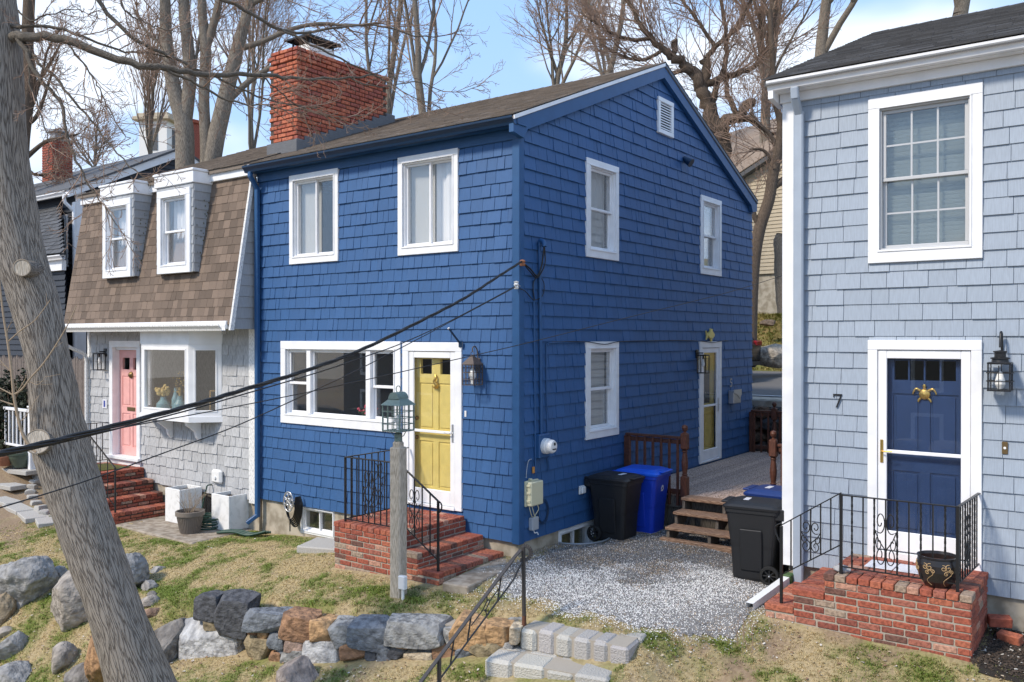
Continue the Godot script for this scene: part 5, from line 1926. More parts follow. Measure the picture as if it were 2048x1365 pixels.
func far_houses() -> void:
	# dark clapboard house beyond the row house
	var h := thing("dark_clapboard_house", "dark slate clapboard house with white trim behind the row house", "house")
	var X := -15.0
	var z1 := -2.15
	var zr := -4.95
	var zb := -7.75
	var b := MB.new()
	b.box(Vector3(X - 5, -0.5, zb), Vector3(X - 0.01, 6.45, z1 - 0.01))
	b.x = Transform3D(Basis(Vector3(0, 0, -1), Vector3.UP, Vector3(1, 0, 0)), Vector3.ZERO)
	b.prism([Vector2(-z1, 6.45), Vector2(-zb, 6.45), Vector2(-zr, 7.85)], X - 5, X - 0.01)
	var w := part("wall", b, M.navy_clapboard, h)
	var s := 1.4 / (z1 - zr)
	clap_wall(w, Vector3(X, 0, z1), Vector3.FORWARD, Vector3.RIGHT, z1 - zb, 7.85, 0.13, M.navy_clapboard, func(y): return [maxf(0.0, (y - 6.45) / s), minf(z1 - zb, z1 - zb - (y - 6.45) / s)])
	clap_wall(w, Vector3(X - 5, 0, z1), Vector3.RIGHT, Vector3.BACK, 5.0, 6.4, 0.13, M.navy_clapboard)
	var t := MB.new()
	t.x = b.x
	t.prism([Vector2(-z1 - 0.25, 6.36), Vector2(-zr, 7.9), Vector2(-zr, 7.66), Vector2(-z1 - 0.25, 6.16)], X - 0.02, X + 0.12)
	t.prism([Vector2(-zr, 7.9), Vector2(-zb + 0.25, 6.36), Vector2(-zb + 0.25, 6.16), Vector2(-zr, 7.66)], X - 0.02, X + 0.12)
	t.prism([Vector2(-z1 - 0.04, 0), Vector2(-z1 - 0.04, 6.34), Vector2(-z1 + 0.2, 6.34), Vector2(-z1 + 0.2, 0)], X + 0.001, X + 0.045)
	part("corner_trim", t, M.white_trim, h)
	var rb := MB.new()
	rb.x = b.x
	rb.prism([Vector2(-z1 - 0.27, 6.37), Vector2(-zr, 7.93), Vector2(-zb + 0.27, 6.37), Vector2(-zb + 0.27, 6.32), Vector2(-zr, 7.87), Vector2(-z1 - 0.27, 6.32)], X - 5.2, X + 0.15)
	part("roof", rb, M.slate_roof, h)
	gutter(h, Vector3(X - 5.0, 6.2, z1 + 0.24), Vector3(X + 0.1, 6.2, z1 + 0.24), M.white_trim)
	var dsp := MB.new()
	dsp.tube(spline([Vector3(X - 0.02, 6.2, z1 + 0.3), Vector3(X - 0.02, 6.04, z1 + 0.28), Vector3(X + 0.0, 5.85, z1 + 0.1), Vector3(X + 0.02, 5.6, z1 + 0.08), Vector3(X + 0.02, 0.5, z1 + 0.08)]), 0.045, 8)
	part("downspout", dsp, M.white_trim, h)
	window(h, Transform3D(Basis.IDENTITY, Vector3(X - 1.15, 4.5, z1 + 0.02)), 0.75, 1.3, "double", 0.09, "curtain")
	# its lower wing in front, under a slate roof whose end is cut off at an angle
	var e0 := Vector3(-24, 4.55, -0.6)
	var e1 := Vector3(-12.5, 4.55, -0.6)
	var r0 := Vector3(-24, 7.15, -3.2)
	var r1 := Vector3(-18.2, 7.15, -3.2)
	var wing := MB.new()
	wing.quad_out(e0 + Vector3(0, -5.2, -0.2), e1 + Vector3(-0.3, -5.2, -0.2), e1 + Vector3(-0.3, 0, -0.2), e0 + Vector3(0, 0, -0.2), Vector3.BACK)
	var foot1 := Vector3(r1.x, -0.6, r1.z)
	wing.quad_out(e1 + Vector3(-0.3, -5.2, -0.2), foot1, r1, e1 + Vector3(-0.3, 0, -0.2), Vector3(1, 0, -1))
	var ww := part("wing_wall", wing, M.navy_clapboard, h)
	clap_wall(ww, Vector3(-24, 0.1, -0.79), Vector3.RIGHT, Vector3.BACK, 11.2, 4.3, 0.13, M.navy_clapboard)
	var wr := MB.new()
	wr.quad_out(e0, e1, r1, r0, Vector3(0, 1, 1))
	wr.quad_out(e0 + Vector3.DOWN * 0.06, e1 + Vector3.DOWN * 0.06, r1 + Vector3.DOWN * 0.06, r0 + Vector3.DOWN * 0.06, Vector3(0, -1, -1))
	var wing_roof := part("wing_roof", wr, M.slate_roof, h)
	var wv := (r0 - e0)
	var wl := wv.length()
	wv /= wl
	var list := []
	var cr := 0
	while (cr + 1) * 0.155 < wl:
		var reach := lerpf(11.5, 5.8, (cr + 0.5) * 0.155 / wl)
		clad(list, e0 + wv * (cr * 0.155) + Vector3(0, 0.01, 0.01), Vector3.RIGHT, wv, Vector3.RIGHT.cross(wv).normalized(), reach, 0.0, 0.155, 0.155, [], 0.13, 0.27, null, 0.008, 0.45)
		cr += 1
	lay(list, "roof_shingle", "roof_shingle_field", M.slate_roof, wing_roof, 0.016, 0.008, 0)
	gutter(h, Vector3(-24, 4.42, -0.68), Vector3(-12.6, 4.42, -0.68), M.white_trim, "wing_gutter")
	var fb := MB.new()
	fb.box(Vector3(-24, 4.2, -0.785), Vector3(-12.78, 4.42, -0.69))
	part("wing_fascia", fb, M.white_trim, h)
	# its brick chimney
	var cc := MB.new()
	var cx := -18.75
	cc.box(Vector3(cx - 0.29, 6.6, -3.78), Vector3(cx + 0.29, 8.35, -3.22))
	var ch := part("chimney", cc, M.mortar, h)
	var row := 0
	var y := 6.75
	while y < 8.3:
		for q in [[Vector3(cx - 0.3, y, -3.21), Vector3.RIGHT, Vector3.BACK, 0.6], [Vector3(cx + 0.3, y, -3.21), Vector3.FORWARD, Vector3.RIGHT, 0.58]]:
			var a := 0.0 if row % 2 == 0 else -0.1
			while a < q[3]:
				var p0: float = maxf(a, 0.0)
				var p1: float = minf(a + 0.2, q[3])
				if p1 - p0 > 0.03:
					piece("brick", block(Vector3(snappedf(p1 - p0 - 0.012, 0.02), 0.058, 0.06), 0.006), M["chimney_brick_%d" % [1, 3][rng.randi() % 2]], Transform3D(Basis(q[1], Vector3.UP, q[2]), q[0] + q[1] * ((p0 + p1) / 2) - q[2] * 0.022), ch)
				a += 0.2
		y += 0.072
		row += 1
	var cap := MB.new()
	cap.box(Vector3(cx - 0.14, 8.35, -3.64), Vector3(cx + 0.14, 8.56, -3.36))
	cap.box(Vector3(cx - 0.24, 8.57, -3.72), Vector3(cx + 0.24, 8.61, -3.28))
	part("cap", cap, M.galvanised, ch)
	# pale tower far behind, and a red chimney
	var tw := thing("white_cupola", "white square cupola far behind the bare trees", "building")
	var c := at(322, 310, 62)
	var tb := MB.new()
	tb.x = Transform3D(Basis(Vector3.UP, 0.5), Vector3(c.x, 0, c.z))
	tb.box(Vector3(-1.05, 0, -1.05), Vector3(1.05, c.y + 2.2, 1.05))
	part("wall", tb, M.far_white, tw)
	tb = MB.new()
	tb.x = Transform3D(Basis(Vector3.UP, 0.5), Vector3(c.x, c.y + 2.2, c.z))
	tb.cbox(Vector3(-1.4, 0, -1.4), Vector3(1.4, 0.3, 1.4), 0.05)
	tb.cbox(Vector3(-1.2, 0.3, -1.2), Vector3(1.2, 0.55, 1.2), 0.05)
	part("cornice", tb, M.beige_clapboard, tw)
	for k in 2:
		tb = MB.new()
		tb.x = Transform3D(Basis(Vector3.UP, 0.5 + k * PI / 2), Vector3(c.x, c.y, c.z))
		tb.box(Vector3(-0.35, 0.1, 1.06), Vector3(0.35, 1.7, 1.1))
		part("window", tb, M.slate_roof, tw)
	var rc := thing("far_red_chimney", "red brick chimney stack behind the double trunked tree", "chimney")
	var rcb := MB.new()
	var p := at(384, 300, 40)
	rcb.box(Vector3(p.x - 0.45, 0, p.z - 0.45), Vector3(p.x + 0.45, p.y + 1.15, p.z + 0.45))
	part("stack", rcb, M.chimney_brick_3, rc)
	rcb = MB.new()
	rcb.box(Vector3(p.x - 0.52, p.y + 1.15, p.z - 0.52), Vector3(p.x + 0.52, p.y + 1.3, p.z + 0.52))
	part("rim", rcb, M.chimney_brick_1, rc)
	# beige clapboard house up the hill on the right
	var g := thing("beige_house", "beige clapboard house with tan roof up the hill", "house")
	var o := at(1440, 600, 31)
	var u := (at(1640, 600, 28.5) - o)
	u.y = 0
	u = u.normalized()
	var m := u.cross(Vector3.UP)
	var gb := MB.new()
	gb.x = Transform3D(Basis(u, Vector3.UP, m), Vector3(o.x, 0, o.z))
	gb.prism([Vector2(-2.0, 4.95), Vector2(6.2, 4.95), Vector2(6.2, 10.88), Vector2(-2.0, 6.98)], -6.0, -0.02)
	var gw := part("wall", gb, M.beige_clapboard, g)
	clap_wall(gw, Vector3(o.x, 4.95, o.z) - u * 2.0, u, m, 8.2, 6.4, 0.13, M.beige_clapboard, func(yy): return [clampf((yy - 2.08) / 0.4756, 0.0, 8.2), 8.2])
	gb = MB.new()
	gb.x = Transform3D(Basis(u, Vector3.UP, m), Vector3(o.x, 0, o.z))
	gb.box(Vector3(-2.0, 2.5, -6), Vector3(6.2, 4.94, -0.06))
	part("foundation", gb, M.concrete, g)
	gb = MB.new()
	gb.x = Transform3D(Basis(u, Vector3.UP, m), Vector3(o.x, 0, o.z))
	gb.prism([Vector2(-2.6, 6.66), Vector2(6.5, 10.99), Vector2(6.5, 11.14), Vector2(-2.6, 6.81)], -0.1, 0.3)
	part("rake_board", gb, M.slate_roof, g)
	gb = MB.new()
	var wx := Transform3D(Basis(u, Vector3.UP, m), Vector3(o.x, 0, o.z))
	var q0 := [wx * Vector3(-2.65, 6.82, 0.32), wx * Vector3(6.5, 11.16, 0.32), at(1800, 165, 38), at(1310, 312, 39)]
	gb.quad_out(q0[0], q0[1], q0[2], q0[3], Vector3(-0.4, 1, 0.4))
	part("roof", gb, M.tan_roof, g)
	for k in 34:  # courses of the roof
		var f0 := k / 34.0
		var rc2 := MB.new()
		var g0 := rng.randf_range(0.82, 1.0)
		rc2.col = Color(g0, g0, g0)
		var a: Vector3 = q0[0].lerp(q0[3], f0) + Vector3(0, 0.03, 0)
		var b2: Vector3 = q0[1].lerp(q0[2], f0) + Vector3(0, 0.03, 0)
		var n2: Vector3 = (q0[3] - q0[0]) / 34.0
		rc2.quad_out(a, b2, b2 + n2 - Vector3(0, 0.025, 0), a + n2 - Vector3(0, 0.025, 0), Vector3(-0.4, 1, 0.4))
		rc2.quad_out(a, b2, b2 - Vector3(0, 0.03, 0), a - Vector3(0, 0.03, 0), Vector3(0, 0, 1))
		part("roof_course", rc2, M.tan_roof, g)
	window(g, Transform3D(Basis(u, Vector3.UP, m), at(1533, 500, 29.9) + m * 0.05), 0.62, 0.86, "double", 0.09, "")


# ---------- the yard ----------
func ground_hit(px: float, py: float) -> Vector3:
	var d := 5.0
	while d < 40:
		var p := at(px, py, d)
		if p.y < ground(p.x, p.z):
			return p
		d += 0.02
	return at(px, py, d)

func yard_things() -> void:
	retaining_wall()
	boulders()
	granite_steps()
	# concrete patio by the row house
	var b := MB.new()
	b.cbox(Vector3(-7.35, -0.6, 0.0), Vector3(-5.2, -0.335, 1.12), 0.02)
	one("concrete_patio", b, M.patio, "stained concrete pad in front of the row house planters", "patio")
	b = MB.new()
	b.x = Transform3D(Basis(Vector3.UP, 0.12), Vector3(0.02, -0.055, 0.72))
	b.cbox(Vector3(-0.17, -0.1, -0.62), Vector3(0.17, 0.05, 0.62), 0.012)
	one("stone_slab", b, M.patio, "long grey stone slab at the foot of the brick steps", "slab")
	b = MB.new()
	b.x = Transform3D(Basis(Vector3.UP, 0.35), Vector3(-2.75, -0.16, 0.5))
	b.cbox(Vector3(-0.45, -0.1, -0.28), Vector3(0.55, 0.045, 0.28), 0.015)
	one("paving_slab", b, M.pale_stone, "pale slab lying in the lawn beside the brick stoop", "slab")
	# stepping stones on the far left
	var names := ["nearest to the leaning trunk", "second from the lawn", "third from the lawn", "farthest left of the lower four", "lying alone near the glazed pots", "beside the curved stone edging"]
	var k := 0
	for q in [[[70, 1041], [112, 1044]], [[30, 1030], [90, 1036]], [[10, 1017], [62, 1021]], [[-10, 1003], [30, 1006]], [[0, 973], [28, 971]], [[20, 947], [60, 938]]]:
		var c := ground_hit((q[0][0] + q[1][0]) / 2.0, (q[0][1] + q[1][1]) / 2.0)
		b = MB.new()
		b.x = Transform3D(Basis(Vector3.UP, -0.35 + 0.1 * k), c + Vector3(0, 0.0, 0))
		b.cbox(Vector3(-0.42, -0.05, -0.16), Vector3(0.42, 0.04, 0.16), 0.01)
		one("stepping_stone", b, M.pale_stone, "pale stepping stone, " + names[k], "paving stone", "stepping stones of the side path")
		k += 1
	# curved edging of small stones
	var ed := thing("stone_edging", "curved row of small pale edging stones behind the trunk", "edging")
	k = 0
	for q in [[75, 958], [68, 967], [62, 977], [60, 988], [64, 999], [70, 1010], [80, 1020], [90, 1029]]:
		var c := ground_hit(q[0], q[1])
		b = MB.new()
		b.x = Transform3D(Basis(Vector3.UP, 0.3 * k), c + Vector3(0, 0.02, 0))
		rock(b, Vector3(0.2, 0.12, 0.16), 300 + k, 2, 3, 0.05, 1.0)
		b.col = Color.WHITE
		part("stone", b, M.pale_stone, ed)
		k += 1
	planters()
	lamp_post()
	handrail()
	left_corner()

func tinted_rock(b: MB, c: Array, size: Vector3, seed_: int, level: int, cuts: int, rough: float, square := 0.0) -> void:
	b.col = Color(c[0], c[1], c[2])
	rock(b, size, seed_, level, cuts, rough, square)

func wall_depth(px: float) -> float:
	var p := [[380, 9.95], [430, 9.78], [560, 9.36], [700, 9.03], [860, 8.76], [1000, 8.56], [1045, 8.48]]
	if px < 380:
		return 9.95
	for k in p.size() - 1:
		if px <= p[k + 1][0]:
			return lerpf(p[k][1], p[k + 1][1], (px - p[k][0]) / (p[k + 1][0] - p[k][0]))
	return 8.48

func retaining_wall() -> void:
	var w := thing("stone_retaining_wall", "low dry stone retaining wall along the lawn's edge", "stone wall")
	var dark := [0.1, 0.105, 0.115]
	var slate := [0.2, 0.22, 0.25]
	var grey_ := [0.34, 0.34, 0.33]
	var pale := [0.55, 0.55, 0.55]
	var tan_ := [0.36, 0.29, 0.18]
	var orange_ := [0.55, 0.34, 0.17]
	var rust := [0.37, 0.21, 0.12]
	var pink := [0.44, 0.31, 0.25]
	var cream := [0.6, 0.5, 0.36]
	# picture boxes of the stones that can be told apart: x0, y0, x1, y1, colour, thickness, set back
	var s := [[398, 1190, 446, 1238, dark, 0.3, 0.0], [440, 1195, 510, 1263, dark, 0.34, 0.0], [494, 1222, 592, 1260, slate, 0.36, 0.0], [572, 1228, 638, 1273, rust, 0.36, 0.0], [628, 1240, 670, 1278, orange_, 0.34, 0.0],
		[664, 1246, 714, 1290, grey_, 0.32, 0.0], [380, 1237, 503, 1327, pale, 0.55, 0.05], [414, 1235, 443, 1258, tan_, 0.2, 0.0], [437, 1238, 471, 1260, pink, 0.22, 0.0], [499, 1271, 548, 1325, tan_, 0.3, 0.0],
		[543, 1266, 576, 1292, slate, 0.25, 0.0], [565, 1257, 596, 1277, cream, 0.22, 0.0], [575, 1277, 614, 1300, pink, 0.26, 0.0], [571, 1295, 618, 1321, grey_, 0.3, 0.0], [544, 1302, 570, 1327, rust, 0.25, 0.0],
		[554, 1291, 573, 1305, slate, 0.2, 0.02], [614, 1280, 690, 1325, pale, 0.34, 0.0], [608, 1305, 624, 1328, slate, 0.2, 0.0], [521, 1264, 539, 1278, orange_, 0.18, 0.0], [593, 1270, 612, 1284, rust, 0.2, 0.04],
		[710, 1243, 793, 1290, slate, 0.36, 0.0], [778, 1241, 896, 1285, grey_, 0.4, 0.0], [911, 1238, 983, 1288, orange_, 0.4, 0.0], [980, 1247, 1026, 1284, orange_, 0.36, 0.0], [1024, 1252, 1046, 1282, cream, 0.3, 0.0],
		[688, 1286, 737, 1318, rust, 0.3, 0.0], [754, 1291, 789, 1320, slate, 0.28, 0.0], [782, 1286, 818, 1310, dark, 0.26, 0.0], [812, 1297, 870, 1320, cream, 0.3, 0.0], [868, 1285, 917, 1317, rust, 0.28, 0.02],
		[918, 1290, 953, 1313, slate, 0.28, 0.0], [950, 1281, 1010, 1311, tan_, 0.3, 0.0], [736, 1293, 757, 1316, dark, 0.2, 0.0], [893, 1255, 914, 1290, grey_, 0.26, 0.04], [796, 1280, 822, 1292, orange_, 0.2, 0.0],
		[1004, 1282, 1030, 1304, grey_, 0.26, 0.0], [690, 1275, 712, 1290, pink, 0.2, 0.02], [498, 1258, 520, 1272, rust, 0.2, 0.03], [838, 1283, 872, 1300, dark, 0.22, 0.02], [980, 1229, 1018, 1246, tan_, 0.3, 0.35], [1014, 1231, 1050, 1251, grey_, 0.3, 0.3],
		[610, 1226, 652, 1240, grey_, 0.3, 0.35], [650, 1228, 700, 1243, orange_, 0.3, 0.35], [700, 1232, 746, 1246, cream, 0.3, 0.35], [744, 1232, 786, 1245, rust, 0.3, 0.35], [590, 1224, 616, 1238, slate, 0.28, 0.3], [880, 1236, 920, 1252, grey_, 0.3, 0.3]]
	var k := 0
	for e in s:
		var cx: float = (e[0] + e[2]) / 2.0
		var d: float = wall_depth(cx) + e[6] + e[5] * 0.35
		var size := Vector3((e[2] - e[0]) * d / LENS * 1.2, (e[3] - e[1]) * d / LENS * 1.22, e[5])
		var b := MB.new()
		b.x = Transform3D(Basis(Vector3.UP, deg_to_rad(TURN * 0.62)), at(cx, (e[1] + e[3]) / 2.0, d))
		tinted_rock(b, e[4], size, 40 + k, 4 if e[2] - e[0] > 60 else 3, 5, 0.035, 0.95)
		part("stone", b, M.stone, w)
		k += 1
	# earth and mortar packed behind the stones
	var f := MB.new()
	var xs := [-2.3, -1.9, -1.4, -0.9, -0.5, 0.0, 0.34, 0.8, 1.15]
	for q in xs.size() - 1:
		var a: float = xs[q]
		var e: float = xs[q + 1]
		var za := wall_line(a) - 0.16
		var ze := wall_line(e) - 0.16
		var ya := ground(a, za - 0.25) - 0.06
		var ye := ground(e, ze - 0.25) - 0.06
		f.quad_out(Vector3(a, ya - 0.7, za + 0.04), Vector3(e, ye - 0.7, ze + 0.04), Vector3(e, ye, ze), Vector3(a, ya, za), Vector3.BACK)
		f.quad_out(Vector3(a, ya, za), Vector3(e, ye, ze), Vector3(e, ye, ze - 0.3), Vector3(a, ya, za - 0.3), Vector3.UP)
	part("mortar_fill", f, M.mortar, w)

func boulders() -> void:
	var grey_ := [0.36, 0.35, 0.34]
	var pale := [0.42, 0.375, 0.325]
	var brown := [0.38, 0.3, 0.2]
	var dark := [0.24, 0.22, 0.2]
	var list := [[-4, 1114, 114, 1222, grey_, "largest craggy grey boulder left of the leaning trunk", 3.0], [-22, 1184, 30, 1252, brown, "rounded brown boulder at the left edge of the slope", 1], [102, 1135, 205, 1258, pale, "large smooth tan boulder half hidden behind the trunk", 1],
		[215, 1108, 292, 1192, grey_, "pale grey boulder just right of the leaning trunk", 1], [100, 1133, 137, 1168, grey_, "small grey rock wedged between two large boulders", 1], [300, 1244, 376, 1334, dark, "rounded dark grey boulder beside the retaining wall", 1],
		[174, 1240, 222, 1380, [0.42, 0.24, 0.12], "upright rust brown boulder touching the trunk", 1], [97, 1290, 146, 1352, pale, "wedge shaped tan rock in the lower grass", 1], [130, 1328, 204, 1385, dark, "grey rock at the bottom edge left of the trunk", 1],
		[-12, 1268, 52, 1324, grey_, "flat grey rock at the left edge below the brown boulder", 1], [-14, 1330, 66, 1384, grey_, "angular grey rock in the bottom left corner", 1], [281, 1162, 315, 1188, grey_, "small grey rock in the grass right of the trunk", 1],
		[276, 1192, 318, 1222, pale, "small flat tan rock on the lawn edge", 1], [294, 1184, 316, 1200, dark, "fist sized dark rock above the flat tan one", 1], [300, 1135, 333, 1152, grey_, "flat grey stone sunk in the upper lawn", 1], [-6, 1255, 27, 1280, pale, "pale rock between two grey ones at the left edge", 1], [552, 1322, 634, 1385, [0.33, 0.28, 0.25], "broad brown slab of rock below the wall", 1],
		[284, 1216, 322, 1242, rust_(), "rusty brown broken stone right of the trunk", 1], [368, 1262, 382, 1292, [0.5, 0.4, 0.28], "small tan stone left of the pale wall boulder", 1]]
	var k := 0
	for e in list:
		var cx: float = (e[0] + e[2]) / 2.0
		var foot := ground_hit(cx, e[3] - 6)
		var d := (foot - EYE).dot(Vector3(-sin(deg_to_rad(TURN)), 0, -cos(deg_to_rad(TURN))))
		var wide: float = (e[2] - e[0]) * d / LENS * 1.08
		var high: float = (e[3] - e[1]) * d / LENS * 1.12
		d += wide * 0.3
		var b := MB.new()
		b.x = Transform3D(Basis(Vector3.UP, deg_to_rad(TURN) + 0.3 * sin(k * 2.3)), at(cx, (e[1] + e[3]) / 2.0, d))
		var craggy: float = e[6]
		tinted_rock(b, e[4], Vector3(wide, high, maxf(wide, high) * 0.85), 700 + k * 3, 4 if wide > 0.35 else 3, 8, 0.13 if craggy > 1 else 0.08)
		one("boulder", b, M.stone, e[5], "boulder", "boulders and rocks on the slope")
		k += 1

func rust_() -> Array:
	return [0.36, 0.23, 0.16]

func granite_steps() -> void:
	var o := thing("granite_steps", "rough granite block steps climbing to the gravel drive", "steps")
	var bed := MB.new()
	var spec := [[Vector3(1.22, -0.15, 1.68), 0.11, 1.16, 6, 0.4], [Vector3(1.1, -0.36, 2.1), 0.2, 1.26, 4, 0.44], [Vector3(1.0, -0.57, 2.55), 0.22, 1.3, 4, 0.46]]
	var k := 0
	for s in spec:
		var xf := Transform3D(Basis(Vector3.UP, s[1]), s[0])
		bed.x = xf
		bed.box(Vector3(0.03, -0.5, -s[4] - 0.05), Vector3(s[2] - 0.03, -0.008, -0.02))
		var a := 0.0
		for q in s[3]:
			var l: float = s[2] / s[3] * (1.0 + 0.22 * sin(q * 2.1 + k))
			if q == s[3] - 1:
				l = s[2] - a
			var b := MB.new()
			b.x = xf * Transform3D(Basis(Vector3.UP, rng.randf_range(-0.02, 0.02)), Vector3(a + l / 2, -0.115, -0.14 + rng.randf_range(-0.01, 0.012)))
			var t := rng.randf_range(0.75, 1.05)
			b.col = Color(t, t * rng.randf_range(0.97, 1.0), t * rng.randf_range(0.92, 1.0))
			b.cbox(Vector3(-l / 2 + 0.006, -0.12, -0.16), Vector3(l / 2 - 0.006, 0.115 + rng.randf_range(-0.014, 0.006), 0.15), rng.randf_range(0.02, 0.038))
			part("block", b, M.granite, o)
			# paving behind the nosing
			b = MB.new()
			b.x = xf * Transform3D(Basis(Vector3.UP, rng.randf_range(-0.04, 0.04)), Vector3(a + l / 2 + 0.02, -0.075, -0.38))
			b.col = Color(t, t, t * 0.97)
			b.cbox(Vector3(-l * 0.45, -0.07, -0.09), Vector3(l * 0.44, 0.07, 0.08), 0.018)
			part("block", b, M.granite, o)
			a += l
			k += 1
	part("mortar_bed", bed, M.mortar, o)

func planters() -> void:
	var k := 0
	for q in [[Vector3(-6.72, -0.335, 0.27), "white square planter nearest the brick steps"], [Vector3(-5.6, -0.335, 0.12), "white square planter beside the navy house downspout"]]:
		var t := thing("square_planter", q[1], "planter", "white planters on the patio")
		t.position = q[0]
		var b := MB.new()
		var s := 0.21 if k == 0 else 0.23
		for e in [[Vector3(-s, 0, s - 0.03), Vector3(s, 0.56, s)], [Vector3(-s, 0, -s), Vector3(s, 0.56, -s + 0.03)], [Vector3(-s, 0, -s + 0.03), Vector3(-s + 0.03, 0.558, s - 0.03)], [Vector3(s - 0.03, 0, -s + 0.03), Vector3(s, 0.558, s - 0.03)]]:
			b.cbox(e[0], e[1], 0.006)
		b.box(Vector3(-s + 0.03, 0.01, -s + 0.03), Vector3(s - 0.03, 0.05, s - 0.03))
		part("box", b, M.white_planter, t)
		b = MB.new()
		b.box(Vector3(-s + 0.03, 0.06, -s + 0.03), Vector3(s - 0.03, 0.5, s - 0.03))
		part("soil", b, M.soil, t)
		k += 1
	# ribbed resin pot with a dead shrub
	var p := thing("resin_pot", "brown ribbed resin pot holding a dead shrub and a green hose", "plant pot")
	p.position = Vector3(-5.85, -0.335, 0.72)
	var b := MB.new()
	var prof := [Vector2(0.14, 0), Vector2(0.19, 0.24), Vector2(0.195, 0.27), Vector2(0.22, 0.275), Vector2(0.222, 0.34), Vector2(0.2, 0.345), Vector2(0.195, 0.3), Vector2(0.0, 0.29)]
	b.lathe(prof, 40)
	for j in 40:
		var a := TAU * j / 40
		var d := Vector3(cos(a), 0, sin(a))
		b.bar(d * 0.145 + Vector3.UP * 0.01, d * 0.193 + Vector3.UP * 0.25, 0.012, 0.012)
	part("pot", b, M.wicker, p)
	b = MB.new()
	b.lathe([Vector2(0.19, 0.302), Vector2(0.0, 0.31)], 20)
	part("soil", b, M.soil, p)
	b = MB.new()
	var r := RandomNumberGenerator.new()
	r.seed = 77
	for j in 16:
		limb(b, b, Vector3(r.randf_range(-0.06, 0.06), 0.3, r.randf_range(-0.06, 0.06)), Vector3(r.randf_range(-0.6, 0.6), 1, r.randf_range(-0.6, 0.6)).normalized(), r.randf_range(0.2, 0.42), 0.004, 2, {"n": [0, 0, 4, 2], "ratio": 0.5, "angle": 0.5, "wobble": 0.2, "lift": 0.05, "levels": 3, "thin": 0.0018, "seg": 0.06}, r)
	part("dead_shrub", b, M.dry_twig, p)
	# garden hose coiled on the patio
	b = MB.new()
	var pts := []
	for j in 160:
		var a := j * 0.27
		pts.append(Vector3(cos(a) * (0.24 + 0.03 * sin(a * 0.37)), 0.012 + j * 0.0011, sin(a) * (0.2 + 0.02 * cos(a * 0.41))))
	b.x = Transform3D(Basis.IDENTITY, Vector3(-5.92, -0.33, 0.36))
	b.tube(pts, 0.011, 6)
	one("garden_hose", b, M.green_hose, "green garden hose coiled between the white planters", "hose")
	b = MB.new()
	b.x = Transform3D(Basis(Vector3.UP, 0.25), Vector3(-4.95, ground(-4.95, 0.3) + 0.03, 0.3))
	for j in 3:
		b.tube(spline([Vector3(-0.5, 0.0, 0.06 * j), Vector3(-0.2, 0.03, 0.06 * j - 0.02), Vector3(0.1, 0.01, 0.06 * j), Vector3(0.35, 0.03 + 0.02 * j, 0.06 * j - 0.1)]), 0.02, 7)
	one("splash_hose", b, M.green_hose, "dark green hose lengths lying below the navy downspout", "hose")

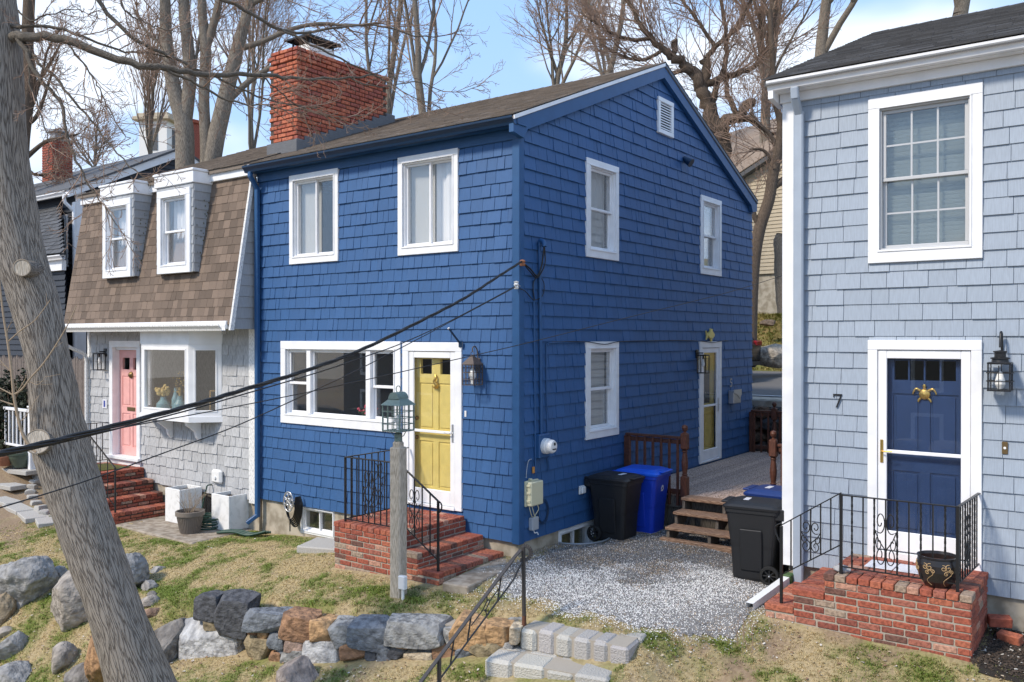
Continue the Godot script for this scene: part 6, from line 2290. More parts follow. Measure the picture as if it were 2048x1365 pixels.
func lamp_post() -> void:
	var t := thing("lamp_post", "weathered wooden lamp post with a green copper lantern", "lamp post")
	t.position = Vector3(-0.5, ground(-0.5, 1.61), 1.61)
	var b := MB.new()
	b.x = Transform3D(Basis(Vector3.UP, 0.12), Vector3.ZERO)
	b.cbox(Vector3(-0.072, -0.3, -0.072), Vector3(0.072, 1.66, 0.072), 0.014)
	b.cbox(Vector3(-0.052, 1.64, -0.052), Vector3(0.052, 1.725, 0.052), 0.02)
	part("post", b, M.post_wood, t)
	b = MB.new()
	b.cbox(Vector3(0.075, 0.1, 0.03), Vector3(0.17, 0.25, 0.09), 0.008)
	b.tube([Vector3(0.125, 0.1, 0.06), Vector3(0.125, -0.1, 0.06)], 0.017, 8)
	part("outlet_box", b, M.white_plastic, t)
	var o := Transform3D(Basis(Vector3.UP, 0.06), Vector3(0, 1.725, 0))
	b = MB.new()
	b.x = o
	b.lathe([Vector2(0.045, 0), Vector2(0.045, 0.08), Vector2(0.03, 0.09), Vector2(0.03, 0.12)], 12)
	for s in [-1.0, 1.0]:
		b.tube(spline([Vector3(s * 0.03, 0.06, 0), Vector3(s * 0.07, 0.06, 0), Vector3(s * 0.1, 0.1, 0), Vector3(s * 0.115, 0.125, 0)]), 0.005, 5)
	part("holder", b, M.verdigris, t)
	# lantern cage
	b = MB.new()
	b.x = o
	var s := 0.122
	var y0 := 0.125
	var y1 := 0.405
	b.cbox(Vector3(-s - 0.008, y0 - 0.012, -s - 0.008), Vector3(s + 0.008, y0, s + 0.008), 0.003)
	for q in [[-s, -s], [s, -s], [s, s], [-s, s]]:
		b.bar(Vector3(q[0], y0, q[1]), Vector3(q[0], y1, q[1]), 0.014, 0.014)
	for side in 4:
		var keep := b.x
		b.x = b.x * Transform3D(Basis(Vector3.UP, side * PI / 2), Vector3.ZERO)
		for k in 2:
			var x := lerpf(-s, s, (k + 1) / 3.0)
			b.bar(Vector3(x, y0, s + 0.004), Vector3(x, y1, s + 0.004), 0.007, 0.007)
		for k in 3:
			var y := lerpf(y0, y1, (k + 1) / 4.0)
			b.bar(Vector3(-s - 0.006, y, s + 0.006), Vector3(s + 0.006, y, s + 0.006), 0.008, 0.008)
		b.x = keep
	part("cage", b, M.verdigris, t)
	b = MB.new()
	b.x = o
	for side in 4:
		b.x = o * Transform3D(Basis(Vector3.UP, side * PI / 2), Vector3.ZERO)
		b.quad(Vector3(-s, y0, s - 0.003), Vector3(s, y0, s - 0.003), Vector3(s, y1, s - 0.003), Vector3(-s, y1, s - 0.003))
	part("glass", b, M.glass, t)
	b = MB.new()
	b.x = o
	b.tube([Vector3(0, y0, 0), Vector3(0, y0 + 0.06, 0)], 0.02, 10)
	b.lathe([Vector2(0.02, y0 + 0.06), Vector2(0.04, y0 + 0.1), Vector2(0.042, y0 + 0.13), Vector2(0.0, y0 + 0.18)], 14)
	part("bulb", b, M.bulb_white, t)
	# hipped hood with a barrel vent and a ring
	b = MB.new()
	b.x = o
	var p := [Vector3(-s - 0.02, y1, -s - 0.02), Vector3(s + 0.02, y1, -s - 0.02), Vector3(s + 0.02, y1, s + 0.02), Vector3(-s - 0.02, y1, s + 0.02)]
	var q := [Vector3(-0.075, y1 + 0.07, -0.07), Vector3(0.075, y1 + 0.07, -0.07), Vector3(0.075, y1 + 0.07, 0.07), Vector3(-0.075, y1 + 0.07, 0.07)]
	for k in 4:
		var e := (k + 1) % 4
		b.quad_out(p[k], p[e], q[e], q[k], p[k] + p[e])
	b.quad_out(p[0], p[1], p[2], p[3], Vector3.DOWN)
	var arc := []
	for k in 13:
		var a := PI * k / 12
		arc.append(Vector2(cos(a) * 0.075, y1 + 0.07 + sin(a) * 0.075))
	b.prism(arc, -0.085, 0.085)
	part("hood", b, M.verdigris, t)
	b = MB.new()
	b.x = o
	var ring := []
	for k in 19:
		var a := TAU * k / 18
		ring.append(Vector3(cos(a) * 0.032, y1 + 0.175 + sin(a) * 0.038, 0))
	b.tube(ring, 0.005, 6, false)
	part("ring", b, M.verdigris, t)

func handrail() -> void:
	var t := thing("iron_handrail", "dark iron handrail with a curled end beside the granite steps", "handrail")
	var a := Vector3(1.21, 0.64, 1.6)
	var e := Vector3(0.9, -0.56, 3.02)
	var d := (e - a).normalized()
	var b := MB.new()
	var curlp := []
	for k in 15:
		var w := PI * 0.5 - k * PI * 1.15 / 14
		curlp.append(a + Vector3(0.05 * 0.7, 0, -0.05 * 0.7) * (cos(w) * 1.6 + 0.0) + Vector3(0, (sin(w) - 1.0) * 0.075, 0))
	var top := [e, a - d * -0.42, a + d * 0.16 + Vector3(0, 0.0, 0), a + d * 0.04 + Vector3(0, -0.012, 0)]
	for k in top.size() - 1:
		b.bar(top[k], top[k + 1], 0.045, 0.014, Vector3.UP, 0.003)
	for k in curlp.size() - 1:
		b.bar(curlp[k], curlp[k + 1], 0.04, 0.012, Vector3(0.7, 0.2, 0.7), 0.003)
	part("top_rail", b, M.grey_iron, t)
	b = MB.new()
	b.bar(Vector3(1.22, -0.16, 1.6), Vector3(1.21, 0.63, 1.6), 0.032, 0.032, Vector3.BACK, 0.003)
	part("post", b, M.grey_iron, t)
	b = MB.new()
	b.bar(Vector3(1.22, -0.165, 1.6), Vector3(1.22, -0.06, 1.6), 0.034, 0.034, Vector3.BACK, 0.003)
	part("post_foot", b, M.rust_iron, t)
	b = MB.new()
	var f := a.lerp(e, 0.72)
	b.bar(Vector3(f.x, -1.0, f.z), f, 0.032, 0.032, Vector3.BACK, 0.003)
	part("post", b, M.grey_iron, t)
	b = MB.new()
	var off := Vector3(0, -0.21, 0)
	b.tube([a + off + Vector3(0.0, 0.06, 0.0), a + off + d * 0.1 + Vector3(0, 0.03, 0), a + off + d * 0.16, e + off], 0.009, 6)
	var ma := a.lerp(e, 0.22)
	part("lower_rail", b, M.grey_iron, t)
	# middle bar with a diamond, and the struts
	b = MB.new()
	for k in [0.2, 0.46, 0.6]:
		var p := a.lerp(e, k)
		b.bar(p, p + off + d * 0.06, 0.012, 0.012, Vector3.BACK)
	var c := a.lerp(e, 0.33) + off * 0.5
	b.tube([a.lerp(e, 0.21) + off * 0.5, c - d * 0.055], 0.006, 5)
	b.tube([c + d * 0.055, a.lerp(e, 0.46) + off * 0.5], 0.006, 5)
	var n := Vector3(0, 1, 0).lerp(-d, 0.3).normalized() * 0.038
	var dia := [c - d * 0.06, c - d * 0.02 + n, c + d * 0.02 + n, c + d * 0.06, c + d * 0.02 - n, c - d * 0.02 - n, c - d * 0.06]
	b.tube(dia, 0.006, 5)
	b.bar(c + n, c + off * -0.5, 0.01, 0.01, Vector3.BACK)
	b.bar(c - n, c + off * 0.5, 0.01, 0.01, Vector3.BACK)
	part("infill", b, M.grey_iron, t)

func left_corner() -> void:
	# grey picket fence between the houses
	var f := thing("stockade_fence", "weathered grey wooden stockade fence behind the trunk", "fence")
	var x := -10.42
	var k := 0
	while x > -18:
		var b := MB.new()
		var w := 0.085
		var y0 := 0.0
		var y1 := 2.3 + 0.03 * sin(k * 1.7)
		b.x = Transform3D(Basis.IDENTITY, Vector3(x, 0, -0.72 + 0.004 * (k % 3)))
		b.prism([Vector2(-w / 2, y0), Vector2(w / 2, y0), Vector2(w / 2, y1 - 0.06), Vector2(0, y1), Vector2(-w / 2, y1 - 0.06)], -0.01, 0.012)
		var g := 0.8 + 0.2 * sin(k * 12.9)
		b.col = Color(g, g, g)
		part("picket", b, M.fence_wood, f)
		x -= 0.092
		k += 1
	for y in [0.5, 1.9]:
		var rb := MB.new()
		rb.box(Vector3(-18, y, -0.79), Vector3(-10.4, y + 0.08, -0.735))
		part("rail", rb, M.fence_wood, f)
	# white balustrade
	var t := thing("white_railing", "short white wooden railing behind the sapling", "railing")
	var a := at(8, 812, 18.4)
	var e := at(60, 812, 17.6)
	var d := e - a
	d.y = 0
	var l := d.length()
	d = d.normalized()
	var xf := Transform3D(Basis(d, Vector3.UP, d.cross(Vector3.UP)), Vector3(a.x, 0.34, a.z))
	var n := 7
	var b := local_mb(xf)
	b.cbox(Vector3(0, 0.85, -0.03), Vector3(l, 0.91, 0.03), 0.006)
	part("rail", b, M.white_trim, t)
	b = local_mb(xf)
	b.cbox(Vector3(0, 0.1, -0.02), Vector3(l, 0.15, 0.02), 0.006)
	part("rail", b, M.white_trim, t)
	for q in n:
		b = local_mb(xf)
		var px := lerpf(0.05, l - 0.08, float(q) / (n - 1))
		b.box(Vector3(px - 0.018, 0.15, -0.015), Vector3(px + 0.018, 0.85, 0.015))
		part("baluster", b, M.white_trim, t)
	b = local_mb(xf)
	b.cbox(Vector3(l, -0.4, -0.055), Vector3(l + 0.11, 0.95, 0.055), 0.006)
	b.cbox(Vector3(l - 0.015, 0.95, -0.07), Vector3(l + 0.125, 0.99, 0.07), 0.01)
	part("post", b, M.white_trim, t)
	# dark ivy bank
	var r := RandomNumberGenerator.new()
	r.seed = 31
	var iv := thing("ivy_bank", "dark ivy and brambles in front of the stockade fence", "ivy")
	b = MB.new()
	for q in 5200:
		var p := at(r.randf_range(-60, 52), 0, r.randf_range(18.3, 19.7))
		var cap := 1.7 * ss(17.6, 19.6, (p - EYE).length()) * (0.6 + 0.8 * nz2.get_noise_2d(p.x * 40, p.z * 40)) + 0.25
		p.y = ground(p.x, p.z) + pow(r.randf(), 0.7) * maxf(cap, 0.1)
		var s := r.randf_range(0.025, 0.06)
		var u := rand_dir(r) * s
		var v := u.cross(rand_dir(r)).normalized() * s
		var g := r.randf_range(0.5, 1.6)
		b.col = Color(g, g * r.randf_range(0.8, 1.1), g)
		b.quad(p - u, p - v * 0.7, p + u, p + v * 0.7)
	part("foliage", b, M.ivy, iv)
	b = MB.new()
	for q in 40:
		var p := at(r.randf_range(-40, 50), 0, r.randf_range(18.4, 19.5))
		p.y = ground(p.x, p.z) - 0.05
		limb(b, b, p, Vector3(r.randf_range(-0.5, 0.5), 1, r.randf_range(-0.5, 0.5)).normalized(), r.randf_range(0.6, 1.5), 0.008, 2, {"n": [0, 0, 3, 0], "ratio": 0.5, "angle": 0.6, "wobble": 0.2, "lift": 0.0, "levels": 3, "thin": 0.003, "seg": 0.2}, r)
	part("stems", b, M.twig, iv)
	# pots
	for q in [[8, 932, 0.17, 0.2, "terracotta", "terracotta flower pot left of the green glazed one"], [42, 934, 0.26, 0.3, "green_glaze", "green glazed pot beside the ivy"]]:
		var c := ground_hit(q[0], q[1])
		var p := thing("flower_pot", q[5], "plant pot", "pots on the bare ground")
		p.position = c
		b = MB.new()
		var R: float = q[2]
		var H: float = q[3]
		b.lathe([Vector2(R * 0.62, 0), Vector2(R * 0.95, H * 0.62), Vector2(R, H * 0.85), Vector2(R * 1.06, H * 0.86), Vector2(R * 1.06, H), Vector2(R * 0.94, H), Vector2(R * 0.9, H * 0.8), Vector2(0, H * 0.78)], 22)
		part("pot", b, M[q[4]], p)
		b = MB.new()
		b.lathe([Vector2(R * 0.9, H * 0.84), Vector2(0, H * 0.86)], 16)
		part("soil", b, M.soil, p)


# ---------- deck and bins ----------
func newel(parent: Node, p: Vector3, h := 0.95) -> void:
	var b := MB.new()
	b.x = Transform3D(Basis.IDENTITY, p)
	var s := 0.05
	b.cbox(Vector3(-s, -0.15, -s), Vector3(s, 0.26, s), 0.008)
	b.lathe([Vector2(0.05, 0.26), Vector2(0.035, 0.275), Vector2(0.044, 0.29), Vector2(0.03, 0.3), Vector2(0.044, 0.4), Vector2(0.046, 0.46), Vector2(0.03, 0.6), Vector2(0.042, 0.615), Vector2(0.03, 0.63), Vector2(0.05, 0.645)], 16)
	b.cbox(Vector3(-s, 0.645, -s), Vector3(s, h - 0.08, s), 0.012)
	b.lathe([Vector2(0.05, h - 0.08), Vector2(0.02, h - 0.065), Vector2(0.02, h - 0.05), Vector2(0.035, h - 0.035), Vector2(0.045, h), Vector2(0.035, h + 0.03), Vector2(0.0, h + 0.045)], 14)
	part("newel_post", b, M.stain_wood, parent)

func wood_rail(parent: Node, a: Vector3, e: Vector3, n: int, low := 0.1, drop := 0.0) -> void:
	var b := MB.new()
	b.bar(a + Vector3.UP * 0.8, e + Vector3.UP * 0.8, 0.085, 0.035, Vector3.UP, 0.006)
	part("top_rail", b, M.stain_wood, parent)
	b = MB.new()
	b.bar(a + Vector3.UP * low, e + Vector3.UP * low, 0.04, 0.07, Vector3.UP, 0.006)
	part("rail", b, M.stain_wood, parent)
	b = MB.new()
	b.bar(a + Vector3.UP * 0.74, e + Vector3.UP * 0.74, 0.035, 0.06, Vector3.UP, 0.006)
	part("rail", b, M.stain_wood, parent)
	for k in n:
		var p := a.lerp(e, (k + 0.5) / n)
		b = MB.new()
		b.cbox(p + Vector3(-0.017, -drop, 0.022), p + Vector3(0.017, 0.78, 0.056), 0.004)
		part("baluster", b, M.stain_wood, parent)

func deck_and_bins() -> void:
	var d := thing("wooden_deck", "weathered wooden deck with brown railings and open steps", "deck")
	var x := 0.03
	while x < 2.96:
		var b := MB.new()
		var g := rng.randf_range(0.75, 1.05)
		b.col = Color(g, g, g)
		b.cbox(Vector3(x, 0.465, -7.8), Vector3(x + 0.13, 0.5 + rng.randf_range(-0.003, 0.002), -2.68), 0.006)
		part("board", b, M.deck_wood, d)
		x += 0.14
	var f := MB.new()
	f.box(Vector3(0.03, 0.3, -2.72), Vector3(2.97, 0.464, -2.685))
	for q in [0.4, 1.4, 2.8]:
		for z in [-2.8, -5.0, -7.6]:
			f.box(Vector3(q - 0.05, -0.3, z - 0.05), Vector3(q + 0.05, 0.3, z + 0.05))
	f.box(Vector3(0.03, 0.3, -7.8), Vector3(2.97, 0.464, -7.75))
	part("frame", f, M.skirt_wood, d)
	x = 0.35
	while x < 2.95:
		var b := MB.new()
		var g := rng.randf_range(0.7, 1.1)
		b.col = Color(g, g, g)
		b.box(Vector3(x, -0.08, -2.76), Vector3(x + 0.105, 0.3, -2.735))
		part("skirt_board", b, M.skirt_wood, d)
		x += 0.11
	# steps
	var k := 0
	for s in [[0.5, -2.68, -2.42], [0.345, -2.44, -2.16], [0.18, -2.2, -1.92]]:
		var b := MB.new()
		b.cbox(Vector3(1.04, s[0] - 0.04, s[1]), Vector3(2.32, s[0], s[2]), 0.006)
		part("tread", b, M.step_wood, d)
		k += 1
	for q in [1.07, 1.66, 2.27]:
		var b := MB.new()
		b.x = Transform3D(Basis(Vector3(0, 0, 1), Vector3.UP, Vector3(-1, 0, 0)), Vector3.ZERO)
		b.prism([Vector2(-2.68, 0.46), Vector2(-2.44, 0.46), Vector2(-2.44, 0.305), Vector2(-2.2, 0.305), Vector2(-2.2, 0.14), Vector2(-1.95, 0.14), Vector2(-1.95, -0.03), Vector2(-2.12, -0.03), Vector2(-2.68, 0.3)], -q - 0.02, -q + 0.02)
		part("stringer", b, M.skirt_wood, d)
	var sb := MB.new()
	sb.cbox(Vector3(0.98, -0.05, -1.97), Vector3(2.4, 0.035, -1.88), 0.008)
	part("sill", sb, M.step_wood, d)
	newel(d, Vector3(1.0, 0.5, -2.63))
	newel(d, Vector3(2.27, 0.5, -2.63))
	newel(d, Vector3(0.52, 0.5, -7.68))
	wood_rail(d, Vector3(0.05, 0.5, -2.66), Vector3(0.96, 0.5, -2.66), 7, 0.03, 0.16)
	wood_rail(d, Vector3(2.31, 0.5, -2.66), Vector3(2.96, 0.5, -2.66), 4, 0.1, 0.05)
	wood_rail(d, Vector3(0.06, 0.5, -7.7), Vector3(0.48, 0.5, -7.7), 3)
	wood_rail(d, Vector3(0.56, 0.5, -7.7), Vector3(2.9, 0.5, -7.7), 16)
	var hp := MB.new()
	hp.cbox(Vector3(0.03, 0.3, -2.72), Vector3(0.1, 1.28, -2.62), 0.006)
	hp.cbox(Vector3(0.03, 0.5, -7.75), Vector3(0.1, 1.28, -7.65), 0.006)
	part("wall_post", hp, M.stain_wood, d)
	# stone wall that holds the road
	var w := thing("rubble_wall", "dark rubble stone wall behind the deck holding the road", "stone wall")
	var r := RandomNumberGenerator.new()
	r.seed = 12
	k = 0
	for row in 5:
		var xx := -1.2
		while xx < 3.4:
			var l := r.randf_range(0.3, 0.7)
			var b := MB.new()
			b.x = Transform3D(Basis(Vector3.BACK, r.randf_range(-0.12, 0.12)), Vector3(xx + l / 2, 0.2 + row * 0.245, -8.95 + r.randf_range(-0.04, 0.04)))
			var c: Array = [[0.2, 0.13, 0.085], [0.13, 0.1, 0.08], [0.25, 0.17, 0.11], [0.09, 0.08, 0.075]][r.randi() % 4]
			tinted_rock(b, c, Vector3(l, 0.27, 0.5), 2000 + k, 3, 6, 0.06, 0.7)
			part("stone", b, M.stone, w)
			xx += l * 0.98
			k += 1
	var kb := MB.new()
	kb.cbox(Vector3(-3, 1.26, -9.5), Vector3(5, 1.45, -8.85), 0.03)
	part("coping", kb, M.concrete, w)
	cart(Vector3(0.4, -0.05, -1.72), 90, M.black_plastic, M.black_plastic, "black wheeled bin against the navy house", 0.92, false)
	cart(Vector3(0.52, -0.05, -2.3), 93, M.blue_plastic, M.blue_lid, "bright blue recycling bin beside the deck railing", 0.95, true)
	cart(Vector3(2.62, -0.06, -1.06), -84, M.black_plastic, M.black_plastic, "black wheeled bin at the corner of the grey-blue house", 0.92, false)
	cart(Vector3(2.66, -0.05, -1.68), -90, M.navy_plastic, M.navy_plastic, "navy wheeled bin behind the black one by the grey-blue house", 0.96, false)

func rounded_ring(w: float, d: float, r: float, y: float) -> Array:
	var out := []
	for q in [[1, 1, 0.0], [-1, 1, 0.5], [-1, -1, 1.0], [1, -1, 1.5]]:
		for k in 4:
			var a: float = PI * (q[2] + 0.5 * k / 3.0)
			out.append(Vector3(q[0] * (w / 2 - r) + cos(a) * r, y, q[1] * (d / 2 - r) + sin(a) * r))
	return out

func skin(b: MB, rings: Array, close_top := true, close_low := true) -> void:
	for k in rings.size() - 1:
		var n: int = rings[k].size()
		for j in n:
			var e := (j + 1) % n
			var a: Vector3 = rings[k][j]
			var c: Vector3 = rings[k][e]
			var out := (a + c) / 2
			var flat := Vector3(out.x, 0, out.z)
			var m: Vector3 = (rings[k + 1][e] - a).cross(rings[k + 1][j] - c)
			if m.length() < 1e-9:
				continue
			b.quad_out(a, c, rings[k + 1][e], rings[k + 1][j], flat + Vector3.UP * (0.6 if rings[k][0].y < rings[k + 1][0].y and rings[k][0].length() > rings[k + 1][0].length() else 0.0))
	for q in [[0, Vector3.DOWN, close_low], [rings.size() - 1, Vector3.UP, close_top]]:
		if not q[2]:
			continue
		var ring: Array = rings[q[0]]
		var c := Vector3.ZERO
		for p in ring:
			c += p
		c /= ring.size()
		for j in ring.size():
			b.tri_out(ring[j], ring[(j + 1) % ring.size()], c, q[1])

func cart(p: Vector3, turn: float, m: Material, lm: Material, label: String, h: float, sign_: bool) -> void:
	var t := thing("wheeled_bin", label, "bin", "wheeled bins between the houses")
	t.position = p
	t.rotation_degrees.y = turn
	var s := h / 1.05
	var b := MB.new()
	b.x = Transform3D(Basis.IDENTITY.scaled(Vector3(s, s, s)), Vector3.ZERO)
	skin(b, [rounded_ring(0.44, 0.5, 0.05, 0.02), rounded_ring(0.46, 0.52, 0.06, 0.06), rounded_ring(0.5, 0.56, 0.06, 0.45), rounded_ring(0.515, 0.575, 0.06, 0.5), rounded_ring(0.57, 0.66, 0.06, 0.9), rounded_ring(0.6, 0.7, 0.06, 0.905), rounded_ring(0.6, 0.7, 0.06, 0.955)])
	part("body", b, m, t)
	b = MB.new()
	b.x = Transform3D(Basis.IDENTITY.scaled(Vector3(s, s, s)), Vector3.ZERO)
	skin(b, [rounded_ring(0.63, 0.74, 0.06, 0.957), rounded_ring(0.64, 0.75, 0.07, 0.985), rounded_ring(0.58, 0.68, 0.07, 1.01), rounded_ring(0.44, 0.52, 0.07, 1.04), rounded_ring(0.4, 0.48, 0.06, 1.042)])
	b.cbox(Vector3(-0.18, 1.0, 0.32), Vector3(0.18, 1.025, 0.42), 0.01)
	part("lid", b, lm, t)
	# raised panels on the flanks and the front
	b = MB.new()
	for q in [-1.0, 1.0]:
		b.x = Transform3D(Basis.IDENTITY.scaled(Vector3(s, s, s)), Vector3.ZERO) * Transform3D(Basis(Vector3.BACK, q * -0.088), Vector3(q * 0.232, 0, 0))
		b.cbox(Vector3(-0.008, 0.16, -0.14), Vector3(0.012, 0.7, 0.14), 0.008)
	part("flank_panel", b, m, t)
	b = MB.new()
	b.x = Transform3D(Basis.IDENTITY.scaled(Vector3(s, s, s)), Vector3.ZERO)
	b.tube(spline([Vector3(-0.22, 0.93, -0.33), Vector3(-0.22, 0.95, -0.42), Vector3(-0.1, 0.95, -0.43), Vector3(0.1, 0.95, -0.43), Vector3(0.22, 0.95, -0.42), Vector3(0.22, 0.93, -0.33)]), 0.017, 8)
	for q in [-0.24, 0.24]:
		b.cbox(Vector3(q - 0.03, 0.84, -0.42), Vector3(q + 0.03, 0.99, -0.3), 0.012)
	part("handle", b, m, t)
	for q in [-1.0, 1.0]:
		b = MB.new()
		var wx := Transform3D(Basis.IDENTITY.scaled(Vector3(s, s, s)), Vector3.ZERO) * Transform3D(Basis(Vector3.BACK, -PI / 2 * q), Vector3(q * 0.262, 0.125, -0.235))
		b.x = wx
		b.lathe([Vector2(0.09, -0.03), Vector2(0.118, -0.03), Vector2(0.125, -0.015), Vector2(0.125, 0.015), Vector2(0.118, 0.03), Vector2(0.09, 0.03), Vector2(0.086, 0.02), Vector2(0.086, -0.03)], 28)
		var wheel := part("wheel", b, M.rubber, t)
		b = MB.new()
		b.x = wx
		for k in 8:
			var a := TAU * k / 8
			b.bar(Vector3(cos(a), 0, sin(a)) * 0.02 + Vector3.UP * 0.012, Vector3(cos(a), 0, sin(a)) * 0.088 + Vector3.UP * 0.012, 0.016, 0.012, Vector3.UP, 0.003)
		b.lathe([Vector2(0.03, -0.02), Vector2(0.03, 0.022), Vector2(0.0, 0.026)], 14)
		part("rim", b, M.black_plastic, wheel)
		b = MB.new()
		b.x = wx
		b.lathe([Vector2(0.013, 0.02), Vector2(0.011, 0.034), Vector2(0.0, 0.038)], 10)
		part("axle_cap", b, M.silver, wheel)
	if sign_:
		b = MB.new()  # three chasing arrows on the front
		b.x = Transform3D(Basis.IDENTITY.scaled(Vector3(s, s, s)), Vector3.ZERO) * Transform3D(Basis(Vector3.RIGHT, 0.105), Vector3(0.0, 0.74, 0.318))
		for k in 3:
			var a := TAU * k / 3 + PI / 2
			var e := a + TAU / 3
			var p0 := Vector3(cos(a), sin(a), 0) * 0.06
			var p1 := Vector3(cos(e), sin(e), 0) * 0.06
			b.bar(p0.lerp(p1, 0.12), p0.lerp(p1, 0.6), 0.02, 0.004, Vector3.BACK)
			var dd := (p1 - p0).normalized()
			var nn := dd.cross(Vector3.BACK)
			b.tri_out(p0.lerp(p1, 0.6) + nn * 0.022, p0.lerp(p1, 0.6) - nn * 0.022, p0.lerp(p1, 0.86), Vector3.BACK)
		part("recycling_mark", b, M.white_plastic, t)
	else:
		b = MB.new()
		b.x = Transform3D(Basis.IDENTITY.scaled(Vector3(s, s, s)), Vector3.ZERO)
		b.box(Vector3(-0.09, 1.0425, 0.08), Vector3(0.09, 1.0445, 0.15))
		part("sticker", b, M.white_paper, t)

# ---------- brick stoops ----------
func stoops() -> void:
	# navy house: the steps come down to the right
	var s := thing("brick_stoop", "red brick stoop and steps below the yellow door", "stoop", "brick stoops")
	var core := MB.new()
	core.box(Vector3(-1.925, -0.5, 0.03), Vector3(-0.826, 0.372, 1.263))
	core.box(Vector3(-0.826, -0.5, 0.03), Vector3(-0.526, 0.164, 1.263))
	core.box(Vector3(-0.526, -0.5, 0.03), Vector3(-0.206, -0.005, 1.263))
	part("core", core, M.mortar, s)
	brick_face(s, Vector3(-1.93, -0.16, 1.27), Vector3.RIGHT, Vector3.BACK, 0.532, 0.0665, func(y): return 1.11 if y > 0.31 else 1.41 if y > 0.145 else 1.73)
	brick_face(s, Vector3(-0.82, 0.235, 1.27), Vector3.FORWARD, Vector3.RIGHT, 0.133, 0.0665, func(_y): return 1.24)
	brick_face(s, Vector3(-0.52, 0.06, 1.27), Vector3.FORWARD, Vector3.RIGHT, 0.1, 0.05, func(_y): return 1.24)
	brick_face(s, Vector3(-0.2, -0.15, 1.27), Vector3.FORWARD, Vector3.RIGHT, 0.14, 0.07, func(_y): return 1.24)
	brick_face(s, Vector3(-1.93, -0.36, 0.03), Vector3.BACK, Vector3.LEFT, 0.7315, 0.0665, func(_y): return 1.24)
	brick_tread(s, Vector3(-1.94, 0.432, 1.075), Vector3.BACK, Vector3.RIGHT, 0.205, 1.12, 0.062)
	for k in 10:
		var z := 0.05 + k * 0.1025
		var a := -1.93 + (0.0 if k % 2 == 0 else 0.0)
		brick_row(s, a, -0.82, z, 0.43, k)
	brick_tread(s, Vector3(-0.83, 0.226, 0.04), Vector3.RIGHT, Vector3.BACK, 0.31, 1.24, 0.062)
	brick_tread(s, Vector3(-0.53, 0.057, 0.04), Vector3.RIGHT, Vector3.BACK, 0.335, 1.24, 0.062)
	# grey-blue house: the steps come down to the left
	s = thing("brick_stoop", "red brick stoop below the navy door with a black pot", "stoop", "brick stoops")
	core = MB.new()
	core.box(Vector3(3.737, -0.6, -0.87), Vector3(4.993, 0.382, 0.113))
	core.box(Vector3(3.437, -0.6, -0.87), Vector3(3.737, 0.182, 0.113))
	core.box(Vector3(3.157, -0.6, -0.87), Vector3(3.437, -0.008, 0.113))
	part("core", core, M.mortar, s)
	brick_face(s, Vector3(3.15, -0.3, 0.12), Vector3.RIGHT, Vector3.BACK, 0.68, 0.068, func(_y): return 1.85, func(y): return 0.58 if y > 0.48 else 0.28 if y > 0.29 else 0.0)
	brick_face(s, Vector3(5.0, -0.3, 0.12), Vector3.FORWARD, Vector3.RIGHT, 0.68, 0.068, func(_y): return 0.98)
	brick_face(s, Vector3(3.15, -0.2, -0.87), Vector3.BACK, Vector3.LEFT, 0.19, 0.064, func(_y): return 0.98)
	brick_face(s, Vector3(3.43, 0.055, -0.87), Vector3.BACK, Vector3.LEFT, 0.124, 0.062, func(_y): return 0.98)
	brick_face(s, Vector3(3.73, 0.25, -0.87), Vector3.BACK, Vector3.LEFT, 0.13, 0.065, func(_y): return 0.98)
	brick_tread(s, Vector3(3.72, 0.445, -0.065), Vector3.BACK, Vector3.RIGHT, 0.2, 1.29, 0.064)
	brick_tread(s, Vector3(4.8, 0.444, -0.87), Vector3.RIGHT, Vector3.BACK, 0.21, 0.8, 0.064)
	for k in 8:
		brick_row(s, 3.73, 4.79, -0.87 + k * 0.1, 0.442, k)
	brick_tread(s, Vector3(3.42, 0.245, -0.87), Vector3.RIGHT, Vector3.BACK, 0.31, 1.0, 0.064)
	brick_tread(s, Vector3(3.14, 0.055, -0.87), Vector3.RIGHT, Vector3.BACK, 0.29, 1.0, 0.064)
	for k in 3:
		var b := MB.new()
		b.cbox(Vector3(3.98 + k * 0.27, 0.4435, -0.66), Vector3(4.24 + k * 0.27, 0.452, -0.36), 0.003)
		part("tile", b, M.white_paper, s)
	# row house
	s = thing("brick_stoop", "worn red brick steps below the pink door", "stoop", "brick stoops")
	core = MB.new()
	core.box(Vector3(-9.6, -0.6, 0.03), Vector3(-8.33, 0.315, 1.1))
	core.box(Vector3(-8.33, -0.6, 0.03), Vector3(-8.03, 0.138, 1.1))
	core.box(Vector3(-8.03, -0.6, 0.03), Vector3(-7.73, -0.06, 1.1))
	core.box(Vector3(-7.73, -0.6, 0.03), Vector3(-7.43, -0.235, 1.1))
	part("core", core, M.dark_mortar, s)
	brick_face(s, Vector3(-9.6, -0.42, 1.115), Vector3.RIGHT, Vector3.BACK, 0.73, 0.0664, func(y): return 1.29 if y > 0.55 else 1.59 if y > 0.35 else 1.89 if y > 0.18 else 2.19)
	for q in [[-8.315, 0.2], [-8.015, 0.0], [-7.715, -0.17], [-7.415, -0.36]]:
		brick_face(s, Vector3(q[0], q[1], 1.11), Vector3.FORWARD, Vector3.RIGHT, 0.116, 0.058, func(_y): return 1.08)
	brick_tread(s, Vector3(-8.51, 0.38, 0.03), Vector3.RIGHT, Vector3.BACK, 0.2, 1.08, 0.062)
	for k in 10:
		brick_row(s, -9.6, -8.52, 0.04 + k * 0.106, 0.378, k)
	brick_tread(s, Vector3(-8.32, 0.202, 0.03), Vector3.RIGHT, Vector3.BACK, 0.31, 1.08, 0.062)
	brick_tread(s, Vector3(-8.02, 0.004, 0.03), Vector3.RIGHT, Vector3.BACK, 0.31, 1.08, 0.062)
